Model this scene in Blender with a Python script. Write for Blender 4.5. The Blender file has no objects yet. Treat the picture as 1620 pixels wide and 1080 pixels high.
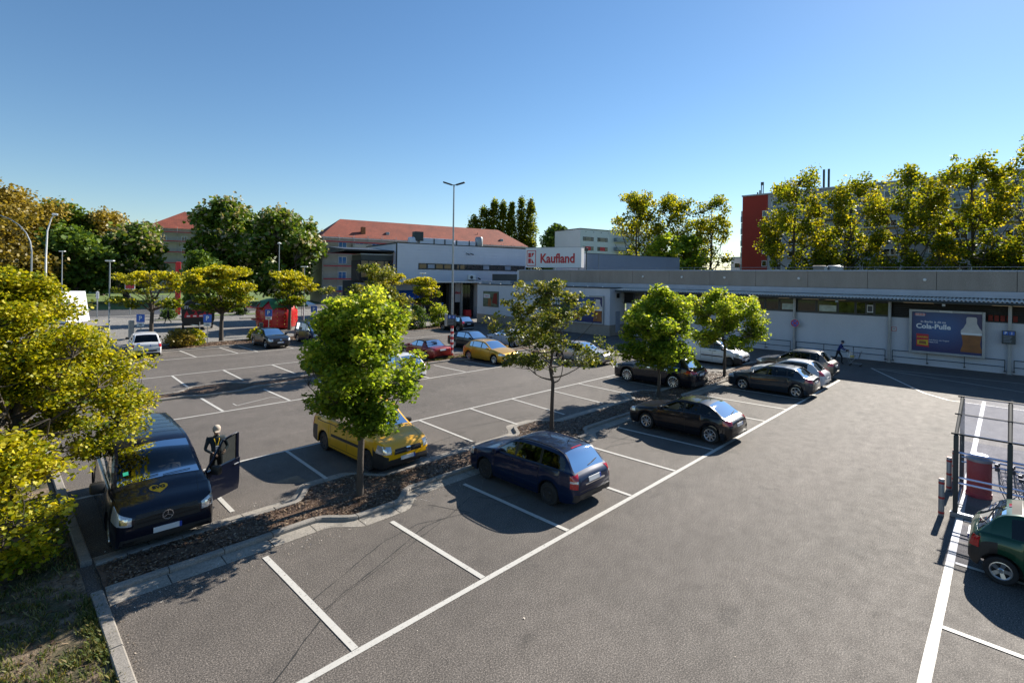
import bpy, bmesh, math, random
import numpy as np
from mathutils import Vector, Matrix
from mathutils.bvhtree import BVHTree
R = math.radians
scene = bpy.context.scene
COL = scene.collection

# ------------------------------------------------------------------ camera
cam_d = bpy.data.cameras.new('camera'); cam = bpy.data.objects.new('camera', cam_d); COL.objects.link(cam)
cam_d.sensor_width = 36.0; cam_d.lens = 812.16 / 1620 * 36; cam_d.shift_y = -(540 - 437.4) / 1620
cam_d.clip_start = 0.1; cam_d.clip_end = 4000
CY, CR, CAMH = 0.771663, 0.013884, 6.0
fw = Vector((math.cos(CY), math.sin(CY), 0)); rt = Vector((math.sin(CY), -math.cos(CY), 0)); up = Vector((0, 0, 1))
rr = rt * math.cos(CR) + up * math.sin(CR); uu = -rt * math.sin(CR) + up * math.cos(CR)
cam.matrix_world = Matrix(((rr.x, uu.x, -fw.x, 0), (rr.y, uu.y, -fw.y, 0), (rr.z, uu.z, -fw.z, CAMH), (0, 0, 0, 1)))
scene.camera = cam

# ------------------------------------------------------------------ sky, sun, exposure
SUN_EL, SUN_AZ = 33.0, -1.0           # azimuth measured from +X towards +Y
world = bpy.data.worlds.new('World'); scene.world = world; world.use_nodes = True
wn = world.node_tree; wn.nodes.clear()
sky = wn.nodes.new('ShaderNodeTexSky'); sky.sky_type = 'NISHITA'; sky.sun_disc = False
sky.sun_elevation = R(SUN_EL); sky.sun_rotation = R(90 - SUN_AZ)
sky.air_density = 1.15; sky.dust_density = 0.08; sky.ozone_density = 3.8; sky.altitude = 50
bg = wn.nodes.new('ShaderNodeBackground'); bg.inputs['Strength'].default_value = 0.07
wo = wn.nodes.new('ShaderNodeOutputWorld')
hsv = wn.nodes.new('ShaderNodeHueSaturation'); hsv.inputs['Saturation'].default_value = 1.12
wn.links.new(sky.outputs[0], hsv.inputs['Color']); wn.links.new(hsv.outputs[0], bg.inputs[0]); wn.links.new(bg.outputs[0], wo.inputs[0])
sun_d = bpy.data.lights.new('sun', 'SUN'); sun_d.energy = 5.0; sun_d.angle = R(0.53); sun_d.color = (1.0, 0.93, 0.82)
sun = bpy.data.objects.new('sun', sun_d); COL.objects.link(sun)
sd = Vector((math.cos(R(SUN_EL)) * math.cos(R(SUN_AZ)), math.cos(R(SUN_EL)) * math.sin(R(SUN_AZ)), math.sin(R(SUN_EL))))
sun.rotation_euler = sd.to_track_quat('Z', 'Y').to_euler(); sun.location = (60, 0, 60)
vs = scene.view_settings
vs.view_transform = 'Standard'; vs.look = 'None'; vs.gamma = 1.0; vs.use_curve_mapping = False; vs.exposure = 0.95
scene.cycles.max_bounces = 8; scene.cycles.transparent_max_bounces = 24; scene.cycles.caustics_reflective = False; scene.cycles.caustics_refractive = False

# ------------------------------------------------------------------ object helpers
def tag(o, label=None, cat=None, group=None, kind=None):
    if label: o['label'] = label
    if cat: o['category'] = cat
    if group: o['group'] = group
    if kind: o['kind'] = kind
    return o
def thing(name, label=None, cat=None, loc=(0, 0, 0), rz=0.0, group=None, kind=None):
    o = bpy.data.objects.new(name, None); COL.objects.link(o); o.location = loc; o.rotation_euler = (0, 0, rz)
    o.empty_display_size = .3
    return tag(o, label, cat, group, kind)
def copy_tree(o, parent=None):
    c = o.copy(); COL.objects.link(c); c.parent = parent
    for ch in list(o.children): copy_tree(ch, c)
    return c
def lerp(a, b, t): return a + (b - a) * t
def clamp(x, a=0.0, b=1.0): return max(a, min(b, x))
def sstep(a, b, x):
    t = clamp((x - a) / (b - a)); return t * t * (3 - 2 * t)

class MB:
    """collects geometry for one mesh object"""
    def __init__(s): s.v = []; s.f = []; s.m = []; s.mi = 0
    def add(s, vs, fs):
        n = len(s.v); s.v += [tuple(p) for p in vs]; s.f += [tuple(i + n for i in f) for f in fs]; s.m += [s.mi] * len(fs)
    def box(s, x0, x1, y0, y1, z0, z1, M=None):
        vs = [Vector((x, y, z)) for z in (z0, z1) for x, y in ((x0, y0), (x1, y0), (x1, y1), (x0, y1))]
        if M: vs = [M @ v for v in vs]
        s.add(vs, [(3, 2, 1, 0), (4, 5, 6, 7), (0, 1, 5, 4), (1, 2, 6, 5), (2, 3, 7, 6), (3, 0, 4, 7)])
        return s
    def bbox(s, x0, x1, y0, y1, z0, z1, b=.02, M=None):
        """box with chamfered edges"""
        bm = bmesh.new(); bmesh.ops.create_cube(bm, size=1)
        for v in bm.verts: v.co = Vector((lerp(x0, x1, v.co.x + .5), lerp(y0, y1, v.co.y + .5), lerp(z0, z1, v.co.z + .5)))
        bmesh.ops.bevel(bm, geom=bm.edges[:], offset=b, segments=2, affect='EDGES', profile=.5)
        bm.verts.index_update()
        vs = [(M @ v.co if M else v.co.copy()) for v in bm.verts]
        s.add(vs, [[v.index for v in f.verts] for f in bm.faces]); bm.free(); return s
    def prism(s, poly, z0, z1, M=None):
        n = len(poly); vs = [Vector((x, y, z0)) for x, y in poly] + [Vector((x, y, z1)) for x, y in poly]
        if M: vs = [M @ v for v in vs]
        s.add(vs, [tuple(range(n - 1, -1, -1)), tuple(range(n, 2 * n))] + [(i, (i + 1) % n, n + (i + 1) % n, n + i) for i in range(n)])
        return s
    def quad(s, a, b, c, d): s.add([a, b, c, d], [(0, 1, 2, 3)]); return s
    def tube(s, pts, r, n=8, caps=True):
        pts = [Vector(p) for p in pts]
        rs = list(r) if hasattr(r, '__len__') else [r] * len(pts)
        rings = []; ref = None
        for i, p in enumerate(pts):
            d = (pts[min(i + 1, len(pts) - 1)] - pts[max(i - 1, 0)])
            if d.length < 1e-9: d = Vector((0, 0, 1))
            d.normalize()
            if ref is None: ref = Vector((1, 0, 0)) if abs(d.x) < .8 else Vector((0, 1, 0))
            a = (ref - d * ref.dot(d)).normalized(); b = d.cross(a); ref = a
            rings.append([p + (a * math.cos(t) + b * math.sin(t)) * rs[i] for t in [2 * math.pi * k / n for k in range(n)]])
        vs = [v for q in rings for v in q]; fs = []
        for i in range(len(pts) - 1):
            for k in range(n):
                k2 = (k + 1) % n; fs.append((i * n + k, i * n + k2, (i + 1) * n + k2, (i + 1) * n + k))
        if caps: fs += [tuple(range(n - 1, -1, -1)), tuple(range((len(pts) - 1) * n, len(pts) * n))]
        s.add(vs, fs); return s
    def lathe(s, prof, n=24, M=None, close=False):
        """profile (radius, height) turned about z"""
        vs = []
        for r_, z_ in prof:
            for k in range(n):
                t = 2 * math.pi * k / n; vs.append(Vector((r_ * math.cos(t), r_ * math.sin(t), z_)))
        if M: vs = [M @ v for v in vs]
        fs = []; m = len(prof)
        for i in range(m if close else m - 1):
            j = (i + 1) % m
            for k in range(n):
                k2 = (k + 1) % n; fs.append((i * n + k, i * n + k2, j * n + k2, j * n + k))
        if not close: fs += [tuple(range(n - 1, -1, -1)), tuple(range((m - 1) * n, m * n))]
        s.add(vs, fs); return s
    def build(s, name, mat, parent=None, smooth=False, loc=None, angle=38):
        me = bpy.data.meshes.new(name); me.from_pydata(s.v, [], s.f)
        mats = mat if isinstance(mat, (list, tuple)) else [mat]
        for q in mats: me.materials.append(q)
        if len(mats) > 1: me.polygons.foreach_set('material_index', s.m)
        me.update()
        if smooth:
            me.polygons.foreach_set('use_smooth', [True] * len(me.polygons)); me.set_sharp_from_angle(angle=R(angle))
        o = bpy.data.objects.new(name, me); COL.objects.link(o); o.parent = parent
        if loc: o.location = loc
        return o

# ------------------------------------------------------------------ materials
def nodes_of(name):
    m = bpy.data.materials.new(name); m.use_nodes = True; nt = m.node_tree
    return m, nt, nt.nodes['Principled BSDF'], nt.nodes['Material Output']
def tex_noise(nt, scale, detail=3, rough=.55, src=None, coord='Object', stretch=None):
    n = nt.nodes.new('ShaderNodeTexNoise'); n.inputs['Scale'].default_value = scale
    n.inputs['Detail'].default_value = detail; n.inputs['Roughness'].default_value = rough
    tc = nt.nodes.new('ShaderNodeTexCoord'); out = tc.outputs[coord]
    if stretch:
        mp = nt.nodes.new('ShaderNodeMapping'); mp.inputs['Scale'].default_value = stretch
        nt.links.new(out, mp.inputs[0]); out = mp.outputs[0]
    nt.links.new(out, n.inputs['Vector']); return n.outputs['Fac']
def ramp(nt, fac, stops, interp='LINEAR'):
    r_ = nt.nodes.new('ShaderNodeValToRGB'); cr = r_.color_ramp; cr.interpolation = interp
    while len(cr.elements) < len(stops): cr.elements.new(.5)
    for e, (p, c) in zip(cr.elements, stops):
        e.position = p; e.color = (c, c, c, 1) if not hasattr(c, '__len__') else (*c[:3], 1)
    nt.links.new(fac, r_.inputs[0]); return r_.outputs['Color']
def mixc(nt, a, b, fac, mode='MIX'):
    n = nt.nodes.new('ShaderNodeMix'); n.data_type = 'RGBA'; n.blend_type = mode
    for sock, val in ((n.inputs[0], fac), (n.inputs[6], a), (n.inputs[7], b)):
        if hasattr(val, 'links') or isinstance(val, bpy.types.NodeSocket): nt.links.new(val, sock)
        elif hasattr(val, '__len__'): sock.default_value = (*val[:3], 1)
        else: sock.default_value = val
    return n.outputs[2]
def bump(nt, bs, h, strength=.3, dist=.02):
    b = nt.nodes.new('ShaderNodeBump'); b.inputs['Strength'].default_value = strength; b.inputs['Distance'].default_value = dist
    nt.links.new(h, b.inputs['Height']); nt.links.new(b.outputs[0], bs.inputs['Normal'])
def pm(name, col, rough=.6, metal=0.0, var=.12, scale=3.0, bmp=0.0, bscale=40, coat=0.0, spec=.5, emit=None, stretch=None, fine=0.0):
    m, nt, bs, out = nodes_of(name)
    bs.inputs['Roughness'].default_value = rough; bs.inputs['Metallic'].default_value = metal
    bs.inputs['Specular IOR Level'].default_value = spec
    if coat: bs.inputs['Coat Weight'].default_value = coat; bs.inputs['Coat Roughness'].default_value = .03
    if var:
        f = tex_noise(nt, scale, 4, .6, stretch=stretch)
        c = ramp(nt, f, [(.25, [k * (1 - var) for k in col]), (.75, [min(1, k * (1 + var)) for k in col])])
        if fine:
            f2 = tex_noise(nt, scale * 18, 2)
            c = mixc(nt, c, ramp(nt, f2, [(.35, 1 - fine), (.65, 1 + fine)]), 1.0, 'MULTIPLY')
        nt.links.new(c, bs.inputs['Base Color'])
    else: bs.inputs['Base Color'].default_value = (*col, 1)
    if bmp: bump(nt, bs, tex_noise(nt, bscale, 3), bmp)
    if emit: bs.inputs['Emission Color'].default_value = (*emit[:3], 1); bs.inputs['Emission Strength'].default_value = emit[3]
    return m

def asphalt(name, base=.062, tint=(1.06, 1.0, .93), big=.25, wear=True):
    m, nt, bs, out = nodes_of(name)
    c0 = [base * t for t in tint]
    big_n = tex_noise(nt, .16, 6, .7); mid = tex_noise(nt, 2.6, 6, .75); fine = tex_noise(nt, 42, 2, .7); fine2 = tex_noise(nt, 95, 1, .5)
    c = ramp(nt, big_n, [(.3, [k * (1 - big) for k in c0]), (.7, [k * (1 + big) for k in c0])])
    c = mixc(nt, c, ramp(nt, mid, [(.35, .90), (.65, 1.10)]), 1.0, 'MULTIPLY')
    c = mixc(nt, c, ramp(nt, fine, [(.36, .28), (.47, .85), (.54, 1.15), (.64, 2.5)]), .9, 'MULTIPLY')
    c = mixc(nt, c, ramp(nt, fine2, [(.3, .55), (.7, 1.45)]), .8, 'MULTIPLY')
    if wear:   # broad tyre-polished bands running along the aisle, oil spots
        st = tex_noise(nt, .55, 3, .5, stretch=(.12, 1.0, 1.0))
        c = mixc(nt, c, ramp(nt, st, [(.35, .90), (.65, 1.10)]), .9, 'MULTIPLY')
        sp = tex_noise(nt, .9, 6, .7)
        c = mixc(nt, c, ramp(nt, sp, [(.60, 1.0), (.68, .62)]), .75, 'MULTIPLY')
    if wear:   # oil spots
        tc = nt.nodes.new('ShaderNodeTexCoord'); dn = nt.nodes.new('ShaderNodeMix'); dn.data_type = 'RGBA'; dn.inputs[0].default_value = .12
        nz = nt.nodes.new('ShaderNodeTexNoise'); nz.inputs['Scale'].default_value = 2.5; nt.links.new(tc.outputs['Object'], nz.inputs['Vector'])
        nt.links.new(tc.outputs['Object'], dn.inputs[6]); nt.links.new(nz.outputs['Color'], dn.inputs[7]); dn.blend_type = 'ADD'
        vo = nt.nodes.new('ShaderNodeTexVoronoi'); vo.inputs['Scale'].default_value = .42; nt.links.new(dn.outputs[2], vo.inputs['Vector'])
        c = mixc(nt, c, ramp(nt, vo.outputs['Distance'], [(.03, .55), (.14, .86), (.2, 1.0)]), .75, 'MULTIPLY')
    nt.links.new(c, bs.inputs['Base Color'])
    rr_ = ramp(nt, mid, [(.3, .86), (.7, .76)]); nt.links.new(rr_, bs.inputs['Roughness'])
    bs.inputs['Specular IOR Level'].default_value = .5
    bump(nt, bs, fine, .35, .010)
    return m
def painted(name, col, worn=(.07, .065, .06), amount=.5):
    m, nt, bs, out = nodes_of(name)
    f = tex_noise(nt, 13, 6, .85); g = tex_noise(nt, 1.1, 4, .7)
    a = ramp(nt, f, [(.36, 1.0), (.44, 0.0)]); b = ramp(nt, g, [(.52, .15), (.8, 1.0)])
    k = mixc(nt, a, b, 1.0, 'MULTIPLY'); k = mixc(nt, k, a, amount)
    d = mixc(nt, [c * .86 for c in col], col, g)
    nt.links.new(mixc(nt, d, worn, k), bs.inputs['Base Color']); bs.inputs['Roughness'].default_value = .6
    bump(nt, bs, f, .3, .01); return m
def glass(name, tint=(.18, .2, .2), rough=.02, ior=1.5, thin_mix=None):
    """thin tinted pane: tinted see-through plus mirror reflection by fresnel"""
    m, nt, bs, out = nodes_of(name); nt.nodes.remove(bs)
    t = nt.nodes.new('ShaderNodeBsdfTransparent'); t.inputs[0].default_value = (*tint, 1)
    g = nt.nodes.new('ShaderNodeBsdfGlossy'); g.inputs[0].default_value = (.82, .86, .9, 1); g.inputs['Roughness'].default_value = rough
    fr = nt.nodes.new('ShaderNodeFresnel'); fr.inputs[0].default_value = ior
    mx = nt.nodes.new('ShaderNodeMixShader')
    nt.links.new(fr.outputs[0], mx.inputs[0]); nt.links.new(t.outputs[0], mx.inputs[1]); nt.links.new(g.outputs[0], mx.inputs[2])
    nt.links.new(mx.outputs[0], out.inputs[0]); return m
def paint(name, col, metal=.0, flake=.12, rough=.35):
    m, nt, bs, out = nodes_of(name)
    f = tex_noise(nt, 2.2, 4, .6); dust = tex_noise(nt, 9, 5, .7)
    c = ramp(nt, f, [(.3, [k * .94 for k in col]), (.7, [k * 1.05 for k in col])])
    c = mixc(nt, c, (.16, .14, .12), ramp(nt, dust, [(.5, 0.0), (.85, .035)]))
    nt.links.new(c, bs.inputs['Base Color'])
    bs.inputs['Metallic'].default_value = metal; bs.inputs['Roughness'].default_value = rough
    bs.inputs['Specular IOR Level'].default_value = .2; bs.inputs['Coat Weight'].default_value = .75; bs.inputs['Coat Roughness'].default_value = .03
    return m
def leafmat(name, ramp_cols, trans=.5, rough=.5, sat=1.0):
    m, nt, bs, out = nodes_of(name); nt.nodes.remove(bs)
    at = nt.nodes.new('ShaderNodeAttribute'); at.attribute_name = 'tint'
    n = len(ramp_cols)
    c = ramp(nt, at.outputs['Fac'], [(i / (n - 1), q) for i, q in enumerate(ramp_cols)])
    d = nt.nodes.new('ShaderNodeBsdfPrincipled'); d.inputs['Roughness'].default_value = rough; d.inputs['Specular IOR Level'].default_value = .35
    t = nt.nodes.new('ShaderNodeBsdfTranslucent'); mx = nt.nodes.new('ShaderNodeMixShader'); mx.inputs[0].default_value = trans
    nt.links.new(c, d.inputs['Base Color'])
    hs = mixc(nt, c, (1.35, 1.25, .55), 1.0, 'MULTIPLY'); nt.links.new(hs, t.inputs[0])
    nt.links.new(d.outputs[0], mx.inputs[1]); nt.links.new(t.outputs[0], mx.inputs[2]); nt.links.new(mx.outputs[0], out.inputs[0])
    return m

M = {}
M['asphalt'] = asphalt('asphalt_lot', .082, (1.18, 1.02, .88), .20)
M['asphalt_road'] = asphalt('asphalt_road', .055, (1, 1, 1), .15, False)
M['plaza'] = asphalt('plaza_paving', .17, (1.05, 1.0, .92), .12, False)
M['line'] = painted('line_paint', (.54, .52, .475), amount=.65)
M['white'] = pm('white_paint', (.78, .78, .77), .5, var=.05)
M['kerb'] = pm('kerb_concrete', (.23, .21, .185), .85, var=.22, scale=2.5, bmp=.3, fine=.22)
M['gutter'] = pm('gutter_concrete', (.27, .245, .21), .85, var=.25, scale=1.6, bmp=.3, fine=.2)
M['mulch'] = pm('mulch', (.11, .065, .04), .95, var=.45, scale=14, bmp=.8, bscale=60, fine=.4)
M['soil'] = pm('soil', (.20, .15, .105), .95, var=.3, scale=3, bmp=.6, bscale=30, fine=.3)
def verge():
    m, nt, bs, out = nodes_of('verge_soil'); f = tex_noise(nt, .9, 5, .65); g = tex_noise(nt, 16, 4, .7)
    c = ramp(nt, f, [(.40, (.05, .055, .022)), (.47, (.09, .075, .04)), (.56, (.19, .14, .095)), (.75, (.25, .19, .13))])
    nt.links.new(mixc(nt, c, ramp(nt, g, [(.3, .45), (.7, 1.5)]), 1.0, 'MULTIPLY'), bs.inputs['Base Color']); bs.inputs['Roughness'].default_value = .95
    bump(nt, bs, g, .9, .04); return m
M['verge'] = verge()
M['grass_ground'] = pm('grass_ground', (.055, .075, .022), .95, var=.5, scale=1.5, bmp=.6, bscale=30, fine=.4)
M['lawn'] = pm('lawn', (.10, .15, .03), .95, var=.35, scale=.8, fine=.3)
M['crack'] = pm('tar_crack', (.018, .018, .018), .8, var=0)
M['chip'] = leafmat('mulch_chip', [(.035, .022, .014), (.09, .055, .035), (.17, .11, .07), (.32, .24, .16)], .05)
M['grit'] = leafmat('grit', [(.10, .07, .05), (.25, .20, .15), (.45, .38, .30), (.7, .68, .62)], .02)
M['grass'] = leafmat('grass_blade', [(.05, .08, .02), (.09, .12, .03), (.16, .17, .05), (.28, .22, .10)], .35)
M['black'] = pm('black_plastic', (.014, .014, .015), .55, var=.1)
M['trim'] = pm('black_trim', (.010, .010, .011), .3, var=0)
M['tyre'] = pm('tyre_rubber', (.016, .016, .017), .85, var=.2, scale=20)
M['rim'] = pm('alloy', (.55, .56, .58), .28, .9, var=.06)
M['steelrim'] = pm('steel_rim', (.03, .03, .032), .45, .3, var=.1)
M['chrome'] = pm('chrome', (.75, .75, .77), .12, 1.0, var=0)
M['interior'] = pm('car_interior', (.045, .045, .048), .8, var=.2)
M['redlight'] = pm('tail_light_red', (.42, .008, .012), .12, var=.1, scale=12, coat=1)
M['whitelight'] = pm('lamp_clear', (.55, .56, .58), .1, .4, var=.2, scale=25, coat=1)
M['plate'] = pm('plate_white', (.62, .63, .64), .4, var=.05)
M['plateblue'] = pm('plate_blue', (.02, .06, .35), .4, var=0)
M['cglass'] = glass('car_glass', (.26, .30, .30), .02, 1.42)
M['cglass_dark'] = glass('car_glass_privacy', (.04, .045, .045), .02, 1.45)
M['bark'] = pm('bark', (.075, .060, .048), .9, var=.35, scale=6, bmp=.6, bscale=18, stretch=(1, 1, .25))
M['bark_pale'] = pm('bark_pale', (.17, .14, .11), .9, var=.35, scale=4, bmp=.5, bscale=12)
M['steel'] = pm('galvanised_steel', (.30, .32, .34), .45, .6, var=.12, scale=4)
M['mattedark'] = pm('matte_dark_paint', (.035, .04, .045), .8, var=.1, spec=.2)
M['darksteel'] = pm('dark_grey_metal', (.045, .055, .06), .45, .3, var=.1)
M['red'] = pm('red_paint', (.55, .02, .02), .45, var=.08)
M['redwhite_r'] = pm('post_red', (.45, .03, .03), .5, var=.1)
def milky(lo=.16, hi=.34, tr=.84):
    m, nt, bs, out = nodes_of('milky_plastic'); nt.nodes.remove(bs)
    t = nt.nodes.new('ShaderNodeBsdfTransparent'); t.inputs[0].default_value = (tr, tr + .01, min(1, tr + .05), 1)
    d = nt.nodes.new('ShaderNodeBsdfDiffuse'); d.inputs[0].default_value = (.55, .55, .6, 1)
    mx = nt.nodes.new('ShaderNodeMixShader'); nt.links.new(ramp(nt, tex_noise(nt, 2.5, 4), [(.3, lo), (.75, hi)]), mx.inputs[0])
    nt.links.new(t.outputs[0], mx.inputs[1]); nt.links.new(d.outputs[0], mx.inputs[2]); nt.links.new(mx.outputs[0], out.inputs[0]); return m
M['clearplastic'] = milky(); M['sidepane'] = milky(.02, .06, .95)
# ------------------------------------------------------------------ ground
def sheet(name, x0, x1, y0, y1, z, mat, parent=None):
    o = MB().quad((x0, y0, z), (x1, y0, z), (x1, y1, z), (x0, y1, z)).build(name, mat, parent); return o
g = sheet('ground', -900, 1600, -900, 1600, -.012, M['lawn']); tag(g, kind='structure')
g = sheet('car_park_asphalt', 1.35, 78, -40, 49.6, 0.0, M['asphalt']); tag(g, kind='structure')
g = sheet('plaza_paving', -60, 90, 49.6, 82.0, -.002, M['plaza']); tag(g, kind='structure')
g = sheet('street', -200, 300, 86.0, 100.5, -.004, M['asphalt_road']); tag(g, kind='structure')
g = sheet('far_pavement', -200, 300, 82.0, 85.9, -.001, M['plaza']); tag(g, kind='structure')
g = sheet('verge_soil', -60, 1.38, -40, 49.6, .03, M['verge']); tag(g, kind='structure')

# lighter repaved patch and the darker joint lines in the tarmac
rng = random.Random(5)
cr = thing('tarmac_cracks', kind='structure')
def crack(pts, w=.012):
    mb = MB(); P = []
    for (a, b), (c, d) in zip(pts[:-1], pts[1:]):
        n = max(2, int(math.hypot(c - a, d - b) / .18))
        for i in range(n): P.append((lerp(a, c, i / n) + rng.uniform(-.012, .012), lerp(b, d, i / n) + rng.uniform(-.012, .012)))
    P.append(pts[-1]); L_, R_ = [], []
    for i, p in enumerate(P):
        q = P[min(i + 1, len(P) - 1)]; o_ = P[max(i - 1, 0)]; dx, dy = q[0] - o_[0], q[1] - o_[1]; l = math.hypot(dx, dy) or 1
        ww = w * rng.uniform(.3, 1.3); L_.append((p[0] - dy / l * ww, p[1] + dx / l * ww, .004)); R_.append((p[0] + dy / l * ww, p[1] - dx / l * ww, .004))
    n = len(P); mb.add(L_ + R_, [(i, n + i, n + i + 1, i + 1) for i in range(n - 1)])
    return mb.build('crack', M['crack'], cr)
for k in range(11):
    x = 4.2 + 2.757 * k * 1.0
    if k % 3 == 1: crack([(x - 2.8, 9.1), (x - .7, 10.05), (x + .4, 10.2), (x + 1.7, 9.8), (x + 1.2, 10.9)])
crack([(1.6, 6.6), (4.6, 8.9), (5.6, 9.25), (7.4, 10.0), (8.2, 10.0)], .014)
crack([(4.3, 8.75), (8.1, 10.0), (9.3, 10.5), (9.7, 9.9), (11.2, 9.4)], .010)
crack([(9.6, 14.6), (13.0, 15.0), (12.4, 15.6), (17.6, 14.7)], .012)
crack([(17.4, 10.2), (18.3, 9.6), (18.0, 10.3), (16.0, 10.4)], .014)

mk = thing('parking_markings', kind='structure')
def line(x0, y0, x1, y1, w=.11, z=.008):
    dx, dy = x1 - x0, y1 - y0; l = math.hypot(dx, dy); nx, ny = -dy / l * w / 2, dx / l * w / 2
    n = max(1, int(l / 1.2)); mb = MB(); vs = []
    for i in range(n + 1):
        t = i / n; j = .004 * math.sin(i * 2.3 + x0); vs += [(x0 + dx * t + nx + j, y0 + dy * t + ny + j, z), (x0 + dx * t - nx + j, y0 + dy * t - ny - j, z)]
    mb.add(vs, [(2 * i, 2 * i + 1, 2 * i + 3, 2 * i + 2) for i in range(n)])
    return mb.build('marking_line', M['line'], mk)
ZD = .012
line(-6, 7.40, 36.2, 7.40, .125)
near_div = [(4.20, 4.20), (6.97, 6.97), (9.70, 9.70), (12.5, 12.48), (15.1, 15.05), (17.95, 17.8), (20.6, 20.5), (23.2, 23.1), (26.05, 25.9), (28.9, 28.75), (31.8, 31.65), (34.6, 34.5)]
for a, b in near_div: line(a, 7.47, b, 11.25 if min(abs(b - t) for t in (7.07, 15.2, 23.6, 31.6)) > 1.4 else 10.75, .12, ZD)
line(1.7, 17.53, 36.5, 17.53, .11)
for a, b in [(4.45, 4.4), (7.17, 7.05), (9.85, 9.75), (12.6, 12.4), (15.39, 15.15), (18.1, 17.75), (20.98, 20.7), (23.5, 23.3), (26.3, 26.1), (29.1, 29.0), (31.9, 31.8), (34.6, 34.5)]:
    line(a, 17.47, b, 13.95 if min(abs(b - t) for t in (7.07, 15.2, 23.6, 31.6)) > 1.2 else 14.25, .11, ZD)
line(3.0, 24.32, 33.0, 24.25, .11)
for x in (4.35, 7.25, 10.12, 13.0, 15.6, 18.2, 21.0, 23.7, 26.5, 29.3): line(x, 24.38, x, 27.6, .12, ZD)
line(3.0, 34.7, 31.0, 34.7, .11)
for x in (4.7, 7.6, 10.3, 13.2, 16.0, 18.8, 21.0, 23.7, 26.5): line(x, 34.64, x - .15, 30.7, .12, ZD)
line(4.5, 41.2, 36, 40.9, .11); line(9.0, 45.4, 36, 45.4, .09)
for x in (7.7, 10.48, 13.2, 14.6, 17.3, 20.0, 22.8, 25.5, 28.3): line(x, 41.1, x - .05, 45.35, .11, ZD)
# bays and arrows by the right edge, hatch lines by the wall
line(-2, .88, 13.2, .88, .155); line(13.2, .88, 35.4, .93, .14)
for x in (11.7, 14.55, 17.3, 24.0): line(x, .8, x - .04, -4.0, .11, ZD)
line(42.9, 6.9, 35.5, 3.3, .11); line(35.5, 3.3, 34.3, 2.2, .11, ZD); line(34.3, 2.2, 34.2, -7, .11, .016)
line(43.1, 6.5, 43.9, -9, .10); line(42.9, 6.9, 36.9, -9, .09, ZD)
# a taped chalk rectangle on an empty bay
for a in ((8.0, 25.0, 9.7, 25.6), (9.7, 25.6, 10.0, 25.2), (8.0, 25.0, 8.0, 25.5)): line(*a, .05, ZD)

# ------------------------------------------------------------------ kerbs and planting islands
def kerb_stones(path, parent, w=.16, h=.11, step=1.0, z0=-.01, mat='kerb', name='kerb_stone', rounded=True):
    """separate stones laid along a path, each with an open joint"""
    acc = 0; segs = []; cur = [Vector(path[0])]
    for a, b in zip(path[:-1], path[1:]):
        a, b = Vector(a), Vector(b); l = (b - a).length; pos = 0
        while l - pos > 1e-6:
            need = step - acc
            if l - pos >= need:
                pos += need; cur.append(a + (b - a) * (pos / l)); segs.append(cur); cur = [cur[-1]]; acc = 0
            else:
                acc += l - pos; pos = l; cur.append(b)
    if len(cur) > 1: segs.append(cur)
    r_ = random.Random(len(path) * 7 + int(path[0][0] * 10))
    for s in segs:
        ln = sum((s[i + 1] - s[i]).length for i in range(len(s) - 1))
        if ln < .12: continue
        t0 = (s[1] - s[0]).normalized(); t1 = (s[-1] - s[-2]).normalized(); s[0] = s[0] + t0 * .008; s[-1] = s[-1] - t1 * .008
        mb = MB(); dz = r_.uniform(-.006, .006); rings = []
        for i, p in enumerate(s):
            d = (s[min(i + 1, len(s) - 1)] - s[max(i - 1, 0)]); n_ = Vector((-d.y, d.x)).normalized()
            prof = [(-w / 2, z0), (-w / 2, h - .03), (-w / 2 + .025, h), (w / 2 - .012, h), (w / 2, h - .012), (w / 2, z0)] if rounded else [(-w / 2, z0), (-w / 2, h), (w / 2, h), (w / 2, z0)]
            rings.append([(p.x + n_.x * a_, p.y + n_.y * a_, b_ + (dz if b_ > 0 else 0)) for a_, b_ in prof])
        m_ = len(rings[0]); vs = [v for q in rings for v in q]; fs = []
        for i in range(len(rings) - 1):
            for k in range(m_ - 1): fs.append((i * m_ + k, (i + 1) * m_ + k, (i + 1) * m_ + k + 1, i * m_ + k + 1))
        fs += [tuple(range(m_)), tuple(range(len(rings) * m_ - 1, (len(rings) - 1) * m_ - 1, -1))]
        mb.add(vs, fs); mb.build(name, M[mat], parent)
def bulge(x, cs, hw, tr):
    return max([sstep(c - hw - tr, c - hw + tr, x) - sstep(c + hw - tr, c + hw + tr, x) for c in cs] + [0])
def chips(name, inside, n, x0, x1, y0, y1, z, seed, mat, size=(.012, .036), parent=None):
    """scattered flat wood chips / dead leaves"""
    r_ = np.random.RandomState(seed); V = []; F = []; T = []
    k = 0
    while k < n:
        x, y = r_.uniform(x0, x1), r_.uniform(y0, y1)
        if not inside(x, y): continue
        a = r_.uniform(0, 6.28); s = r_.uniform(*size); w = s * r_.uniform(.3, .7); c_, s_ = math.cos(a), math.sin(a); t1, t2 = r_.uniform(-.5, .5, 2)
        b = len(V)
        for u_, v_ in ((-s, -w), (s, -w), (s, w), (-s, w)):
            V.append((x + u_ * c_ - v_ * s_, y + u_ * s_ + v_ * c_, z + .012 + u_ * t1 + v_ * t2 * .5 + r_.uniform(0, .01)))
        F.append((b, b + 1, b + 2, b + 3)); T += [r_.uniform() ** 1.5] * 4; k += 1
    return leaf_object(name, V, F, T, mat, parent)
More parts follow.
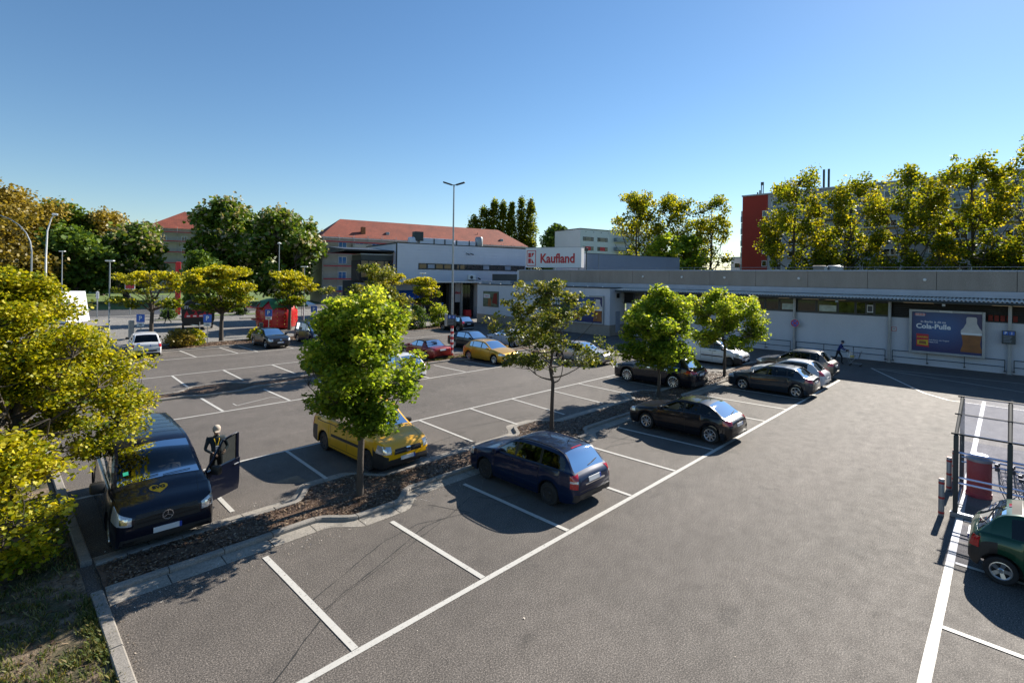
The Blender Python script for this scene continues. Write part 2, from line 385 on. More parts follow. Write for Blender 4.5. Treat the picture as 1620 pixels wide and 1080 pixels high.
def leaf_object(name, V, F, T, mat, parent=None):
    me = bpy.data.meshes.new(name); V = np.asarray(V, dtype=np.float32).reshape(-1, 3)
    F = np.asarray(F, dtype=np.int32); nf, k = F.shape
    me.vertices.add(len(V)); me.vertices.foreach_set('co', V.ravel())
    me.loops.add(nf * k); me.loops.foreach_set('vertex_index', F.ravel())
    me.polygons.add(nf); me.polygons.foreach_set('loop_start', np.arange(nf, dtype=np.int32) * k); me.polygons.foreach_set('loop_total', np.full(nf, k, dtype=np.int32))
    at = me.attributes.new('tint', 'FLOAT', 'POINT'); at.data.foreach_set('value', np.asarray(T, dtype=np.float32))
    me.update(); me.validate(); me.materials.append(mat)
    o = bpy.data.objects.new(name, me); COL.objects.link(o); o.parent = parent; return o

def island(label, x0, x1, nearf, farf, gutter, seed, bed='mulch', chips_n=6000, chipx=None):
    t = thing('planting_island', kind='structure')
    N = int((x1 - x0) / .16); xs = [lerp(x0, x1, i / N) for i in range(N + 1)]
    near = [(x, nearf(x)) for x in xs]; far = [(x, farf(x)) for x in xs]
    kerb_stones(near, t); kerb_stones(far[::-1], t)
    kerb_stones([(x1, nearf(x1)), (x1 + .35, (nearf(x1) + farf(x1)) / 2), (x1, farf(x1))], t)
    mb = MB(); vs = [];
    for x in xs:
        a, b = nearf(x) + .07, farf(x) - .07
        for j in range(7):
            y = lerp(a, b, j / 6); vs.append((x, y, .05 + .05 * math.sin(math.pi * j / 6) + .012 * math.sin(x * 5 + j * 2.1)))
    mb.add(vs, [(i * 7 + j, (i + 1) * 7 + j, (i + 1) * 7 + j + 1, i * 7 + j + 1) for i in range(N) for j in range(6)])
    mb.build('bed', M[bed], t, True)
    if gutter:
        for sgn, f in ((-1, nearf), (1, farf)):
            segs = 0; i = 0
            while i < N:      # cast gutter slabs a metre long
                j = min(N, i + 6); mb = MB(); vs = []; wv = .40 + .02 * math.sin(i)
                for q in range(i, j + 1):
                    x = xs[q] + (.01 if q == i else -.01 if q == j else 0); vs += [(x, f(x) + sgn * .085, .022), (x, f(x) + sgn * (.085 + wv), .006 if sgn < 0 else .006), (x, f(x) + sgn * (.095 + wv), -.01)]
                mb.add(vs, [((q * 3, q * 3 + 1, q * 3 + 4, q * 3 + 3) if sgn > 0 else (q * 3 + 3, q * 3 + 4, q * 3 + 1, q * 3)) for q in range(j - i)])
                mb.build('gutter_slab', M['gutter'], t); i = j
    if chips_n:
        o = chips('wood_chips', lambda x, y: nearf(x) + .1 < y < farf(x) - .1, chips_n, *(chipx or (x0, x1)), nearf(x0) - 1, farf(x0) + 1.2, .085, seed, M['chip'])
        o.parent = t; tag(o, kind='stuff')
    return t
IC = (7.0, 15.3, 23.6, 31.7)
island('row', 1.62, 39.4, lambda x: 12.0 - .55 * bulge(x, IC, .95, .4), lambda x: 13.22 + .78 * bulge(x, IC, .95, .4), True, 11, chips_n=30000, chipx=(1.7, 34))
IC2 = (8.3, 16.8, 25.0)
island('row', 5.4, 33.2, lambda x: 28.25 - .45 * bulge(x, IC2, 1.2, .5), lambda x: 29.35 + .9 * bulge(x, IC2, 1.2, .5), False, 12, chips_n=4000)
# left boundary kerb with stones one metre long
t = thing('boundary_kerb', kind='structure')
kerb_stones([(1.5, -14), (1.5, 12.0)], t, w=.19, h=.12); kerb_stones([(1.5, 13.4), (1.5, 24)], t, w=.19, h=.12)
# bed at the back of the far bays
t = thing('planting_bed', kind='structure')
kerb_stones([(9.2, 45.75), (38.2, 45.75)], t, h=.10)
kerb_stones([(38.2, 45.8), (38.4, 46.6), (38.2, 48.9)], t, h=.10)
MB().box(9.3, 38.1, 45.84, 48.9, -.02, .05).build('bed', M['mulch'], t)
o = chips('wood_chips', lambda x, y: True, 3500, 9.4, 38, 45.9, 48.8, .06, 3, M['chip'], (.04, .09), t); tag(o, kind='stuff')
kerb_stones([(9.2, 49.0), (38.2, 49.0)], t, h=.08)
# island with the corner near the silver car
t = thing('planting_island', kind='structure')
kerb_stones([(30.5, 26.2), (36.5, 26.2), (37.3, 26.9), (36.5, 27.6), (30.5, 27.6)], t)
MB().box(30.6, 36.6, 26.3, 27.5, -.02, .07).build('bed', M['mulch'], t)
# lawns on the plaza, each with its edge
for (a, b, c, d) in ((14.5, 22.0, 74.2, 75.4), (18.5, 33.0, 77.8, 80.5), (-8, 6.5, 62.0, 66.0), (23.5, 27.5, 71.8, 72.6)):
    t = thing('plaza_lawn', kind='structure')
    MB().box(a, b, c, d, -.02, .06).build('turf', M['lawn'], t)
    kerb_stones([(a, c), (b, c), (b, d), (a, d), (a, c)], t, w=.2, h=.1, step=2.0)
# dry winding footpath light patch
# grass tufts and litter on the verge
def tufts(name, inside, n, x0, x1, y0, y1, z, seed, hh=(.05, .2), parent=None, bright=1.0):
    r_ = np.random.RandomState(seed); V = []; F = []; T = []
    cl = r_.uniform([x0, y0], [x1, y1], (max(4, n // 26), 2))
    k = 0
    while k < n:
        c = cl[r_.randint(len(cl))]; x, y = c + r_.normal(0, .07, 2)
        if not inside(x, y): k += 1; continue
        h = r_.uniform(*hh); a = r_.uniform(0, 6.28); w = .006 + h * .03; ln = r_.uniform(.2, .9) * h; b = len(V); ca, sa = math.cos(a), math.sin(a)
        V += [(x - w * sa, y + w * ca, z), (x + w * sa, y - w * ca, z), (x + ca * ln * .4 + w * .7 * sa, y + sa * ln * .4 - w * .7 * ca, z + h * .65), (x + ca * ln, y + sa * ln, z + h)]
        F.append((b, b + 1, b + 2, b + 3)); T += [min(1, r_.uniform() * bright)] * 4; k += 1
    return leaf_object(name, V, F, T, M['grass'], parent)
o = tufts('rough_grass', lambda x, y: x < 1.36 and not (x > .45 + .3 * math.sin(y * 1.3) and 5 < y < 9.6), 34000, -5, 1.4, 5.5, 15.5, .03, 7, (.03, .12)); tag(o, kind='stuff')
o = tufts('kerbside_weeds', lambda x, y: True, 2600, 1.28, 1.40, 6, 12, .03, 9, (.03, .13)); tag(o, kind='stuff')
o = tufts('kerbside_weeds', lambda x, y: True, 1500, 20.5, 25.5, 28.6, 29.3, .07, 10, (.06, .16)); tag(o, kind='stuff')
o = chips('fallen_leaves', lambda x, y: x < 1.36, 5000, -6, 1.36, 5.5, 15, .03, 17, M['chip'], (.012, .04)); tag(o, kind='stuff')
o = chips('kerbside_grit', lambda x, y: (abs(y - 11.3) < .35 or x < 1.75 or abs(y - 13.9) < .3), 5000, 1.6, 34, 6.5, 14.3, -.004, 23, M['grit'], (.005, .014)); tag(o, kind='stuff')
o = chips('loose_litter', lambda x, y: True, 260, 1.7, 30, 2, 34, -.004, 29, M['grit'], (.006, .018)); tag(o, kind='stuff')
o = crown_weeds = None
# ------------------------------------------------------------------ building materials
M['plaster'] = pm('white_plaster', (.55, .56, .60), .8, var=.07, scale=.7, bmp=.05, fine=.04, stretch=(1, 1, .35))
M['plinth'] = pm('beige_plinth', (.28, .24, .20), .85, var=.12, scale=2, fine=.08)
M['concrete_panel'] = pm('pebble_concrete', (.30, .26, .225), .9, var=.14, scale=1.2, bmp=.4, bscale=45, fine=.2, stretch=(1, 1, .3))
M['flash'] = pm('zinc_flashing', (.30, .34, .42), .45, .4, var=.12, scale=1.2)
M['clad'] = pm('white_metal_cladding', (.60, .63, .73), .4, .15, var=.05, scale=.6)
M['bluegrey'] = pm('blue_grey_cladding', (.24, .28, .38), .45, .3, var=.08, scale=.5)
M['wglass'] = pm('window_glass_dark', (.012, .016, .018), .06, var=.3, scale=1.5, coat=.6)
M['frame'] = pm('window_frame_grey', (.035, .04, .045), .45, var=.05)
M['corr'] = pm('corrugated_roof', (.82, .76, .68), .45, .3, var=.2, scale=2)
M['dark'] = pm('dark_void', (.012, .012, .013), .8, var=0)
M['tile'] = None
def tile_mat():
    m, nt, bs, out = nodes_of('roof_tiles')
    tc = nt.nodes.new('ShaderNodeTexCoord'); mp = nt.nodes.new('ShaderNodeMapping'); mp.inputs['Scale'].default_value = (1, 1, 1)
    br = nt.nodes.new('ShaderNodeTexBrick'); br.inputs['Scale'].default_value = 2.4; br.inputs['Mortar Size'].default_value = .03
    br.inputs['Color1'].default_value = (.32, .075, .04, 1); br.inputs['Color2'].default_value = (.24, .055, .032, 1); br.inputs['Mortar'].default_value = (.12, .035, .02, 1)
    nt.links.new(tc.outputs['UV'], br.inputs[0]); f = tex_noise(nt, .35, 5)
    nt.links.new(mixc(nt, br.outputs[0], ramp(nt, f, [(.3, .8), (.7, 1.2)]), 1.0, 'MULTIPLY'), bs.inputs['Base Color']); bs.inputs['Roughness'].default_value = .8
    return m
M['tile'] = tile_mat()
M['oldwall'] = pm('old_render', (.46, .43, .37), .9, var=.15, scale=.4)
M['bluefoil'] = pm('blue_window_foil', (.02, .16, .42), .35, var=.2, scale=2)
M['slab'] = pm('apartment_render', (.42, .40, .42), .85, var=.1, scale=.3)
M['slabred'] = pm('dark_red_render', (.34, .035, .022), .85, var=.06, scale=.4)
M['pale_white'] = pm('pale_render', (.62, .64, .68), .85, var=.04, scale=.3)  # even pale white for apartment walls and balcony parts
M['ochre'] = pm('ochre_panel', (.40, .24, .07), .8, var=.1)
M['balc'] = pm('balcony_glass', (.16, .22, .26), .25, .1, var=.15)
M['signwhite'] = pm('sign_white', (.72, .73, .76), .45, var=.03)
M['kred'] = pm('sign_red', (.50, .015, .03), .45, var=0)
M['signblue'] = pm('sign_blue', (.02, .12, .50), .4, var=.05)
M['textwhite'] = pm('lettering_white', (.80, .80, .80), .5, var=0)

def txt(s, size, mat, parent=None, loc=(0, 0, 0), bold=0.0, depth=.01, right=(1, 0, 0), upv=(0, 0, 1), name='lettering', center=True, sx=1.0):
    cu = bpy.data.curves.new(name, 'FONT'); cu.body = s; cu.size = size; cu.extrude = depth; cu.offset = bold; cu.resolution_u = 3
    cu.align_x = 'CENTER' if center else 'LEFT'; cu.align_y = 'CENTER'
    o = bpy.data.objects.new(name, cu); COL.objects.link(o); dg = bpy.context.evaluated_depsgraph_get()
    me = bpy.data.meshes.new_from_object(o.evaluated_get(dg)); bpy.data.objects.remove(o); bpy.data.curves.remove(cu)
    r_, u_ = Vector(right).normalized(), Vector(upv).normalized(); n_ = r_.cross(u_)
    Mx = Matrix(((r_.x * sx, u_.x, n_.x, loc[0]), (r_.y * sx, u_.y, n_.y, loc[1]), (r_.z * sx, u_.z, n_.z, loc[2]), (0, 0, 0, 1)))
    me.transform(Mx); me.materials.clear(); me.materials.append(mat); me.name = name
    o = bpy.data.objects.new(name, me); COL.objects.link(o); o.parent = parent; return o
def flat(poly, mat, parent, y, d=.008, name='print', n=None):
    """flat print: polygon in the face plane (x right, z up), thickness d towards the viewer"""
    mb = MB(); k = len(poly)
    mb.add([(x, y, z) for x, z in poly] + [(x, y - d, z) for x, z in poly], [tuple(range(k - 1, -1, -1)) if 0 else tuple(range(k)), tuple(range(2 * k - 1, k - 1, -1))] + [(i, k + i, k + (i + 1) % k, (i + 1) % k) for i in range(k)])
    return mb.build(name, mat, parent)
def rect(x0, x1, z0, z1): return [(x0, z0), (x1, z0), (x1, z1), (x0, z1)]
def win(parent, x0, x1, z0, z1, y, fmat, gmat, fw_=.06, mull=0, depth=.10, sill=None, name='window'):
    """window frame with panes as a sub-part; y = outer wall face, frame stands 2 cm proud"""
    mb = MB(); a, b = y - .02, y + depth
    mb.box(x0, x0 + fw_, a, b, z0, z1).box(x1 - fw_, x1, a, b, z0, z1).box(x0 + fw_, x1 - fw_, a, b, z1 - fw_, z1).box(x0 + fw_, x1 - fw_, a, b, z0, z0 + fw_)
    for k in range(mull):
        xm = lerp(x0, x1, (k + 1) / (mull + 1)); mb.box(xm - fw_ * .45, xm + fw_ * .45, a, b, z0 + fw_, z1 - fw_)
    f = mb.build(name, fmat, parent)
    MB().box(x0 + fw_, x1 - fw_, y + .005, y + .02, z0 + fw_, z1 - fw_).build('pane', gmat, f)
    if sill: MB().box(x0 - .05, x1 + .05, y - .08, y + .01, z0 - .06, z0 - .003).build('sill', sill, f)
    return f

# ------------------------------------------------------------------ supermarket hall: origin at Y=50.05 on the wall plane X=47.4; local x = 50.05 - Y, local y = X - 47.4
S = thing('supermarket_hall', 'long low white hall with pebble concrete parapet, window band and canopy', 'building', (47.4, 50.05, 0), R(-90))
def sx_(Y): return 50.05 - Y
XE = 80.0
cols_Y = [19.38, 12.95, 6.49, .04, -6.41, -12.9]
edges = [29.2] + cols_Y + [-30]
for a, b in zip(edges[:-1], edges[1:]):
    MB().box(sx_(a) + .012, sx_(b) - .012, 0, .3, 0, 3.36).build('wall_panel', M['plaster'], S)
MB().box(sx_(29.2), XE, .05, .32, -.1, .0).build('wall_foot', M['plinth'], S)
MB().box(sx_(29.6), XE, .02, .4, 4.46, 5.0).build('lintel', M['darksteel'], S)
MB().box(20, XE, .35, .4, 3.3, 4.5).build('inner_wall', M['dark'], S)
MB().box(20.2, XE, .02, .34, 3.36, 3.42).build('window_ledge', M['darksteel'], S)
# window band
M['wgreen_refl'] = pm('window_glass_green_reflection', (.035, .05, .018), .08, var=.6, scale=2.5, coat=.5)  # green reflection painted into the colour of some dark panes
M['blind'] = pm('window_poster', (.42, .48, .44), .7, var=.3, scale=3)
yb = [28.4, 27.0, 25.4, 23.8, 22.2, 20.6, 19.4, 17.0, 15.35, 14.2, 13.0, 12.85, 11.4, 9.9, 8.7, 8.0, 7.5, 6.55]
for i, (a, b) in enumerate(zip(yb[:-1], yb[1:])):
    if a == 13.0: continue
    gm = M['wgreen_refl'] if (a, b) in ((9.9, 8.7), (11.4, 9.9), (7.5, 6.55)) else M['wglass']
    w = win(S, sx_(a) + .01, sx_(b) - .01, 3.43, 4.44, .06, M['frame'], gm, .07)
    if a == 15.35: MB().box(sx_(15.1), sx_(14.35), .07, .078, 3.52, 4.3).build('window_poster', M['blind'], w)
    if a == 11.4 or a == 14.2: MB().box(sx_(a) + .2, sx_(b) - .1, .055, .063, 3.55, 4.05).build('blind', M['blind'], w)
    if a == 8.0:
        v = MB(); v.box(sx_(7.95), sx_(7.55), -.03, .05, 3.62, 4.2).build('fan_box', M['plate'], w)
        MB().box(sx_(7.9), sx_(7.6), -.036, -.031, 3.7, 4.12).build('fan_grille', M['frame'], w)
# dark louvre zone right of the last window
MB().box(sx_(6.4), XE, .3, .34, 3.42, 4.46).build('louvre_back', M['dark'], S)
for k in range(7): MB().box(sx_(6.3), XE, .1, .16, 3.5 + k * .135, 3.53 + k * .135).build('louvre', M['frame'], S)
M['dullred'] = pm('dull_red_box', (.20, .02, .01), .7, var=.2)
for k in range(5): MB().box(sx_(1.1) + .3 * k, sx_(1.1) + .3 * k + .22, .0, .08, 3.46, 3.85).build('red_box', M['dullred'], S)
# canopy: corrugated sheet with scalloped edge
mb = MB(); n = int((XE - sx_(29.3)) / .055); x = sx_(29.3); vs = []
for i in range(n + 1):
    z = .035 * (1 if i % 4 in (1, 2) else -1); xx = x + i * .055
    vs += [(xx, -1.95, 4.80 + z), (xx, .0, 4.99 + z), (xx, -1.95, 4.785 + z), (xx, 0, 4.975 + z)]
mb.add(vs, [f for i in range(n) for f in ((4 * i, 4 * i + 4, 4 * i + 5, 4 * i + 1), (4 * i + 2, 4 * i + 3, 4 * i + 7, 4 * i + 6), (4 * i, 4 * i + 2, 4 * i + 6, 4 * i + 4))])
o = mb.build('canopy_roof', M['corr'], S)
MB().tube([(sx_(29.3), -1.98, 4.68), (XE, -1.98, 4.68)], .075, 10).build('gutter', M['darksteel'], S, True)
MB().box(sx_(29.2), XE, -1.9, -1.8, 4.56, 4.74).build('edge_beam', M['darksteel'], S)
for k, Y in enumerate(cols_Y):
    c = MB().box(sx_(Y) - .09, sx_(Y) + .09, -.28, -.1, 0, 4.62).box(sx_(Y) - .16, sx_(Y) + .16, -.34, -.04, 0, .03).build('column', M['steel'], S)
    MB().box(sx_(Y) - .05, sx_(Y) + .05, -1.9, -.02, 4.60, 4.72).build('rafter', M['darksteel'], S)
    MB().box(sx_(Y) - .03, sx_(Y) + .03, -.33, -.285, 1.2, 4.5).build('downpipe', M['steel'], S)
for Y in (26, 22, 16.2, 9.6, 3.3, -3.3, -9):
    MB().bbox(sx_(Y) - .09, sx_(Y) + .09, -1.78, -1.6, 4.36, 4.56, .03).build('spotlight', M['steel'], S)
M['tube_lit'] = pm('fluorescent_tube', (.5, .42, .28), .4, var=0, emit=(1, .78, .45, .22))
for a, b in ((5.6, 3.9), (.9, -.0), (-.1, -1.7), (10.6, 9.2), (14, 13.2), (12.2, 11.0)):
    MB().box(sx_(a), sx_(b), -.9, -.82, 4.52, 4.56).build('strip_light', M['tube_lit'], S)
# zinc band and parapet panels
MB().box(sx_(46.5), XE, -.55, .3, 5.0, 5.44).build('zinc_band', M['flash'], S)
for k in range(17):
    a = 44.5 - 4.07 * k
    MB().bbox(sx_(a) + .012, sx_(a - 4.07) - .012, -.42, -.15, 5.45, 6.76, .012).build('parapet_panel', M['concrete_panel'], S)
    MB().box(sx_(a) + .006, sx_(a - 4.07) - .006, -.46, -.10, 6.765, 6.87).build('coping', M['flash'], S)
MB().box(sx_(44.5), XE, -.14, .2, 5.44, 6.7).build('parapet_core', M['dark'], S)
MB().box(sx_(50), XE, .2, 26, 5.1, 6.3).build('roof_deck', M['frame'], S)
MB().box(sx_(44.5) - .3, sx_(44.5), -.42, 8, 5.44, 6.8).build('parapet_return', M['plaster'], S)
rl = thing('roof_rail', 'thin steel rail along the top of the concrete parapet', 'railing', (47.9, 38, 6.8), R(-90))
MB().tube([(0, 0, .30), (68, 0, .30)], .022, 6).build('rail', M['steel'], rl)
for k in range(18): MB().tube([(k * 4, 0, 0), (k * 4, 0, .3)], .02, 6).build('post', M['steel'], rl)
for Y in (27.0, 22.8, 18.7, 12.6, 4.45, -3.5):
    MB().lathe([(.0, .0), (.09, .0), (.11, .05), (.09, .13), (.05, .16), (0, .16)], 12, Matrix.Translation((sx_(Y), -.42, 6.2)) @ Matrix.Rotation(R(115), 4, 'X')).build('wall_lamp', M['white'], S, True)
# projecting block
MB().box(sx_(50.05), sx_(29.66), -2.4, .5, 1.12, 4.9).build('projecting_wall', M['plaster'], S)
MB().box(sx_(50.05) - .02, sx_(29.66) + .02, -2.43, .5, 0, 1.115).build('plinth', M['plinth'], S)
MB().box(sx_(50.05) - .03, sx_(29.66) + .05, -2.48, .0, 4.9, 5.0).build('roof_edge', M['darksteel'], S)
for x in (4.0, 8.1, 13.4, 17.2):
    MB().box(x - .012, x + .012, -2.408, -2.402, 1.12, 4.9).build('panel_joint', M['flash'], S)
MB().tube([(.1 + .5 * k, -2.52, 5.02 - .05 * abs(math.sin(k * .6))) for k in range(41)], .018, 5).build('light_cable', M['black'], S)
for k in range(11): MB().lathe([(0, 0), (.05, .02), (.06, .07), (.035, .11), (0, .12)], 8, Matrix.Translation((.6 + k * 1.9, -2.55, 5.0))).build('bulb', M['white'], S, True)
MB().box(sx_(29.64), sx_(29.62), -1.3, -.5, .3, 2.5).build('service_door', M['flash'], S)
MB().box(sx_(29.62), sx_(29.55), -1.2, -.75, 3.9, 4.4).build('vent_grille', M['dark'], S)
MB().box(0, sx_(44.8), -1.6, 12, 5.0, 5.42).build('low_roof', M['flash'], S)

# rooftop pieces
def sgn(name, label, cat, loc, right, group=None):
    return thing(name, label, cat, loc, math.atan2(right[1], right[0]), group)
t = sgn('rooftop_sign', 'white box sign with red letters and a boxed red K mark on the hall roof', 'sign', (48.5, 44.8, 0), (.23, -.973))
MB().box(0, 7.72, .02, .9, 7.2, 9.68).build('sign_box', M['signwhite'], t)
MB().box(-.02, 7.76, -.02, .94, 9.685, 9.73).build('sign_cap', M['flash'], t)
lg = MB().box(1.36 - 1.18, 1.5, .004, .015, 7.38, 9.36).build('logo_frame', M['kred'], t)
flat(rect(.27, 1.41, 7.47, 9.27), M['signwhite'], lg, .002, .003)
flat(rect(.40, .80, 8.46, 9.04), M['kred'], lg, -.004); flat(rect(.40, .80, 7.72, 8.32), M['kred'], lg, -.004)
flat([(.88, 8.44), (1.30, 9.04), (.88, 9.04)], M['kred'], lg, -.004); flat([(.88, 7.72), (1.28, 7.72), (.88, 8.32)], M['kred'], lg, -.004)
txt('Kaufland', 1.60, M['kred'], t, (4.5, .0, 8.28), .045, .01, sx=.86)
for x in (.6, 3.8, 7.2): MB().box(x, x + .1, .3, .5, 6.3, 7.2).build('sign_post', M['steel'], t)
t = thing('roof_post', 'dark roof post with box head at the right end of the letter sign', 'post', (50.9, 37.0, 6.3))
MB().tube([(0, 0, 0), (0, 0, 3.1)], .07).build('post', M['darksteel'], t); MB().bbox(-.16, .16, -.16, .16, 2.9, 3.3, .03).build('head', M['darksteel'], t)
t = sgn('rooftop_plant_house', 'long blue-grey ribbed plant house behind the letter sign', 'building', (52.2, 38.1, 0), (.972, -.235))
MB().box(0, 17.5, .05, 6, 6.3, 9.0).build('core', M['bluegrey'], t)
for k in range(14): MB().box(0, 17.5, 0, .05, 6.35 + k * .19, 6.35 + k * .19 + .15).build('cladding_board', M['bluegrey'], t)
MB().box(-.05, 17.55, -.04, 6, 9.0, 9.06).build('coping', M['frame'], t); MB().box(.0, .06, -.02, 0, 6.3, 9.0).build('corner_trim', M['signwhite'], t)
MB().box(2.2, 2.3, -.03, 0, 6.3, 9.0).build('corner_trim', M['steel'], t)
for k, (X, Y) in enumerate(((57.5, 13.6), (57.8, 12.4))):
    v = thing('roof_vent', ['pale drum roof vent above the parapet, left of two', 'greyer drum roof vent above the parapet, right of two'][k], 'vent', (X, Y, 6.3), 0, 'roof vents')
    MB().lathe([(.55, 0), (.55, 1.0), (.6, 1.02), (.6, 1.14), (.5, 1.2), (0, 1.2)], 20).build('drum', [M['plinth'], M['steel']][k], v, True)
    MB().bbox(-.3, .2, -.75, -.35, .6, 1.1, .03).build('motor', M['steel'], v)

# ------------------------------------------------------------------ upper storey block with entrance below
U = sgn('store_front_block', 'white boarded upper storey with dark ribbon window over the shop entrance', 'building', (38.2, 58.5, 0), (.972, -.235))
zc = [5.25 + .42 * k for k in range(13)]
for a, b in zip(zc[:-1], zc[1:]):
    b = min(b, 10.25)
    if b <= a: break
    if b < 6.85 or a > 7.65 : MB().box(0, 20.6, 0, .1, a + .008, b - .008).build('cladding_board', M['clad'], U)
    else:
        MB().box(0, 3.0, 0, .1, a + .008, b - .008).build('cladding_board', M['clad'], U)
        if b > 7.7: MB().box(3.0, 20.6, 0, .1, 7.66, b - .008).build('cladding_board', M['clad'], U)
        if a < 6.8: MB().box(3.0, 20.6, 0, .1, a + .008, 6.85).build('cladding_board', M['clad'], U)
MB().box(.05, 20.6, .11, 14, 5.2, 10.2).build('core', M['clad'], U)
MB().box(-.06, 20.7, -.05, 14, 10.25, 10.36).build('roof_edge', M['frame'], U)
MB().box(-.08, -.0, -.04, .3, 5.2, 10.3).build('corner_post', M['darksteel'], U)
for k in range(14):
    a = 3.05 + k * 1.24
    w = win(U, a, a + 1.2, 6.88, 7.62, -.01, M['frame'], M['wglass'] if k not in (1, 8, 11) else M['flash'], .09, depth=.08)
MB().box(2.95, 20.6, -.05, .0, 6.80, 6.87).build('ribbon_sill', M['frame'], U)
# rooftop ducts
MB().box(3.0, 14.6, 3, 3.6, 10.36, 10.5).build('duct_base', M['darksteel'], U)
for a, b, z in ((4.4, 9.6, 11.35), (9.9, 13.3, 11.2)): MB().bbox(a, b, 3.0, 4.2, 10.5, z, .05).build('air_duct', M['clad'], U)
MB().bbox(3.6, 4.9, 2.9, 4.0, 10.9, 12.2, .04).build('air_handler', M['darksteel'], U)
MB().bbox(2.9, 3.9, 2.9, 4.0, 10.45, 11.4, .2).build('air_intake', M['clad'], U)
MB().lathe([(.55, 0), (.6, .2), (.6, 1.3), (.5, 1.5), (0, 1.5)], 16, Matrix.Translation((14.2, 3.5, 10.45))).build('cowl', M['steel'], U, True)
for a in (6.5, 8.2, 10.1, 12.2): MB().box(a, a + .12, 2.9, 3.0, 10.4, 11.3).build('duct_bracket', M['darksteel'], U)
# wall cameras, air conditioner
for k, x in enumerate((10.25, 10.9)):
    MB().tube([(x, 0, 9.25), (x + .1, -.3, 9.15), (x + .32, -.45, 9.05)], [.05, .06, .09], 8).build('floodlight', M['black'], U)
a = MB().bbox(10.5, 11.6, -.55, -.05, 5.45, 6.15, .03).build('air_conditioner', M['white'], U)
MB().lathe([(.22, 0), (.24, .01), (.0, .012)], 16, Matrix.Translation((10.9, -.552, 5.8)) @ Matrix.Rotation(R(90), 4, 'X')).build('fan', M['frame'], a)
MB().tube([(12.3, 0, 5.7), (12.3, -.3, 5.6), (12.45, -.4, 5.5)], .09, 8).build('floodlight', M['black'], U)
# ground floor
MB().box(-6, 21, 4.0, 4.2, 0, 5.2).build('back_wall', M['frame'], U)
MB().box(-4, 12.1, -1.6, 4.2, 5.08, 5.2).build('entrance_roof', M['frame'], U)
MB().box(-4.05, 12.15, -1.66, -1.6, 5.05, 5.24).build('entrance_roof_edge', M['white'], U)
MB().box(-4.5, 4.6, 1.2, 4, 0, 4.9).build('kiosk_wall', M['flash'], U)
MB().box(12.1, 21, -.2, 4, 0, 5.0).build('side_wall', M['plaster'], U)
MB().box(4.62, 8.3, 1.5, 1.6, 0, 4.9).build('dark_front', M['wglass'], U)
mb = MB(); mb.prism([(-.2, 2.75), (-.2, 3.0), (1.19, 3.95), (1.19, 2.9)], -.6, 3.6, Matrix(((0, 0, 1, 0), (1, 0, 0, 0), (0, 1, 0, 0), (0, 0, 0, 1)))); mb.build('awning', M['signblue'], U)
MB().box(-.6, 2.7, 1.1, 1.19, 2.1, 2.7).build('shop_board', M['kred'], U)
MB().box(.4, 2.5, 1.08, 1.1, 2.2, 2.6).build('shop_board_picture', M['plinth'], U)
M['brown'] = pm('brown_door', (.28, .10, .03), .6, var=.2)
for k in range(2): MB().box(2.9 + .55 * k, 3.4 + .55 * k, 1.12, 1.19, .05, 2.9).build('door', M['brown'], U)
MB().box(8.5, 9.9, 1.0, 1.2, 0, 4.9).build('entrance_wall', M['plaster'], U)
MB().box(8.6, 9.85, .96, .99, .02, 2.2).build('entrance_door', M['wglass'], U)
txt('Kaufland', .42, M['kred'], U, (9.2, .98, 3.6), .008, .01)
MB().box(8.45, 9.95, .95, 1.0, 3.4, 3.45).build('sign_strip', M['kred'], U)
MB().box(9.95, 10.0, .5, 1.2, 0, 4.95).build('door_post', M['white'], U)
for k in range(4): MB().box(10.1 + .5 * k, 10.56 + .5 * k, 1.0, 1.05, 0.02, 4.7).build('glass_door', M['wglass'], U)
MB().bbox(10.0, 10.9, -.6, .2, 0, 1.15, .04).build('red_stand', M['kred'], U)
MB().box(7.6, 8.5, -.1, .9, 0, 4.9).build('entrance_pier', M['frame'], U)
# jutting roof and glazed storey on the left
MB().box(-6.6, 0, 1.2, 10, 9.0, 9.25).build('roof_slab', M['frame'], U)
mb = MB(); mb.prism([(1.2, 9.0), (1.2, 9.25), (10, 9.9), (10, 9.0)], -6.5, -.1, Matrix(((0, 0, 1, 0), (1, 0, 0, 0), (0, 1, 0, 0), (0, 0, 0, 1)))); mb.build('roof_slope', M['frame'], U)
MB().box(-4.3, -.1, 1.6, 6, 7.9, 8.6).build('upper_band', M['darksteel'], U)
MB().box(-4.4, -.1, 1.5, 6, 8.6, 8.75).build('band_edge', M['steel'], U)
for k in range(4): win(U, -4.3 + k * 1.05, -3.3 + k * 1.05, 5.6, 7.85, 1.7, M['frame'], M['wglass'], .06)
MB().box(-2.5, -2.0, 1.6, 1.68, 6.2, 7.6).build('red_banner', M['kred'], U)
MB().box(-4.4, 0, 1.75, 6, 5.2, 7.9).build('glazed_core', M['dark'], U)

# ------------------------------------------------------------------ wall furniture of the hall
def on_wall(name, label, cat, X, Y, z=0, group=None): return thing(name, label, cat, (X, Y, z), R(-90), group)
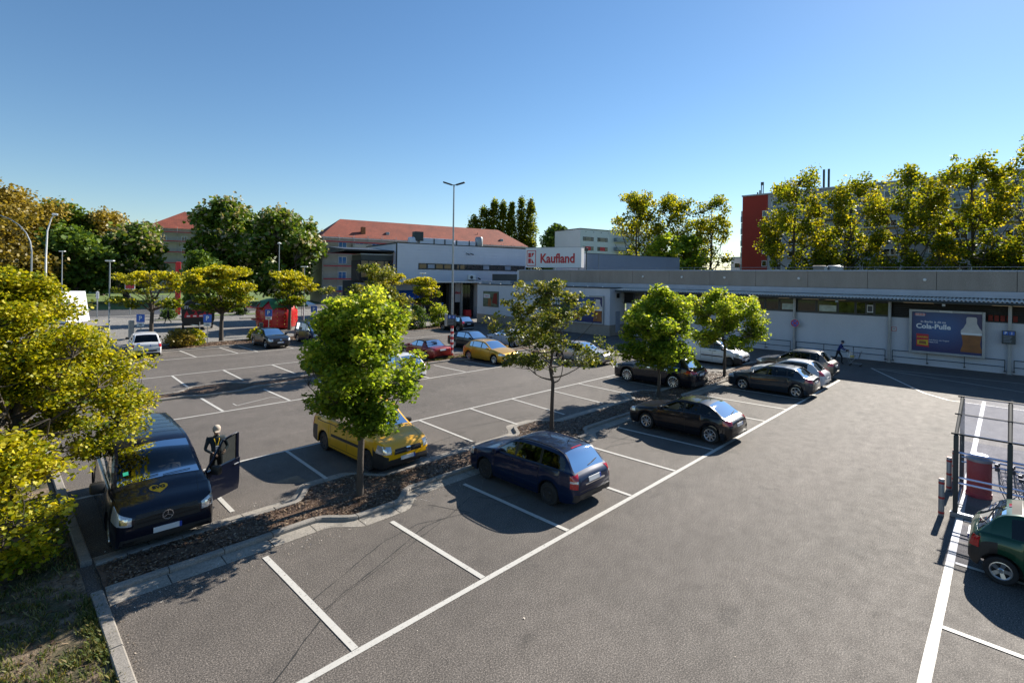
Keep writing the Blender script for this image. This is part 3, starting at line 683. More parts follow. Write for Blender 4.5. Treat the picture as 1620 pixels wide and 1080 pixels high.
# posters and billboards
bb_blue = pm('poster_blue', (.012, .055, .23), .35, var=0)
def poster_blue():
    m, nt, bs, out = nodes_of('cola_poster_blue'); tc = nt.nodes.new('ShaderNodeTexCoord'); gr = nt.nodes.new('ShaderNodeTexGradient'); gr.gradient_type = 'SPHERICAL'
    mp = nt.nodes.new('ShaderNodeMapping'); mp.inputs['Location'].default_value = (-.9, 0, -1.2); mp.inputs['Scale'].default_value = (.5, .5, .6)
    nt.links.new(tc.outputs['Object'], mp.inputs[0]); nt.links.new(mp.outputs[0], gr.inputs[0])
    nt.links.new(ramp(nt, gr.outputs['Fac'], [(0, (.008, .020, .11)), (.8, (.010, .09, .27))]), bs.inputs['Base Color']); bs.inputs['Roughness'].default_value = .3
    return m
M['pblue'] = poster_blue()
M['cola'] = pm('poster_cola', (.26, .09, .02), .4, var=.35, scale=1.6); M['foam'] = pm('poster_foam', (.55, .52, .50), .4, var=.12, scale=2)
M['yellow'] = pm('poster_yellow', (.62, .42, .02), .4, var=0)
def billboard(label, X, Y0, Y1, z0, z1, name='billboard'):
    w = Y0 - Y1; h = z1 - z0; t = on_wall(name, label, 'billboard', X, Y0, z0, 'framed cola billboards')
    f = MB(); b = .16
    f.bbox(0, b, -.16, -.003, 0, h, .012).bbox(w - b, w, -.16, -.003, 0, h, .012).bbox(b, w - b, -.16, -.003, h - b, h, .012).bbox(b, w - b, -.16, -.003, 0, b, .012); f.build('frame', M['steel'], t)
    MB().box(b, w - b, -.09, -.01, b, h - b).build('poster', M['pblue'], t)
    MB().box(w / 2 - .35, w / 2 + .35, -.165, -.161, h - b + .02, h - .02).build('maker_plate', M['plate'], t)
    k = h / 3.1; y = -.094; sxw = w / 4.05
    txt('HARIBO', .17 * k, M['kred'], t, (.62 * sxw, y, 2.75 * k), .006, .002)
    flat(rect(.36 * sxw, .88 * sxw, 2.66 * k, 2.84 * k), M['plate'], t, -.091, .001)
    txt('In Berlin is dit ne', .2 * k, M['textwhite'], t, (1.34 * sxw, y, 2.25 * k), .003, .002)
    txt('Cola-Pulle', .46 * k, M['textwhite'], t, (1.34 * sxw, y, 1.92 * k), .014, .002)
    txt('Cola Pulver, das Original', .11 * k, M['textwhite'], t, (1.66 * sxw, y, .98 * k), .001, .002)
    txt('Happy Cola', .11 * k, M['textwhite'], t, (1.36 * sxw, y, .84 * k), .001, .002)
    bag = flat([(.42 * sxw, .50 * k), (1.12 * sxw, .46 * k), (1.10 * sxw, 1.36 * k), (.42 * sxw, 1.38 * k)], M['kred'], t, -.091, .004, 'bag_picture')
    flat([(.46 * sxw, .62 * k), (1.08 * sxw, .58 * k), (1.07 * sxw, .98 * k), (.47 * sxw, .92 * k)], M['yellow'], bag, -.096, .003)
    flat([(.55 * sxw, .68 * k), (.98 * sxw, .66 * k), (.95 * sxw, .86 * k), (.6 * sxw, .88 * k)], M['cola'], bag, -.1, .003)
    txt('HARIBO', .17 * k, M['yellow'], t, (.77 * sxw, -.097, 1.15 * k), .004, .002)
    cx = 3.36 * sxw
    def prof(pts): return [(cx + a * sxw, b_ * k) for a, b_ in pts] + [(cx - a * sxw, b_ * k) for a, b_ in pts[::-1]]
    flat(prof([(.54, .32), (.56, .42), (.46, .75), (.44, .95), (.52, 1.55), (.44, 1.62)]), M['cola'], t, -.091, .004, 'bottle_picture')
    flat(prof([(.44, 1.56), (.55, 1.62), (.55, 1.78), (.42, 1.96), (.27, 2.3), (.27, 2.62), (.22, 2.72)]), M['foam'], t, -.091, .006, 'bottle_top_picture')
    flat(prof([(.52, 1.50), (.55, 1.62), (.54, 1.64)]), M['textwhite'], t, -.098, .001, 'bottle_rim_picture')
    return t
billboard('large framed blue cola poster on the long wall beneath the canopy', 47.05, 5.3, 1.22, .93, 4.04)
billboard('framed blue cola poster on the projecting block beside the green poster', 44.97, 34.62, 30.32, 1.1, 4.1)
t = on_wall('billboard', 'dark green framed poster with white headline on the projecting block', 'billboard', 44.97, 38.55, 1.35)
M['dgreen'] = pm('poster_green', (.012, .04, .028), .4, var=.3, scale=1)
MB().bbox(0, 3.88, -.12, -.004, 0, 2.72, .015).build('frame', M['steel'], t); MB().box(.14, 3.74, -.128, -.121, .14, 2.6).build('poster', M['dgreen'], t)
for k, (s_, z_) in enumerate((('SUCHEN WIR', 2.2), ('NACH DIR!', 1.75), ('Jetzt bewerben', 1.2), ('im Team', .85))): txt(s_, .42 if k < 2 else .3, M['textwhite'], t, (1.75, -.13, z_), .012, .002)
t = on_wall('wall_poster', 'square product picture panel near the entrance end of the white block', 'poster', 44.98, 48.85, 2.13)
MB().box(0, 2.8, -.06, -.004, 0, 1.95).build('frame', M['frame'], t); MB().box(.06, 2.74, -.066, -.061, .06, 1.89).build('picture', pm('product_picture', (.10, .12, .07), .5, var=.9, scale=1.4), t)
flat(rect(.1, 1.3, 1.1, 1.6), M['plate'], t, -.068, .004); flat([(1.7, .5), (2.6, .3), (2.6, 1.8), (2.0, 1.7)], M['dullred'], t, -.068, .004); flat([(.9, .1), (1.5, .1), (1.45, 1.1), (1.0, 1.0)], M['brown'], t, -.068, .005)
txt('Frische', .26, M['kred'], t, (.7, -.074, 1.35), .004, .002)
# handrail sections
for k, (a, b) in enumerate(zip([19.2] + cols_Y[1:-1], [c for c in cols_Y[1:]])):
    a2 = a - .22 if k else 19.1; b2 = b + .22
    t = on_wall('hand_rail', ['wall railing section behind the right row of trees', 'wall railing section behind the man with the trolley', 'wall railing section below the large cola billboard', 'wall railing section right of the parking sign column', 'wall railing section at the far right'][k], 'railing', 46.95, a2, 0, 'railing along the hall wall')
    L_ = a2 - b2
    MB().tube([(0, 0, .42), (0, 0, .95), (L_, 0, .95), (L_, 0, .42)], .028, 8).build('rail', M['darksteel'], t, True); MB().tube([(0, 0, .50), (L_, 0, .50)], .025, 8).build('rail', M['darksteel'], t, True)
    for q in range(4):
        xx = L_ * q / 3; MB().tube([(xx, 0, .2), (xx, 0, .95)], .024, 8).box(xx - .05, xx + .05, -.03, .44, .17, .22).build('post', M['darksteel'], t)
# signs on columns
def no_stopping(label, X, Y, z, r=.33):
    t = on_wall('no_stopping_sign', label, 'road sign', X, Y, z)
    Rx = Matrix.Rotation(R(90), 4, 'X')
    MB().lathe([(0, -.012), (r, -.012), (r + .012, 0), (r, .012), (0, .012)], 36, Rx).build('plate', M['plate'], t, True)
    MB().lathe([(r - .015, .0), (r - .015, .016), (r * .76, .016), (r * .76, 0)], 36, Rx, close=True).build('red_ring', M['kred'], t)
    MB().lathe([(0, .013), (r * .77, .013), (r * .77, .014), (0, .014)], 36, Rx).build('blue_disc', M['signblue'], t)
    for a in (45, -45): MB().box(-r * .78, r * .78, -.019, -.0165, -.035, .035, Matrix.Rotation(R(a), 4, 'Y') @ Matrix.Translation((0, -.001 if a > 0 else 0, 0))).build('red_bar', M['kred'], t)
no_stopping('round no-stopping sign with red cross on blue, on the wall column', 46.98, 12.85, 2.46)
t = on_wall('parking_information_sign', 'dark parking information board on the column right of the billboard', 'sign', 46.95, .42, 2.02)
MB().bbox(0, .66, -.06, 0, 0, .88, .01).build('board', M['darksteel'], t)
for k, s_ in enumerate('Pi'): flat(rect(.06 + .29 * k, .31 + .29 * k, .60, .83), M['signblue'], t, -.062, .003); txt(s_, .24, M['textwhite'], t, (.185 + .29 * k, -.067, .71), .006, .002)
for k in range(5): flat(rect(.08, .5 - .05 * (k % 3), .50 - .09 * k, .52 - .09 * k), M['flash'], t, -.062, .002)
t = on_wall('wall_notice', 'small white notice with red border left of the cola billboard', 'sign', 47.38, 6.4, 2.33)
MB().box(0, .3, -.02, 0, 0, .32).build('plate', M['kred'], t); flat(rect(.03, .27, .03, .29), M['plate'], t, -.022, .003); txt('H', .18, M['frame'], t, (.15, -.027, .16), .002, .002)

# ------------------------------------------------------------------ far buildings
def hip_roof(x0, x1, y0, y1, z0, z1, inset, parent, name='roof', over=.5):
    x0 -= over; x1 += over; y0 -= over; y1 += over; ym = (y0 + y1) / 2
    vs = [(x0, y0, z0), (x1, y0, z0), (x1, y1, z0), (x0, y1, z0), (x0 + inset, ym, z1), (x1 - inset, ym, z1)]
    mb = MB(); mb.add(vs, [(0, 1, 5, 4), (1, 2, 5), (2, 3, 4, 5), (3, 0, 4), (3, 2, 1, 0)]); o = mb.build(name, M['tile'], parent)
    uv = o.data.uv_layers.new(name='UVMap')
    for p in o.data.polygons:
        n_ = p.normal; hx = Vector((-n_.y, n_.x, 0)); hx = hx.normalized() if hx.length > .01 else Vector((1, 0, 0)); vy = n_.cross(hx)
        for li in p.loop_indices: c = o.data.vertices[o.data.loops[li].vertex_index].co; uv.data[li].uv = (c.dot(hx) * .5, c.dot(vy) * .5)
    return o
def scaffold(label, loc, rz, w, zs, step, sides=None, px=None):
    t = thing('scaffold', label, 'scaffolding', loc, rz)
    n = int(w / step)
    for i in range(n + 1):
        for y in (-1.3, -.35): MB().tube([(i * step, y, 0), (i * step, y, zs[-1] + 1.6)], .04, 5).build('pole', M['steel'], t)
    for z in zs:
        MB().box(0, n * step, -1.3, -.4, z - .04, z).build('deck', M['steel'], t); MB().box(0, n * step, -1.36, -1.31, z, z + .24).build('toe_board', M['redwhite_r'], t)
        MB().box(0, n * step, -1.35, -1.32, z + 1.0, z + 1.05).build('guard_rail', M['steel'], t)
    return t
B2 = sgn('red_roofed_house', 'long beige house with orange tiled hip roof and blue covered windows', 'building', (49.05, 103.0, 0), (.972, -.235))
MB().box(0, 51, 0, 12, 0, 13.6).build('wall', M['oldwall'], B2); MB().box(-.3, 51.3, -.35, 12.3, 13.55, 13.8).build('eaves', M['white'], B2)
hip_roof(0, 51, 0, 12, 13.8, 18.3, 5.5, B2)
for k in range(13):
    for q, z in enumerate((2.0, 5.0, 8.2, 11.3)):
        if k > 4 and z < 10: continue
        win(B2, 3.2 + k * 3.6, 5.0 + k * 3.6, z, z + 1.55, -.01, M['white'], M['bluefoil'], .1, 1)
for z in (9.6, 12.4): MB().box(6.0, 9.4, -1.2, -.02, z - .7, z + .1).build('balcony', M['oldwall'], B2)
MB().bbox(8.4, 9.3, 1.0, 1.8, 14.2, 16.4, .03).build('chimney', M['brown'], B2)
MB().bbox(14, 14.8, 1.2, 1.9, 14.8, 15.6, .1).build('skylight', M['steel'], B2); MB().bbox(44, 44.8, 1.2, 1.9, 14.8, 15.6, .1).build('skylight', M['steel'], B2)
scaffold('red boarded scaffold along the front of the long orange-roofed house', (49.05, 103.0, 0), math.atan2(-.235, .972), 50, [2.3, 4.9, 7.6, 10.3, 12.7], 3.1)
B1 = sgn('red_roofed_house', 'beige house with pyramid shaped red tiled roof beyond the chestnut trees', 'building', (32.1, 175.0, 0), (.972, -.235))
MB().box(0, 17.5, 0, 30, 0, 18.3).build('wall', M['oldwall'], B1); MB().box(-.3, 17.8, -.35, 30, 18.25, 18.5).build('eaves', M['white'], B1)
vs = [(-.9, -.9, 18.5), (18.4, -.9, 18.5), (18.4, 31, 18.5), (-.9, 31, 18.5), (8.7, 8, 24.4), (8.7, 24, 24.4)]
mb = MB(); mb.add(vs, [(0, 1, 4), (1, 2, 5, 4), (2, 3, 5), (3, 0, 4, 5)]); o = mb.build('roof', M['tile'], B1); uv = o.data.uv_layers.new(name='UVMap')
for p in o.data.polygons:
    n_ = p.normal; hx = Vector((-n_.y, n_.x, 0)).normalized(); vy = n_.cross(hx)
    for li in p.loop_indices: c = o.data.vertices[o.data.loops[li].vertex_index].co; uv.data[li].uv = (c.dot(hx) * .25, c.dot(vy) * .25)
for k in range(3):
    for z in (3, 7, 11, 14.6): win(B1, 3 + k * 5, 4.4 + k * 5, z, z + 1.8, -.01, M['white'], M['wglass'], .12, 1)
scaffold('red boarded scaffold on the house with the pyramid roof', (32.1, 175.0, 0), math.atan2(-.235, .972), 17.5, [5.5, 8.5, 11.6, 14.7, 17.3], 3.5)

AP = sgn('apartment_block', 'white flat-roofed apartment block behind the letter sign', 'building', (121.3, 90.4, 0), (.972, -.235))
MB().box(0, 34, 0, 12.3, 0, 20.2).build('wall', M['pale_white'], AP); MB().box(-.1, 34.1, -.12, 12.4, 20.2, 20.45).build('roof_edge', M['frame'], AP)
for k in range(4):
    for z in (16.8, 14.0, 11.2):
        x0 = 1.0 + k * 5.6
        if k == 2: continue
        win(AP, x0, x0 + 1.1, z, z + 1.2, -.01, M['frame'], M['wglass'], .08); MB().box(x0 + 1.12, x0 + 3.0, -.03, 0, z, z + 1.2).build('coloured_panel', M['kred'] if z == 14.0 else M['plinth'], AP); win(AP, x0 + 3.02, x0 + 4.1, z, z + 1.2, -.01, M['frame'], M['wglass'], .08)
for z in (16.8, 14.0): win(AP, 6.9, 7.7, z, z + 1.2, -.01, M['frame'], M['wglass'], .08)
for k in range(5): MB().box(2 + 3 * k, 2.2 + 3 * k, -.05, 0, 19.4, 19.6).build('attic_vent', M['dark'], AP)
for z in (11.5, 14.4, 17.2):
    MB().box(13.2, 19, -1.4, -.02, z, z + 1.0).build('balcony', M['balc'], AP); MB().box(13.2, 19, -1.45, -.02, z + 2.5, z + 2.62).build('balcony_roof', M['pale_white'], AP)
t = sgn('apartment_block', 'low pale block with red panels left of the red gable', 'building', (150, 58, 0), (.0, -1))
MB().box(0, 11, 0, 10, 0, 12.2).build('wall', M['pale_white'], t); MB().box(-.1, 11.1, -.2, 10, 12.2, 12.5).build('roof_edge', M['flash'], t)
for z in (6.6, 9.4):
    for k in range(3): win(t, 1 + k * 3.2, 2.6 + k * 3.2, z, z + 1.4, -.01, M['white'], M['wglass'], .1); MB().box(2.7 + k * 3.2, 3.8 + k * 3.2, -.6, -.02, z - .2, z + .9).build('balcony', M['kred'] if z > 9 else M['balc'], t)

SL = thing('apartment_slab', 'long grey apartment slab with dark red end bay behind the tall trees', 'building', (120, 43.95, 0), R(-90))
MB().box(5.4, 110, 0, 13, 0, 24.8).build('wall', M['slab'], SL); MB().box(0, 5.4, -.06, 13, 0, 24.8).build('red_end_bay', M['slabred'], SL)
MB().box(-.15, 110, -.25, 13, 24.8, 25.1).build('roof_edge', M['steel'], SL)
rs = random.Random(3)
for c in range(15):
    for f in range(6):
        x0 = 5.9 + c * 3.35; z = 22.0 - f * 2.75
        if c % 5 == 3:
            MB().box(x0 - .2, x0 + 2.9, -1.5, -.02, z - .9, z + .25).build('balcony', M['balc'], SL)
            win(SL, x0 + .3, x0 + 2.3, z + .3, z + 1.5, -.01, M['white'], M['wglass'], .1, 1)
        elif c % 5 == 2: win(SL, x0 + .6, x0 + 1.7, z, z + 1.25, -.01, M['white'], M['wglass'], .1)
        else:
            w = win(SL, x0 + .3, x0 + 2.4, z, z + 1.35, -.01, M['white'], M['wglass'], .11, 1)
            MB().box(x0 + .2, x0 + 2.5, -.04, 0, z - .5, z - .06).build('coloured_panel', M['ochre'] if (f + c) % 3 else M['balc'], w)
for f in range(7):
    win(SL, 4.3, 5.3, 20.0 - f * 2.75, 21.3 - f * 2.75, -.07, M['white'], M['wglass'], .1)
    MB().box(-.95, -.02, 1.5, 6.0, 19.2 - f * 2.75, 20.5 - f * 2.75).build('balcony', M['balc'], SL); MB().box(-.9, -.04, 1.6, 5.9, 20.55 - f * 2.75, 21.8 - f * 2.75).build('balcony_glazing', M['pale_white'], SL)
for k, (x, h) in enumerate(((3.4, 3.2), (2.7, 1.4), (2.2, 1.0))):
    t = thing('roof_antenna', ['tall dark lattice mast on the red end bay roof', 'short thick mast beside the tall one on the red bay', 'smallest stub mast at the roof edge of the red bay'][k], 'antenna', (123, 43.95 - x, 25.0))
    MB().tube([(0, 0, 0), (0, 0, h)], .16 if k else .1, 6).build('mast', M['darksteel'], t)
    if not k: MB().tube([(0, .4, 0), (0, .4, h)], .1, 6).build('mast', M['darksteel'], t); MB().box(-.15, .15, -.1, .5, h - .7, h).build('aerial_panel', M['frame'], t)
t = thing('roof_antenna', 'pair of dark flue masts rising above the tree tops', 'antenna', (123, 27.6, 25.0))
for q in (0, .9): MB().tube([(0, q, 0), (0, q, 4.4)], .22, 6).build('mast', M['darksteel'], t)
# ------------------------------------------------------------------ vehicles
M['softtop'] = pm('soft_top_cloth', (.02, .02, .022), .9, var=.2)
def pchip(pts):
    q_ = []
    for p in sorted(pts):
        if not q_ or p[0] - q_[-1][0] > 1e-4: q_.append(p)
    pts = q_
    xs = [p[0] for p in pts]; ys = [p[1] for p in pts]; n = len(pts)
    d = [(ys[i + 1] - ys[i]) / (xs[i + 1] - xs[i]) for i in range(n - 1)]
    m = [0] * n; m[0] = d[0]; m[-1] = d[-1]
    for i in range(1, n - 1): m[i] = 0 if d[i - 1] * d[i] <= 0 else 2 * d[i - 1] * d[i] / (d[i - 1] + d[i])
    def f(x):
        if x <= xs[0]: return ys[0]
        if x >= xs[-1]: return ys[-1]
        i = 0
        while x > xs[i + 1]: i += 1
        h = xs[i + 1] - xs[i]; t = (x - xs[i]) / h
        return (ys[i] * (1 + 2 * t) * (1 - t) ** 2 + m[i] * h * t * (1 - t) ** 2 + ys[i + 1] * t * t * (3 - 2 * t) - m[i + 1] * h * t * t * (1 - t))
    return f
class Car:
    """shell lofted through cross sections along its length; u runs from the nose (0) to the tail (L); nose points to local +x"""
    def __init__(s, sp):
        s.sp = sp; s.L, s.W, s.H = sp['L'], sp['W'], sp['H']; s.fo, s.wb, s.R = sp['fo'], sp['wb'], sp.get('R', .31)
        s.top = pchip(sp['top']); s.belt = pchip(sp['belt'])
        L = s.L; box = sp.get('boxy', 0)
        s.plan = pchip([(0, .66 + .1 * box), (.03, .76 + .08 * box), (.10, .86 + .05 * box), (.25, .945), (.55, .985), (1.2, 1), (L - 1.0, 1), (L - .5, .975 + .015 * box), (L - .18, .93 + .04 * box), (L - .05, .86 + .09 * box), (L, .78 + .13 * box)])
        s.sill = pchip([(0, .34), (.06, .24), (.3, .19), (L - .4, .21), (L - .08, .27), (L, .36)])
        s.x0 = s.fo + s.wb / 2
        s.arches = [s.fo, s.fo + s.wb]; s.ar = s.R + sp.get('gap', .055)
        us = set()
        def rng_(a, b, st):
            n = max(1, round((b - a) / st)); [us.add(round(lerp(a, b, i / n), 4)) for i in range(n + 1)]
        marks = sorted(set([0, L] + [round(x, 4) for x in (sp['cowl'], sp['header'], sp['rhead'], sp['rbase'])] + [round(x, 4) for w in sp['win'] for x in w]))
        for a, b in zip(marks[:-1], marks[1:]): rng_(a, b, .06)
        for a in s.arches:
            for k in range(17): us.add(round(a - s.ar * math.cos(math.pi * k / 16), 4))
        for x in (.015, .03, .06, .1, L - .015, L - .03, L - .06, L - .1): us.add(x)
        us = sorted(us); s.us = [us[0]]
        for x in us[1:]:
            if x - s.us[-1] > .008 or x in marks: s.us.append(x)
        s.tum = sp.get('tumble', .36); s.ins = sp.get('inset', .075)
    def section(s, u):
        w = s.plan(u) * s.W / 2; zt = s.top(u); zb = min(s.belt(u), zt - .05); zl = s.sill(u)
        za = 0
        for a in s.arches:
            d = abs(u - a)
            if d < s.ar: za = max(za, s.R + math.sqrt(s.ar * s.ar - d * d))
        zl = max(zl, min(za, zb - .12))
        g = clamp((zt - (zb + .05)) / .3)
        cr = s.sp.get('crown', .05); bul = .012 if za else 0
        h = zb - zl
        P = [(w - .20, zl + .015), (w - .015 + bul, zl), (w + .004 + bul, zl + .03), (w + .012 + bul, zl + h * .40), (w + .004 + bul * .5, zl + h * .66), (w - .012, zl + h * .84), (w - .030, zb - .015), (w - .052, zb + .004)]
        y7 = w - s.ins; z7 = zb + .016; P.append((y7, z7))
        rail = s.sp.get('rail', .055)
        z8 = max(z7 + .004, zt - cr - rail * g); y8 = y7 - (z8 - z7) * s.tum
        z9 = max(z8 + .003, zt - cr * .85); y9 = y8 - .022 - .035 * g
        z10 = max(z9 + .002, zt - cr * .66); y10 = y9 - .06
        P += [(y8, z8), (y9, z9), (y10, z10), (y10 * .66, max(z10, zt - cr * .30)), (y10 * .33, max(z10, zt - cr * .07)), (0, max(zt, z10))]
        return P
    def build(s, name, label, cat, pos, rz, mats, group=None):
        sp = s.sp; t = s.t = thing(name, label, cat, (pos[0], pos[1], pos[2] if len(pos) > 2 else 0.0), rz, group)
        body, glassm, dark, trim = mats['body'], mats.get('glass', M['cglass']), mats.get('rear_glass', mats.get('glass', M['cglass'])), M['trim']
        secs = [s.section(u) for u in s.us]; m = len(secs[0]); n = len(s.us); row = 2 * m - 1
        V = []
        for u, P in zip(s.us, secs):
            x = s.x0 - u
            V += [Vector((x, y, z)) for y, z in P] + [Vector((x, -y, z)) for y, z in P[-2::-1]]
        parts = {}
        def put(key, f): parts.setdefault(key, []).append(f)
        WL, WH, SE = 8, 9, 11
        first, last = sp['win'][0][0], sp['win'][-1][1]
        for i in range(n - 1):
            uc = (s.us[i] + s.us[i + 1]) / 2
            for j in range(row - 1):
                f = (i * row + j, i * row + j + 1, (i + 1) * row + j + 1, (i + 1) * row + j)
                jj = j if j < m - 1 else row - 2 - j
                left = j < m - 1
                key = 'body'
                if jj == 0: key = 'well'
                if jj == WL and (V[f[1]] - V[f[0]]).length + (V[f[2]] - V[f[3]]).length > .05:
                    wi = [k for k, (a, b) in enumerate(sp['win']) if a <= uc <= b]
                    if wi and not (wi[0] in sp.get('solid', ())): key = ('win', wi[0], left)
                    elif first < uc < last and not wi: key = ('pillar', sum(1 for w_ in sp['win'] if w_[1] < uc), left)
                elif jj >= SE:
                    if sp['cowl'] < uc < sp['header']: key = 'windshield'
                    elif sp['rhead'] < uc < sp['rbase']: key = 'rear_window'
                    elif sp.get('roofglass') and sp['roofglass'][0] < uc < sp['roofglass'][1]: key = 'roof_panel'
                if sp.get('soft') and jj >= 9 and sp['soft'][0] < uc < sp['soft'][1] and key != 'rear_window': key = 'soft_top'
                if sp.get('twotone') and jj in (1, 2, 3) and (uc < .55 or uc > s.L - .45): key = ('clad', uc < .6)
                if s.open_door and left == s.open_door[2] and 1 <= jj <= 8 and s.open_door[0] < uc < s.open_door[1]: continue
                put(key, f)
        # end caps
        for i, rev in ((0, True), (n - 1, False)):
            for j in range(m - 1):
                a, b, c, d = i * row + j, i * row + j + 1, i * row + row - 2 - j, i * row + row - 1 - j
                f = (a, b, c, d) if b != c else (a, b, d)
                if rev: f = f[::-1]
                z = (V[a].z + V[b].z) / 2
                put(('clad', rev) if sp.get('twotone') and j < 3 else 'body', f)
        def emit(fs, nm, mat, parent=t, off=0):
            ids = sorted({k for f in fs for k in f}); mp = {k: q for q, k in enumerate(ids)}
            mb = MB(); mb.add([V[k] for k in ids], [[mp[k] for k in f] for f in fs]); return mb.build(nm, mat, parent, True, angle=33)
        s.body = emit(parts['body'], 'body', body)
        me = s.body.data; s.bvh = BVHTree.FromPolygons([v for v in V], [f for k, fs in parts.items() if k != 'well' for f in fs])
        if 'well' in parts: emit(parts['well'], 'wheel_well', M['black'])
        for k, fs in parts.items():
            if k == 'windshield': emit(fs, 'windshield', glassm)
            elif k == 'rear_window': emit(fs, 'rear_window', dark)
            elif k == 'soft_top': emit(fs, 'soft_top', M['softtop'])
            elif isinstance(k, tuple) and k[0] == 'pillar': emit(fs, 'pillar_trim', M['trim'])
            elif isinstance(k, tuple) and k[0] == 'clad': emit(fs, 'bumper', M['black'])
            elif k == 'roof_panel': emit(fs, 'roof_panel', M['trim'])
            elif isinstance(k, tuple): emit(fs, 'side_window', dark if k[1] and mats.get('rear_glass') else glassm)
        # underbody, cabin
        L = s.L; xf, xr = s.x0 - .25, s.x0 - L + .25; wi = s.W / 2 - .24
        zu = min(.62, s.belt(s.fo) - .25); MB().box(xr, xf, -wi, wi, .16, zu).box(xr - .17, xr, .16 - wi, wi - .16, .27, zu - .02).box(xf, xf + .15, .16 - wi, wi - .16, .25, zu - .1).build('underbody', M['black'], t)
        if not sp.get('noint'):
            it = MB(); cz = .30; dx = s.x0 - sp['cowl']
            seat_x = s.x0 - (sp['win'][0][1] - .15)
            it.bbox(dx - .75, dx - .25, -wi, wi, .62, s.belt(sp['cowl']) + .02, .05)
            for y in (-.36, .36):
                for q in range(2 if s.L < 4.9 else 3):
                    xs_ = seat_x - q * .88
                    if xs_ < s.x0 - sp['rbase'] + .05: continue
                    ww = .25 if q == 0 else .34
                    it.bbox(xs_ - .12, xs_ + .42, y - ww, y + ww, .45, .68, .05)
                    Mx = Matrix.Translation((xs_ - .08, y, .62)) @ Matrix.Rotation(R(-14), 4, 'Y')
                    hh = min(.56, (s.H - .98)); hh = .56 if s.H > 1.6 else .46; it.bbox(-.10, .05, -ww, ww, 0, hh, .05, Mx)
                    if q == 0 or s.H > 1.6: it.bbox(-.08, .03, -.13, .13, hh + .03, hh + .17, .04, Mx)
            o = it.build('seats_and_dash', M['interior'], t, True)
            Mx = Matrix.Translation((dx - .86, .36, s.belt(sp['cowl']) - .02)) @ Matrix.Rotation(R(-65), 4, 'Y')
            prof = [(.175 + .016 * math.cos(a), .016 * math.sin(a)) for a in [2 * math.pi * k / 8 for k in range(8)]]
            w = MB(); w.lathe(prof, 20, Mx, True); w.box(-.16, .16, -.025, .025, -.01, .02, Mx); w.build('steering_wheel', M['interior'], t, True)
        s.wheels(mats)
        return t
    open_door = None
    def wheels(s, mats):
        sp = s.sp; R_ = s.R; tw = sp.get('tw', .2); style = sp.get('rim', ('spoke', 10)); t = s.t
        tp = [(R_ - .11, -tw / 2 + .01), (R_ - .03, -tw / 2), (R_ - .006, -tw / 2 + .02), (R_, 0), (R_ - .006, tw / 2 - .02), (R_ - .03, tw / 2), (R_ - .11, tw / 2 - .01), (R_ - .13, 0)]
        rr_ = R_ - .10; rm = mats.get('rim', M['rim'])
        w = MB().lathe(tp, 32, close=True).build('wheel', M['tyre'], t, True)
        rb = MB()
        rb.lathe([(rr_ - .03, tw / 2 - .03), (rr_ - .01, tw / 2 - .003), (rr_ + .006, tw / 2 - .006), (rr_ + .004, -tw / 2 + .02), (rr_ - .02, -tw / 2 + .02)], 32)
        rb.v = rb.v; rb.f = rb.f[:-2]; rb.m = rb.m[:-2]
        rb.lathe([(.0, tw / 2 - .02), (.035, tw / 2 - .02), (.055, tw / 2 - .035), (.06, tw / 2 - .06), (0, tw / 2 - .06)], 16)
        ns = style[1]
        for k in range(ns):
            a = 2 * math.pi * k / ns; Mx = Matrix.Rotation(a, 4, 'Z')
            if style[0] == 'spoke':
                hw0, hw1 = .030 * 5 / max(5, ns * .8), (.040 if ns <= 7 else .022)
                rb.add([Mx @ Vector(p) for p in ((.04, -hw0, tw / 2 - .035), (.04, hw0, tw / 2 - .035), (rr_, hw1, tw / 2 - .012), (rr_, -hw1, tw / 2 - .012), (.04, -hw0, tw / 2 - .065), (.04, hw0, tw / 2 - .065), (rr_, hw1, tw / 2 - .05), (rr_, -hw1, tw / 2 - .05))],
                       [(0, 3, 2, 1), (4, 5, 6, 7), (0, 4, 7, 3), (1, 2, 6, 5)])
            else:
                rb.add([Mx @ Vector(p) for p in ((.05, -.05, tw / 2 - .03), (.05, .05, tw / 2 - .03), (rr_, .075, tw / 2 - .015), (rr_, -.075, tw / 2 - .015))], [(0, 3, 2, 1)])
        rim = rb.build('rim', rm, w, True, angle=30)
        MB().lathe([(0, -.02), (rr_ + .0, -.02), (rr_, .02), (0, .02)], 24).build('brake_backing', M['black'], w)
        first = True
        for a in s.arches:
            for sd_ in (1, -1):
                c = w if first else copy_tree(w, t)
                c.rotation_euler = (R(-90) * sd_, 0, R(0)); c.location = (s.x0 - a, sd_ * (s.W / 2 - tw / 2 - .025), R_ - .004)
                first = False
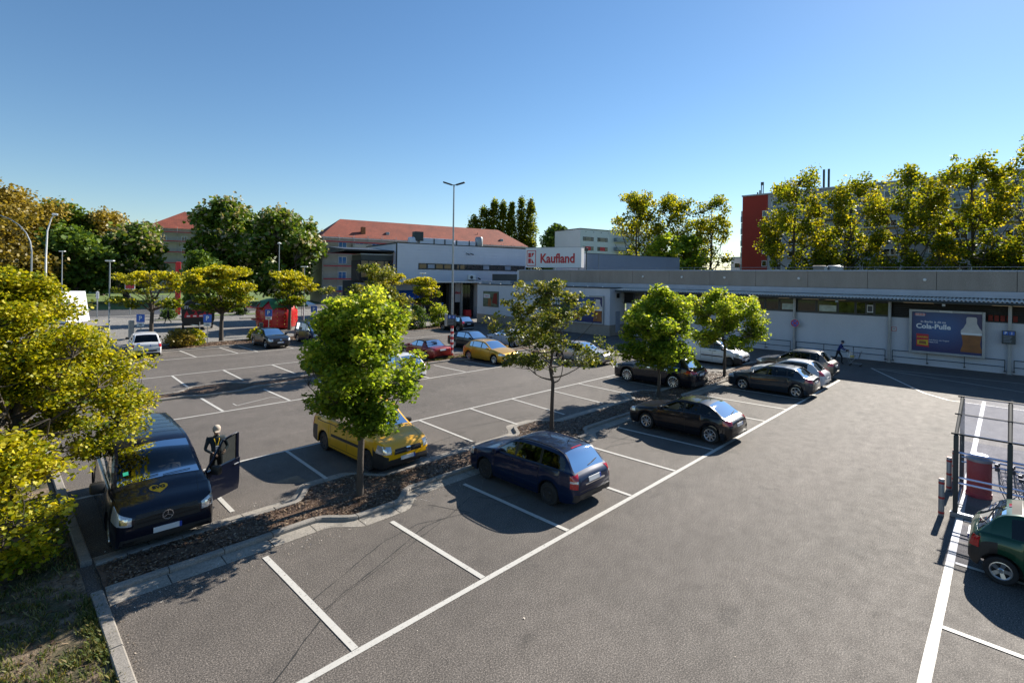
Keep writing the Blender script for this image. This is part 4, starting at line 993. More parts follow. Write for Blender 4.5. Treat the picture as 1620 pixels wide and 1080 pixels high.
    # shapes laid on the shell -------------------------------------------------
    def patch(s, poly, plane, mat, name, off=.006, parent=None, skirt=True, cut=.07):
        """poly in plane coordinates: 'front'/'rear' (y,z), 'left'/'right' (u,z), 'top' (u,y), or ('diag', angle) (t,z) projected onto the shell"""
        if plane in ('front', 'rear'):
            sg = 1 if plane == 'front' else -1; d = Vector((-sg, 0, 0)); mk = lambda a, b: Vector((sg * 6, a, b))
        elif plane in ('left', 'right'):
            sg = 1 if plane == 'left' else -1; d = Vector((0, -sg, 0)); mk = lambda a, b: Vector((s.x0 - a, sg * 3, b))
        elif plane == 'top': d = Vector((0, 0, -1)); mk = lambda a, b: Vector((s.x0 - a, b, 4))
        else:   # lamps that wrap a corner: a runs from the outer end towards the centre line
            an = R(plane[1]); od = Vector((math.cos(an), math.sin(an), 0)); d = -od; sidev = Vector((-math.sin(an), math.cos(an), 0))
            if not hasattr(s, 'lref'): s.lref = {}
            a0, a1 = s.lref.setdefault(abs(plane[1]), (min(p[0] for p in poly), max(p[0] for p in poly)))
            fr = abs(plane[1]) < 90; cx_ = (s.x0 - .16) if fr else (s.x0 - s.L + .10); sy = 1 if an > 0 else -1
            tc = (Vector((cx_, sy * (s.W / 2 - .08), 0))).dot(sidev); sgc = (-1 if fr else 1) * sy
            poly = [(tc + sgc * ((a - a0) - .42 * (a1 - a0)), b) for a, b in poly]
            mk = lambda a, b: od * 7 + sidev * a + Vector((0, 0, b))
        bm = bmesh.new(); vs = [bm.verts.new((a, b, 0)) for a, b in poly]; bm.faces.new(vs)
        bmesh.ops.triangulate(bm, faces=bm.faces[:])
        for _ in range(5):
            ed = [e for e in bm.edges if e.calc_length() > cut]
            if not ed: break
            bmesh.ops.subdivide_edges(bm, edges=ed, cuts=1); bmesh.ops.triangulate(bm, faces=bm.faces[:])
        for v in bm.verts:
            og = mk(v.co.x, v.co.y); hit, nrm, idx, dist = s.bvh.ray_cast(og, d)
            if hit is None:
                hit, nrm, idx, dist = s.bvh.find_nearest(og + d * {'front': 4, 'rear': 4, 'left': 2.2, 'right': 2.2, 'top': 3}.get(plane, 5))
            if nrm.dot(d) > 0: nrm = -nrm
            v.co = hit + (nrm * .5 - d * .5).normalized() * off
        if skirt:
            be = [e for e in bm.edges if e.is_boundary]; r_ = bmesh.ops.extrude_edge_only(bm, edges=be)
            for v in [q for q in r_['geom'] if isinstance(q, bmesh.types.BMVert)]: v.co += d * (off + .01)
        bmesh.ops.recalc_face_normals(bm, faces=bm.faces[:])
        me = bpy.data.meshes.new(name); bm.to_mesh(me); bm.free(); me.materials.append(mat)
        me.polygons.foreach_set('use_smooth', [True] * len(me.polygons)); me.set_sharp_from_angle(angle=R(40))
        o = bpy.data.objects.new(name, me); COL.objects.link(o); o.parent = parent or s.t; return o
    def seam(s, pts, plane, mat=None, w=.007, name='panel_gap', off=.0025, parent=None):
        poly = []; P = [Vector((a, b)) for a, b in pts]; Lf, Rt = [], []
        Q = []
        for a, b in zip(P[:-1], P[1:]):
            k = max(1, int((b - a).length / .08)); Q += [a + (b - a) * i / k for i in range(k)]
        Q.append(P[-1]); mb = MB(); vs = []
        sg = {'left': 1, 'right': -1}.get(plane, 0)
        for i, p in enumerate(Q):
            dd = (Q[min(i + 1, len(Q) - 1)] - Q[max(0, i - 1)]).normalized(); nn = Vector((-dd.y, dd.x)) * w
            for q in (p + nn, p - nn):
                if plane == 'top': o_, d = Vector((s.x0 - q.x, q.y, 4)), Vector((0, 0, -1))
                elif plane == 'rear': o_, d = Vector((-6, q.x, q.y)), Vector((1, 0, 0))
                elif plane == 'front': o_, d = Vector((6, q.x, q.y)), Vector((-1, 0, 0))
                else: o_, d = Vector((s.x0 - q.x, sg * 3, q.y)), Vector((0, -sg, 0))
                hit, nrm, idx, dist = s.bvh.ray_cast(o_, d)
                if hit is None: hit = o_ + d * 2.2
                vs.append(hit - d * off)
        mb.add(vs, [(2 * i, 2 * i + 1, 2 * i + 3, 2 * i + 2) for i in range(len(Q) - 1)]); return mb.build(name, mat or M['trim'], parent or s.t)
    def seams(s, doors, sides=('left', 'right')):
        for sd_ in sides:
            mb = None
            for u, z0, z1 in doors: s.seam([(u, z0), (u, z1)], sd_)
            a, b = doors[0][0], doors[-1][0]; s.seam([(a, .30), (b, .30)], sd_)
    def mirrors(s, u, z, mat, y=None, sz=1.0):
        y = y or s.W / 2 - .02
        for sg in (1, -1):
            o = MB(); o.bbox(-.07 * sz, .09 * sz, .03, .22 * sz, -.06 * sz, .09 * sz, .035 * sz, Matrix.Translation((s.x0 - u, 0, z)) @ Matrix.Translation((0, y - .05, 0)))
            if sg < 0: o.v = [(v[0], -v[1], v[2]) for v in o.v]; o.f = [f[::-1] for f in o.f]
            o.build('mirror', mat, s.t, True)
    def handles(s, us, z, mat, sides=('left', 'right')):
        for sd_ in sides:
            for u in us: s.patch([(u - .09, z - .014), (u + .09, z - .014), (u + .09, z + .014), (u - .09, z + .014)], sd_, mat, 'handle', .03)
    def plate(s, plane, z, w=.52, h=.11, u=None, y0=0):
        o = s.patch([(y0 - w / 2, z - h / 2), (y0 + w / 2, z - h / 2), (y0 + w / 2, z + h / 2), (y0 - w / 2, z + h / 2)], plane, M['plate'], 'licence_plate', .02, cut=.3)
        sg = 1 if plane == 'front' else -1
        s.patch([(sg * w / 2 - .0 * sg, z - h / 2), (sg * (w / 2 - .045), z - h / 2), (sg * (w / 2 - .045), z + h / 2), (sg * w / 2, z + h / 2)][::1], plane, M['plateblue'], 'plate_band', .024, parent=s.t, cut=.3)
        return o
    def mirrored(s, poly): return [(-a, b) for a, b in poly][::-1]
    def both(s, poly, plane, mat, name, off=.006):
        r_ = [s.patch(poly, plane, mat, name, off)]
        if isinstance(plane, tuple): r_.append(s.patch(poly, (plane[0], -plane[1]), mat, name, off))
        else: r_.append(s.patch(s.mirrored(poly), plane, mat, name, off))
        return r_
    def rails(s, u0, u1, mat, y=None):
        for sg in (1, -1):
            pts = []
            for k in range(9):
                u = lerp(u0, u1, k / 8); P = s.section(u); yy, zz = P[10]; zz += .045 * math.sin(math.pi * k / 8) ** .35 + .0
                pts.append((s.x0 - u, sg * (yy - .01), zz))
            MB().tube(pts, .016, 8).build('roof_rail', mat, s.t, True)
    def wiper(s):
        sp = s.sp; pts = []
        P = lambda u, y: s.bvh.ray_cast(Vector((s.x0 - u, y, 4)), Vector((0, 0, -1)))[0]
        a = P(sp['rbase'] - .03, 0); b = P(sp['rbase'] - .10, -.42)
        if a and b: MB().tube([a + Vector((-.015, 0, .03)), (a + b) / 2 + Vector((-.03, 0, .03)), b + Vector((-.015, 0, .02))], .012, 6).build('rear_wiper', M['black'], s.t)
    def antenna(s, u, h=.2, fin=False):
        z = s.top(u); x = s.x0 - u
        if fin:
            mb = MB(); mb.prism([(x - .09, z - .01), (x + .07, z - .01), (x - .06, z + .05)], -.015, .015, Matrix(((1, 0, 0, 0), (0, 0, 1, 0), (0, 1, 0, 0), (0, 0, 0, 1)))); mb.build('antenna', M['black'], s.t)
        else: MB().tube([(x, 0, z - .01), (x, 0, z + .02), (x - h * .6, 0, z + h)], [.02, .008, .004], 6).build('antenna', M['black'], s.t)
def hatch(L, W, H, wb, fo, hood, cowl, rhead, rbase, deck, belt0, belt1, win, **k):
    """profile of a two-box car"""
    hd = k.pop('header', cowl + .85); tail = k.pop('tail', .62)
    top = [(0, hood - .26), (.05, hood - .18), (.18, hood - .10), (.45, hood - .04), (cowl - .35, hood + .045), (cowl, hood + .10), (hd, H - .045), (hd + .35, H - .008), (hd + .8, H), (rhead - .4, H - .012), (rhead, H - .06), (rbase, deck), (L - .03, deck - .14 if L - rbase < .3 else deck - .05), (L, deck - .28)]
    top = sorted(set(top))
    belt = [(0, hood - .3), (.2, hood - .12), (cowl - .4, belt0 - .02), (cowl + .3, belt0), (rhead, belt1), (rbase, min(belt1 + .02, deck - .03)), (L, deck - .3)]
    return dict(L=L, W=W, H=H, wb=wb, fo=fo, top=top, belt=belt, cowl=cowl, header=hd - .0, rhead=rhead, rbase=rbase, win=win, **k)
def headlamps(c, poly, ang=38, mat='whitelight'):
    for o in c.both(poly, ('diag', ang), M[mat], 'headlight', .008): pass
def taillamps(c, poly, ang=150): return c.both(poly, ('diag', ang), M['redlight'], 'tail_light', .010)
NY, PY = R(-90), R(90)     # nose towards -Y / +Y
P_ = lambda n, c, **k: paint(n, c, **k)

# --- dark blue estate (near row)
c = Car(hatch(4.22, 1.70, 1.47, 2.46, .86, .90, 1.18, 3.63, 4.04, 1.0, .94, .99, [(1.30, 2.02), (2.10, 2.93), (3.02, 3.78)], R=.30, crown=.05, header=1.98, rim=('plate', 7)))
c.build('parked_car', 'dark blue estate car with roof rails and leaf-dusted roof parked by the island', 'car', (11.24, 9.92), PY, dict(body=P_('paint_navy', (.002, .010, .040), metal=.15), rim=M['steelrim']))
c.seams([(1.28, .3, .92), (2.06, .3, .95), (2.97, .3, .96)]); c.handles([1.92, 2.84], .87, P_('navy_handle', (.008, .012, .05))); c.mirrors(1.42, .98, c.body.data.materials[0])
taillamps(c, [(-1.13, .62), (-.93, .62), (-.91, .95), (-1.13, .93)], 138)
for o in c.both([(-1.13, .76), (-.92, .76), (-.92, .81), (-1.13, .81)], ('diag', 138), M['whitelight'], 'reverse_light', .014): pass
c.plate('rear', .78); c.patch([(-.42, .68), (.42, .68), (.42, .71), (-.42, .71)], 'rear', M['chrome'], 'tailgate_strip', .02)
c.patch([(-.78, .30), (.78, .30), (.76, .48), (-.76, .48)], 'rear', M['black'], 'bumper_insert', .012); c.seam([(-.68, .99), (-.70, .55), (.70, .55), (.68, .99)], 'rear')
c.patch([(3.57, -.22), (3.57, .22), (3.61, .22), (3.61, -.22)], 'top', M['redlight'], 'brake_light', .012)
headlamps(c, [(-1.06, .62), (-.72, .60), (-.74, .76), (-1.04, .80)]); c.rails(2.0, 3.62, M['black']); c.wiper(); c.antenna(3.3, .22)
chrome_line = c.seam([(1.35, .965), (3.8, .99)], 'left', M['black'], .012); navy = c
leaf_dust = c

# --- black three-door hatchback
c = Car(hatch(4.21, 1.77, 1.42, 2.58, .87, .88, 1.30, 3.30, 3.92, 1.0, .93, .99, [(1.42, 2.38), (2.47, 3.42)], R=.315, crown=.05, header=2.12, rim=('spoke', 8), tumble=.42))
c.build('parked_car', 'black three-door hatchback with silver seven-spoke wheels parked alone in the near row', 'car', (19.37, 9.13), PY, dict(body=P_('paint_black', (.006, .006, .009), metal=.1)))
c.seams([(1.36, .3, .9), (2.50, .3, .95)]); c.handles([2.36], .85, c.body.data.materials[0]); c.mirrors(1.52, .97, c.body.data.materials[0])
taillamps(c, [(-1.18, .74), (-.84, .76), (-.86, .92), (-1.18, .90)], 143); c.plate('rear', .72); c.seam([(-.62, .97), (-.7, .52), (.7, .52), (.62, .97)], 'rear')
c.patch([(-.8, .28), (.8, .28), (.78, .40), (-.78, .40)], 'rear', M['black'], 'bumper_insert', .012)
headlamps(c, [(-1.10, .62), (-.70, .60), (-.74, .74), (-1.06, .78)]); c.wiper(); c.antenna(3.1, .1); c.seam([(.75, .62), (3.9, .68)], 'left', None, .006)

# --- grey-blue compact hatchback
c = Car(hatch(4.26, 1.79, 1.49, 2.65, .87, .92, 1.16, 3.42, 3.95, 1.07, .94, 1.03, [(1.22, 2.10), (2.19, 3.05), (3.12, 3.40)], R=.315, crown=.05, header=2.10, rim=('spoke', 5), tumble=.40))
c.build('parked_car', 'slate grey five-door hatchback with five-spoke wheels, first of three at the row end', 'car', (29.82, 9.17), PY, dict(body=P_('paint_slate', (.030, .040, .055), metal=.45)))
c.seams([(1.30, .3, .92), (2.14, .3, .97), (3.06, .45, 1.0)]); c.handles([1.98, 2.93], .88, c.body.data.materials[0]); c.mirrors(1.42, .99, c.body.data.materials[0])
taillamps(c, [(-1.16, .84), (-.72, .80), (-.80, .98), (-1.12, 1.0)], 140); c.plate('rear', .80); c.seam([(-.66, 1.04), (-.72, .55), (.72, .55), (.66, 1.04)], 'rear')
c.patch([(-.8, .28), (.8, .28), (.78, .44), (-.78, .44)], 'rear', M['black'], 'bumper_insert', .012); c.wiper(); c.antenna(3.2, .12); headlamps(c, [(-1.12, .64), (-.66, .62), (-.74, .78), (-1.06, .84)])

# --- white small hatchback
c = Car(hatch(3.99, 1.70, 1.49, 2.575, .80, .94, 1.10, 3.22, 3.74, 1.02, .95, 1.02, [(1.20, 2.02), (2.10, 2.86), (2.92, 3.14)], R=.30, header=2.02, rim=('spoke', 6), boxy=.1, tumble=.40))
c.build('parked_car', 'white small hatchback squeezed between the slate hatchback and the grey off-roader', 'car', (32.72, 9.15), PY, dict(body=P_('paint_white', (.62, .63, .65))))
c.seams([(1.26, .3, .92), (2.06, .3, .97), (2.9, .45, 1.0)]); c.handles([1.9], .88, c.body.data.materials[0]); c.mirrors(1.36, 1.0, c.body.data.materials[0])
taillamps(c, [(-1.12, .78), (-.82, .78), (-.86, 1.0), (-1.10, 1.04)], 140); c.plate('rear', .60); c.wiper(); c.antenna(3.0, .15)
c.patch([(-.72, .36), (-.4, .36), (-.4, .44), (-.72, .44)], 'rear', M['black'], 'bumper_strip', .012); headlamps(c, [(-1.0, .62), (-.62, .62), (-.68, .80), (-.96, .88)])

# --- bronze-grey compact off-roader
c = Car(hatch(4.42, 1.81, 1.67, 2.60, .90, 1.04, 1.20, 3.62, 4.12, 1.16, 1.05, 1.14, [(1.30, 2.20), (2.28, 3.12), (3.19, 3.66)], R=.35, header=2.14, rim=('spoke', 6), tumble=.36))
c.build('parked_car', 'bronze grey off-roader with roof rails, farthest of three at the row end', 'car', (36.05, 9.75), PY, dict(body=P_('paint_bronze', (.12, .11, .10), metal=.6)))
c.seams([(1.34, .36, 1.0), (2.24, .36, 1.06), (3.15, .5, 1.1)]); c.handles([2.08, 3.0], .98, c.body.data.materials[0]); c.mirrors(1.5, 1.1, c.body.data.materials[0]); c.rails(2.1, 3.6, M['chrome'])
taillamps(c, [(-1.18, .88), (-.80, .90), (-.86, 1.06), (-1.14, 1.06)], 140); c.plate('rear', .86); c.wiper(); c.antenna(3.5, .1, True)
c.patch([(-.85, .34), (.85, .34), (.83, .52), (-.83, .52)], 'rear', M['black'], 'bumper_insert', .012); c.patch([(-.75, .40), (.75, .40), (.75, .44), (-.75, .44)], 'rear', M['chrome'], 'bumper_strip', .02)
headlamps(c, [(-1.14, .74), (-.70, .72), (-.78, .90), (-1.08, .96)])

# --- black large crossover in the far row
c = Car(hatch(5.07, 1.93, 1.73, 2.875, 1.0, 1.02, 1.42, 4.28, 4.80, 1.16, 1.05, 1.16, [(1.55, 2.52), (2.61, 3.62), (3.70, 4.30)], R=.385, header=2.42, rim=('spoke', 11), tumble=.42, crown=.06))
c.build('parked_car', 'long black crossover with bright many-spoke wheels facing away across the island', 'car', (27.12, 14.58), PY, dict(body=P_('paint_black_blue', (.006, .007, .014), metal=.2), rear_glass=M['cglass_dark']))
c.seams([(1.56, .36, 1.0), (2.56, .36, 1.06), (3.66, .5, 1.1)]); c.handles([2.40, 3.45], 1.0, M['chrome']); c.mirrors(1.72, 1.1, c.body.data.materials[0])
taillamps(c, [(-1.24, .94), (-.60, .93), (-.64, 1.05), (-1.18, 1.09)], 146); c.plate('rear', .86); c.wiper(); c.seam([(1.6, 1.10), (4.2, 1.18)], 'left', M['chrome'], .010)
c.patch([(-.9, .34), (.9, .34), (.88, .50), (-.88, .50)], 'rear', M['black'], 'bumper_insert', .012); headlamps(c, [(-1.2, .74), (-.80, .72), (-.84, .86), (-1.14, .92)])

# --- yellow panel-sided people van behind the first maple
def vanspec(L, W, H, wb, fo, hood, cowl, hd, win, deck=1.05, belt=1.08, **k):
    top = [(0, hood - .34), (.05, hood - .22), (.2, hood - .12), (.5, hood - .04), (cowl - .2, hood + .07), (cowl, hood + .12), (hd, H - .09), (hd + .3, H - .02), (hd + .8, H), (L - .5, H - .015), (L - .22, H - .05), (L - .08, deck + .02), (L - .01, deck - .3), (L, deck - .4)]
    bl = [(0, hood - .36), (.2, hood - .14), (cowl - .2, belt - .06), (cowl + .4, belt), (L - .4, belt + .02), (L - .1, belt - .04), (L, deck - .45)]
    return dict(L=L, W=W, H=H, wb=wb, fo=fo, top=top, belt=bl, cowl=cowl, header=hd, rhead=L - .21, rbase=L - .09, win=win, boxy=1, tumble=k.pop('tumble', .17), rail=.10, **k)
c = Car(vanspec(4.41, 1.79, 1.83, 2.68, .88, 1.06, .98, 1.90, [(1.12, 1.98), (2.08, 3.02), (3.14, 4.08)], R=.315, rim=('plate', 6), twotone=1))
c.build('parked_van', 'yellow compact van with black bumpers half hidden behind the first maple', 'van', (9.05, 15.45), NY + R(2), dict(body=P_('paint_yellow', (.74, .38, .004)), rim=M['steelrim']))
c.seams([(1.10, .34, 1.06), (2.03, .34, 1.1), (3.08, .4, 1.1)]); c.handles([1.90, 2.2], .98, M['black']); c.mirrors(1.30, 1.12, M['black'])
for sd_ in ('left', 'right'): c.patch([(1.3, .60), (3.0, .60), (3.0, .68), (1.3, .68)], sd_, M['black'], 'side_strip', .02); c.patch([(2.2, .98), (4.0, .98), (4.0, .995), (2.2, .995)], sd_, M['black'], 'slide_rail', .012)
headlamps(c, [(-1.15, .66), (-.66, .64), (-.70, .84), (-1.08, .90)], 34)
for o in c.both([(-.93, .70), (-.82, .69), (-.82, .80), (-.93, .80)], ('diag', 34), M['chrome'], 'reflector', .012): pass
c.patch([(-.5, .60), (.5, .60), (.46, .76), (-.46, .76)], 'front', M['black'], 'grille', .012); c.patch([(-.5, .67), (.5, .67), (.5, .69), (-.5, .69)], 'front', M['chrome'], 'grille_bar', .02)
c.patch([(-.07, .62), (.07, .62), (.09, .69), (.07, .76), (-.07, .76), (-.09, .69)], 'front', M['chrome'], 'badge', .03)
c.plate('front', .46); c.seam([(.24, -.62), (.98, -.70)], 'top'); c.seam([(.24, .62), (.98, .70)], 'top'); taillamps(c, [(-1.2, .72), (-1.06, .72), (-1.06, 1.2), (-1.2, 1.2)], 130)

# --- navy transporter with open driver's door
c = Car(vanspec(5.14, 1.93, 1.92, 3.20, .90, 1.14, .98, 1.92, [(1.18, 2.02), (2.16, 3.38), (3.52, 4.86)], deck=1.1, belt=1.16, R=.34, rim=('spoke', 6), crown=.06))
c.open_door = (1.0, 2.06, True)
vitom = P_('paint_midnight', (.003, .005, .016), metal=.2)
van_rz = NY - R(2.5)
c.build('parked_van', 'midnight blue people van with open driver door and yellow heart on its bonnet', 'van', (2.95, 15.62), van_rz, dict(body=vitom, rear_glass=M['cglass_dark']))
van = c; c.seams([(1.02, .34, 1.1), (2.1, .34, 1.16), (3.45, .34, 1.16)], ('right',)); c.seam([(3.45, .34), (3.45, 1.14)], 'left'); c.seam([(2.15, 1.0), (4.9, 1.0)], 'left', None, .009)
c.handles([1.98], 1.02, vitom, ('right',)); 
o = MB(); o.bbox(-.08, .12, -.30, -.03, -.10, .14, .05, Matrix.Translation((c.x0 - 1.30, -c.W / 2 + .02, 1.18))); o.build('mirror', M['black'], c.t, True)
headlamps(c, [(-1.20, .72), (-.70, .66), (-.70, .82), (-.92, .92), (-1.14, 1.02)], 34)
for o in c.both([(-.90, .72), (-.76, .71), (-.76, .82), (-.90, .83)], ('diag', 34), M['chrome'], 'reflector', .012): pass
c.patch([(-.62, .60), (.62, .60), (.56, .86), (-.56, .86)], 'front', M['black'], 'grille', .012)
for z in (.68, .77): c.patch([(-.56, z), (.56, z), (.56, z + .02), (-.56, z + .02)], 'front', M['trim'], 'grille_bar', .024)
Rf = Matrix.Translation((c.x0 + .01, 0, .74)) @ Matrix.Rotation(R(90), 4, 'Y')
MB().lathe([(.085, 0), (.105, 0), (.105, .02), (.085, .02)], 24, Rf, True).build('star_badge_ring', M['chrome'], c.t, True)
for k in range(3): MB().box(0, .09, -.008, .008, .005, .015, Rf @ Matrix.Rotation(R(120 * k), 4, 'Z') @ Matrix.Rotation(R(180), 4, 'Z')).build('star_badge_arm', M['chrome'], c.t)
c.plate('front', .46); c.patch([(-.85, .26), (.85, .26), (.82, .40), (-.82, .40)], 'front', M['black'], 'lower_grille', .012)
for k in range(5): c.seam([(2.5 + .42 * k, -.62), (2.5 + .42 * k, .62)], 'top', M['trim'], .012)
for y in (-.68, .68): c.seam([(2.05, y), (4.8, y)], 'top', M['trim'], .010)
for y in (-.66, .66): c.seam([(.2, y * .94), (.96, y * 1.1)], 'top')
for a, b in (((-.62), -.02), ((.06), .62)): 
    c.seam([(1.0, a), (1.05, b)], 'top', M['black'], .010, 'windscreen_wiper', .02)
heart = []
for k in range(26):
    a = 2 * math.pi * k / 26; hx = .16 * math.sin(a) ** 3 * 1.05; hy = (.13 * math.cos(a) - .05 * math.cos(2 * a) - .02 * math.cos(3 * a) - .01 * math.cos(4 * a)); heart.append((.60 + hy * .95, hx * 1.05 - .08))
hp = c.patch(heart, 'top', pm('heart_yellow', (.90, .46, .0), .4, var=0), 'heart_sticker', .004)
hh = c.bvh.ray_cast(Vector((c.x0 - .62, -.08, 4)), Vector((0, 0, -1)))
nn = hh[1] if hh[1].z > 0 else -hh[1]; rv = Vector((0, 1, 0)); uv_ = nn.cross(rv)
txt('BVG', .13, M['trim'], c.t, hh[0] + nn * .012 + Vector((.0, 0, 0)), .005, .002, right=rv, upv=uv_)
c.patch([(1.22, -.66), (1.22, -.56), (1.30, -.56), (1.30, -.66)], 'top', pm('green_badge', (.02, .35, .22), .5, var=0), 'badge_sticker', .006)
# the open door, hinged at its front edge
dm = Matrix.Translation((c.x0 - 1.04, c.W / 2 - .03, 0)) @ Matrix.Rotation(R(122), 4, 'Z')   # local +x runs along the door away from the hinge
door = MB(); ym = .05
def dpoly(pts, y0, y1, mb): mb.prism(pts, y0, y1, dm @ Matrix(((1, 0, 0, 0), (0, 0, 1, 0), (0, 1, 0, 0), (0, 0, 0, 1))))
door = MB(); dpoly([(0, .42), (.12, .34), (.98, .34), (1.02, .5), (1.04, 1.14), (.0, 1.10)], -.07, .02, door)
d_o = door.build('door', vitom, c.t)
fr_ = MB()
for (a, b), (e, f_) in (((.0, 1.10), (.52, 1.72)), ((.52, 1.72), (.98, 1.80)), ((.98, 1.80), (1.03, 1.14))):
    p0, p1 = dm @ Vector((a, -.01, b)), dm @ Vector((e, -.01, f_)); fr_.tube([p0, p1], .028, 6)
fr_.box(.96, 1.04, -.03, .01, 1.14, 1.79, dm)
fr_.build('door_frame', vitom, d_o)
gl = MB(); gl.add([dm @ Vector((a, -.012, b)) for a, b in ((.03, 1.12), (.96, 1.14), (.95, 1.78), (.52, 1.70))], [(0, 1, 2, 3)]); gl.build('door_window', M['cglass'], d_o)
MB().bbox(.82, 1.0, -.10, -.072, 1.0, 1.03, .01, dm).build('handle', M['chrome'], d_o)
MB().bbox(.05, .9, .021, .05, .5, 1.0, .012, dm).build('door_card', M['interior'], d_o)
MB().bbox(.06, .22, -.32, -.08, 1.02, 1.24, .05, dm).build('mirror', M['black'], d_o, True)
MB().box(.2, .9, .052, .12, .44, .58, dm).build('door_pocket', M['interior'], d_o)

# --- white combi van behind the fourth tree
c = Car(vanspec(4.28, 1.83, 1.83, 2.70, .88, 1.04, .95, 1.85, [(1.10, 1.95), (2.06, 2.75), (2.9, 4.0)], R=.32, rim=('plate', 8), twotone=1, solid=(2,)))
c.build('parked_van', 'white compact van with black bumpers and side strip behind the fourth tree', 'van', (36.75, 15.30), NY, dict(body=P_('paint_white_van', (.64, .65, .67)), rim=M['steelrim'], rear_glass=M['cglass_dark']))
c.seams([(1.08, .34, 1.05), (2.0, .34, 1.1), (2.85, .4, 1.1)]); c.handles([1.85, 2.15], .98, M['black']); c.mirrors(1.25, 1.12, M['black'])
for sd_ in ('left', 'right'): c.patch([(1.25, .60), (2.8, .60), (2.8, .67), (1.25, .67)], sd_, M['black'], 'side_strip', .02)
headlamps(c, [(-1.15, .70), (-.70, .68), (-.74, .88), (-1.08, .98)], 34); c.patch([(-.55, .62), (.55, .62), (.5, .74), (-.5, .74)], 'front', M['black'], 'grille', .012)
c.patch([(-.05, .68), (0, .60), (.05, .68), (0, .77)], 'front', M['chrome'], 'badge', .03); c.plate('front', .44)

# --- yellow hatchback by the striped post
c = Car(hatch(4.25, 1.79, 1.46, 2.62, .85, .92, 1.18, 3.42, 3.95, 1.04, .95, 1.0, [(1.28, 2.16), (2.25, 3.08), (3.14, 3.4)], R=.315, header=2.04, rim=('spoke', 7), tumble=.38))
c.build('parked_car', 'golden yellow five-door hatchback parked beside the striped lamp post', 'car', (25.17, 26.58), NY, dict(body=P_('paint_gold', (.52, .29, .02), metal=.35)))
c.seams([(1.28, .3, .92), (2.2, .3, .96), (3.1, .45, 1.0)]); c.handles([2.05, 3.0], .88, c.body.data.materials[0]); c.mirrors(1.42, .99, c.body.data.materials[0])
headlamps(c, [(-1.12, .64), (-.62, .62), (-.66, .74), (-1.06, .80)]); c.plate('front', .48); c.patch([(-.5, .62), (.5, .62), (.5, .68), (-.5, .68)], 'front', M['black'], 'grille', .012)
c.patch([(-.7, .28), (.7, .28), (.66, .40), (-.66, .40)], 'front', M['black'], 'lower_grille', .012); taillamps(c, [(-1.16, .78), (-.80, .80), (-.84, .96), (-1.12, .96)], 143)

# --- dark saloon, white coupe, black off-roader, red cabriolet, silver saloon
def saloon(L=4.6, W=1.78, H=1.43, wb=2.7, fo=.88, hood=.90, cowl=1.32, hd=2.12, rh=3.35, rb=3.98, deck=1.02, win=None, **k):
    top = [(0, hood - .26), (.05, hood - .18), (.18, hood - .1), (.5, hood - .03), (cowl - .3, hood + .05), (cowl, hood + .09), (hd, H - .04), (hd + .4, H), (rh - .3, H - .01), (rh, H - .06), (rb, deck), (L - .15, deck - .03), (L - .03, deck - .12), (L, deck - .3)]
    bl = [(0, hood - .3), (.2, hood - .12), (cowl, .90), (rh, .95), (rb, deck - .05), (L - .1, deck - .10), (L, deck - .35)]
    return dict(L=L, W=W, H=H, wb=wb, fo=fo, top=top, belt=bl, cowl=cowl, header=hd, rhead=rh, rbase=rb, win=win or [(1.42, 2.32), (2.40, 3.3)], tumble=.42, **k)
c = Car(saloon(R=.31, rim=('spoke', 9)))
c.build('parked_car', 'dark charcoal saloon parked nose to nose behind the yellow hatchback', 'car', (28.4, 32.1), NY + R(1), dict(body=P_('paint_charcoal', (.012, .012, .016), metal=.3)))
c.seams([(1.38, .3, .88), (2.36, .3, .92), (3.3, .5, .94)]); c.mirrors(1.55, .95, c.body.data.materials[0]); headlamps(c, [(-1.1, .62), (-.7, .60), (-.74, .74), (-1.06, .78)]); taillamps(c, [(-1.1, .74), (-.8, .74), (-.8, .9), (-1.1, .9)], 143)
c = Car(hatch(4.05, 1.72, 1.46, 2.57, .8, .92, 1.10, 3.35, 3.80, 1.08, .95, 1.06, [(1.18, 2.1), (2.18, 3.1)], R=.31, header=2.0, tumble=.42, rim=('spoke', 5)))
c.build('parked_car', 'white hatchback coupe with dark rear window beyond the yellow hatchback', 'car', (31.9, 31.4), PY, dict(body=P_('paint_white2', (.60, .62, .66)), rear_glass=M['cglass_dark']))
c.seams([(1.22, .3, .92), (2.14, .3, 1.0)]); c.mirrors(1.35, .99, c.body.data.materials[0]); taillamps(c, [(-1.14, .86), (-.76, .82), (-.82, .98), (-1.10, 1.04)], 143); c.plate('rear', .66)
c.patch([(-.75, .38), (.75, .38), (.72, .56), (-.72, .56)], 'rear', M['black'], 'bumper_insert', .012); c.wiper()
c = Car(hatch(4.2, 1.78, 1.62, 2.57, .8, 1.0, 1.12, 3.50, 3.95, 1.12, 1.02, 1.1, [(1.22, 2.1), (2.18, 3.0), (3.08, 3.5)], R=.35, header=2.05, rim=('spoke', 5), tumble=.3))
c.build('parked_car', 'black small off-roader beside the green bushes near the shop entrance', 'car', (36.35, 43.8), PY, dict(body=P_('paint_black3', (.006, .006, .007)), rear_glass=M['cglass_dark']))
c.mirrors(1.4, 1.06, c.body.data.materials[0]); taillamps(c, [(-1.16, .86), (-.86, .86), (-.88, 1.1), (-1.14, 1.1)], 140); c.plate('rear', .84); c.rails(2.0, 3.4, M['black']); c.patch([(-.8, .36), (.8, .36), (.78, .5), (-.78, .5)], 'rear', M['steel'], 'bumper_insert', .012)
c = Car(saloon(4.38, 1.74, 1.40, 2.55, .85, rh=3.1, rb=3.62, deck=.98, win=[(1.42, 2.2), (2.3, 2.95)], R=.31, rim=('spoke', 5), soft=(2.05, 3.66)))
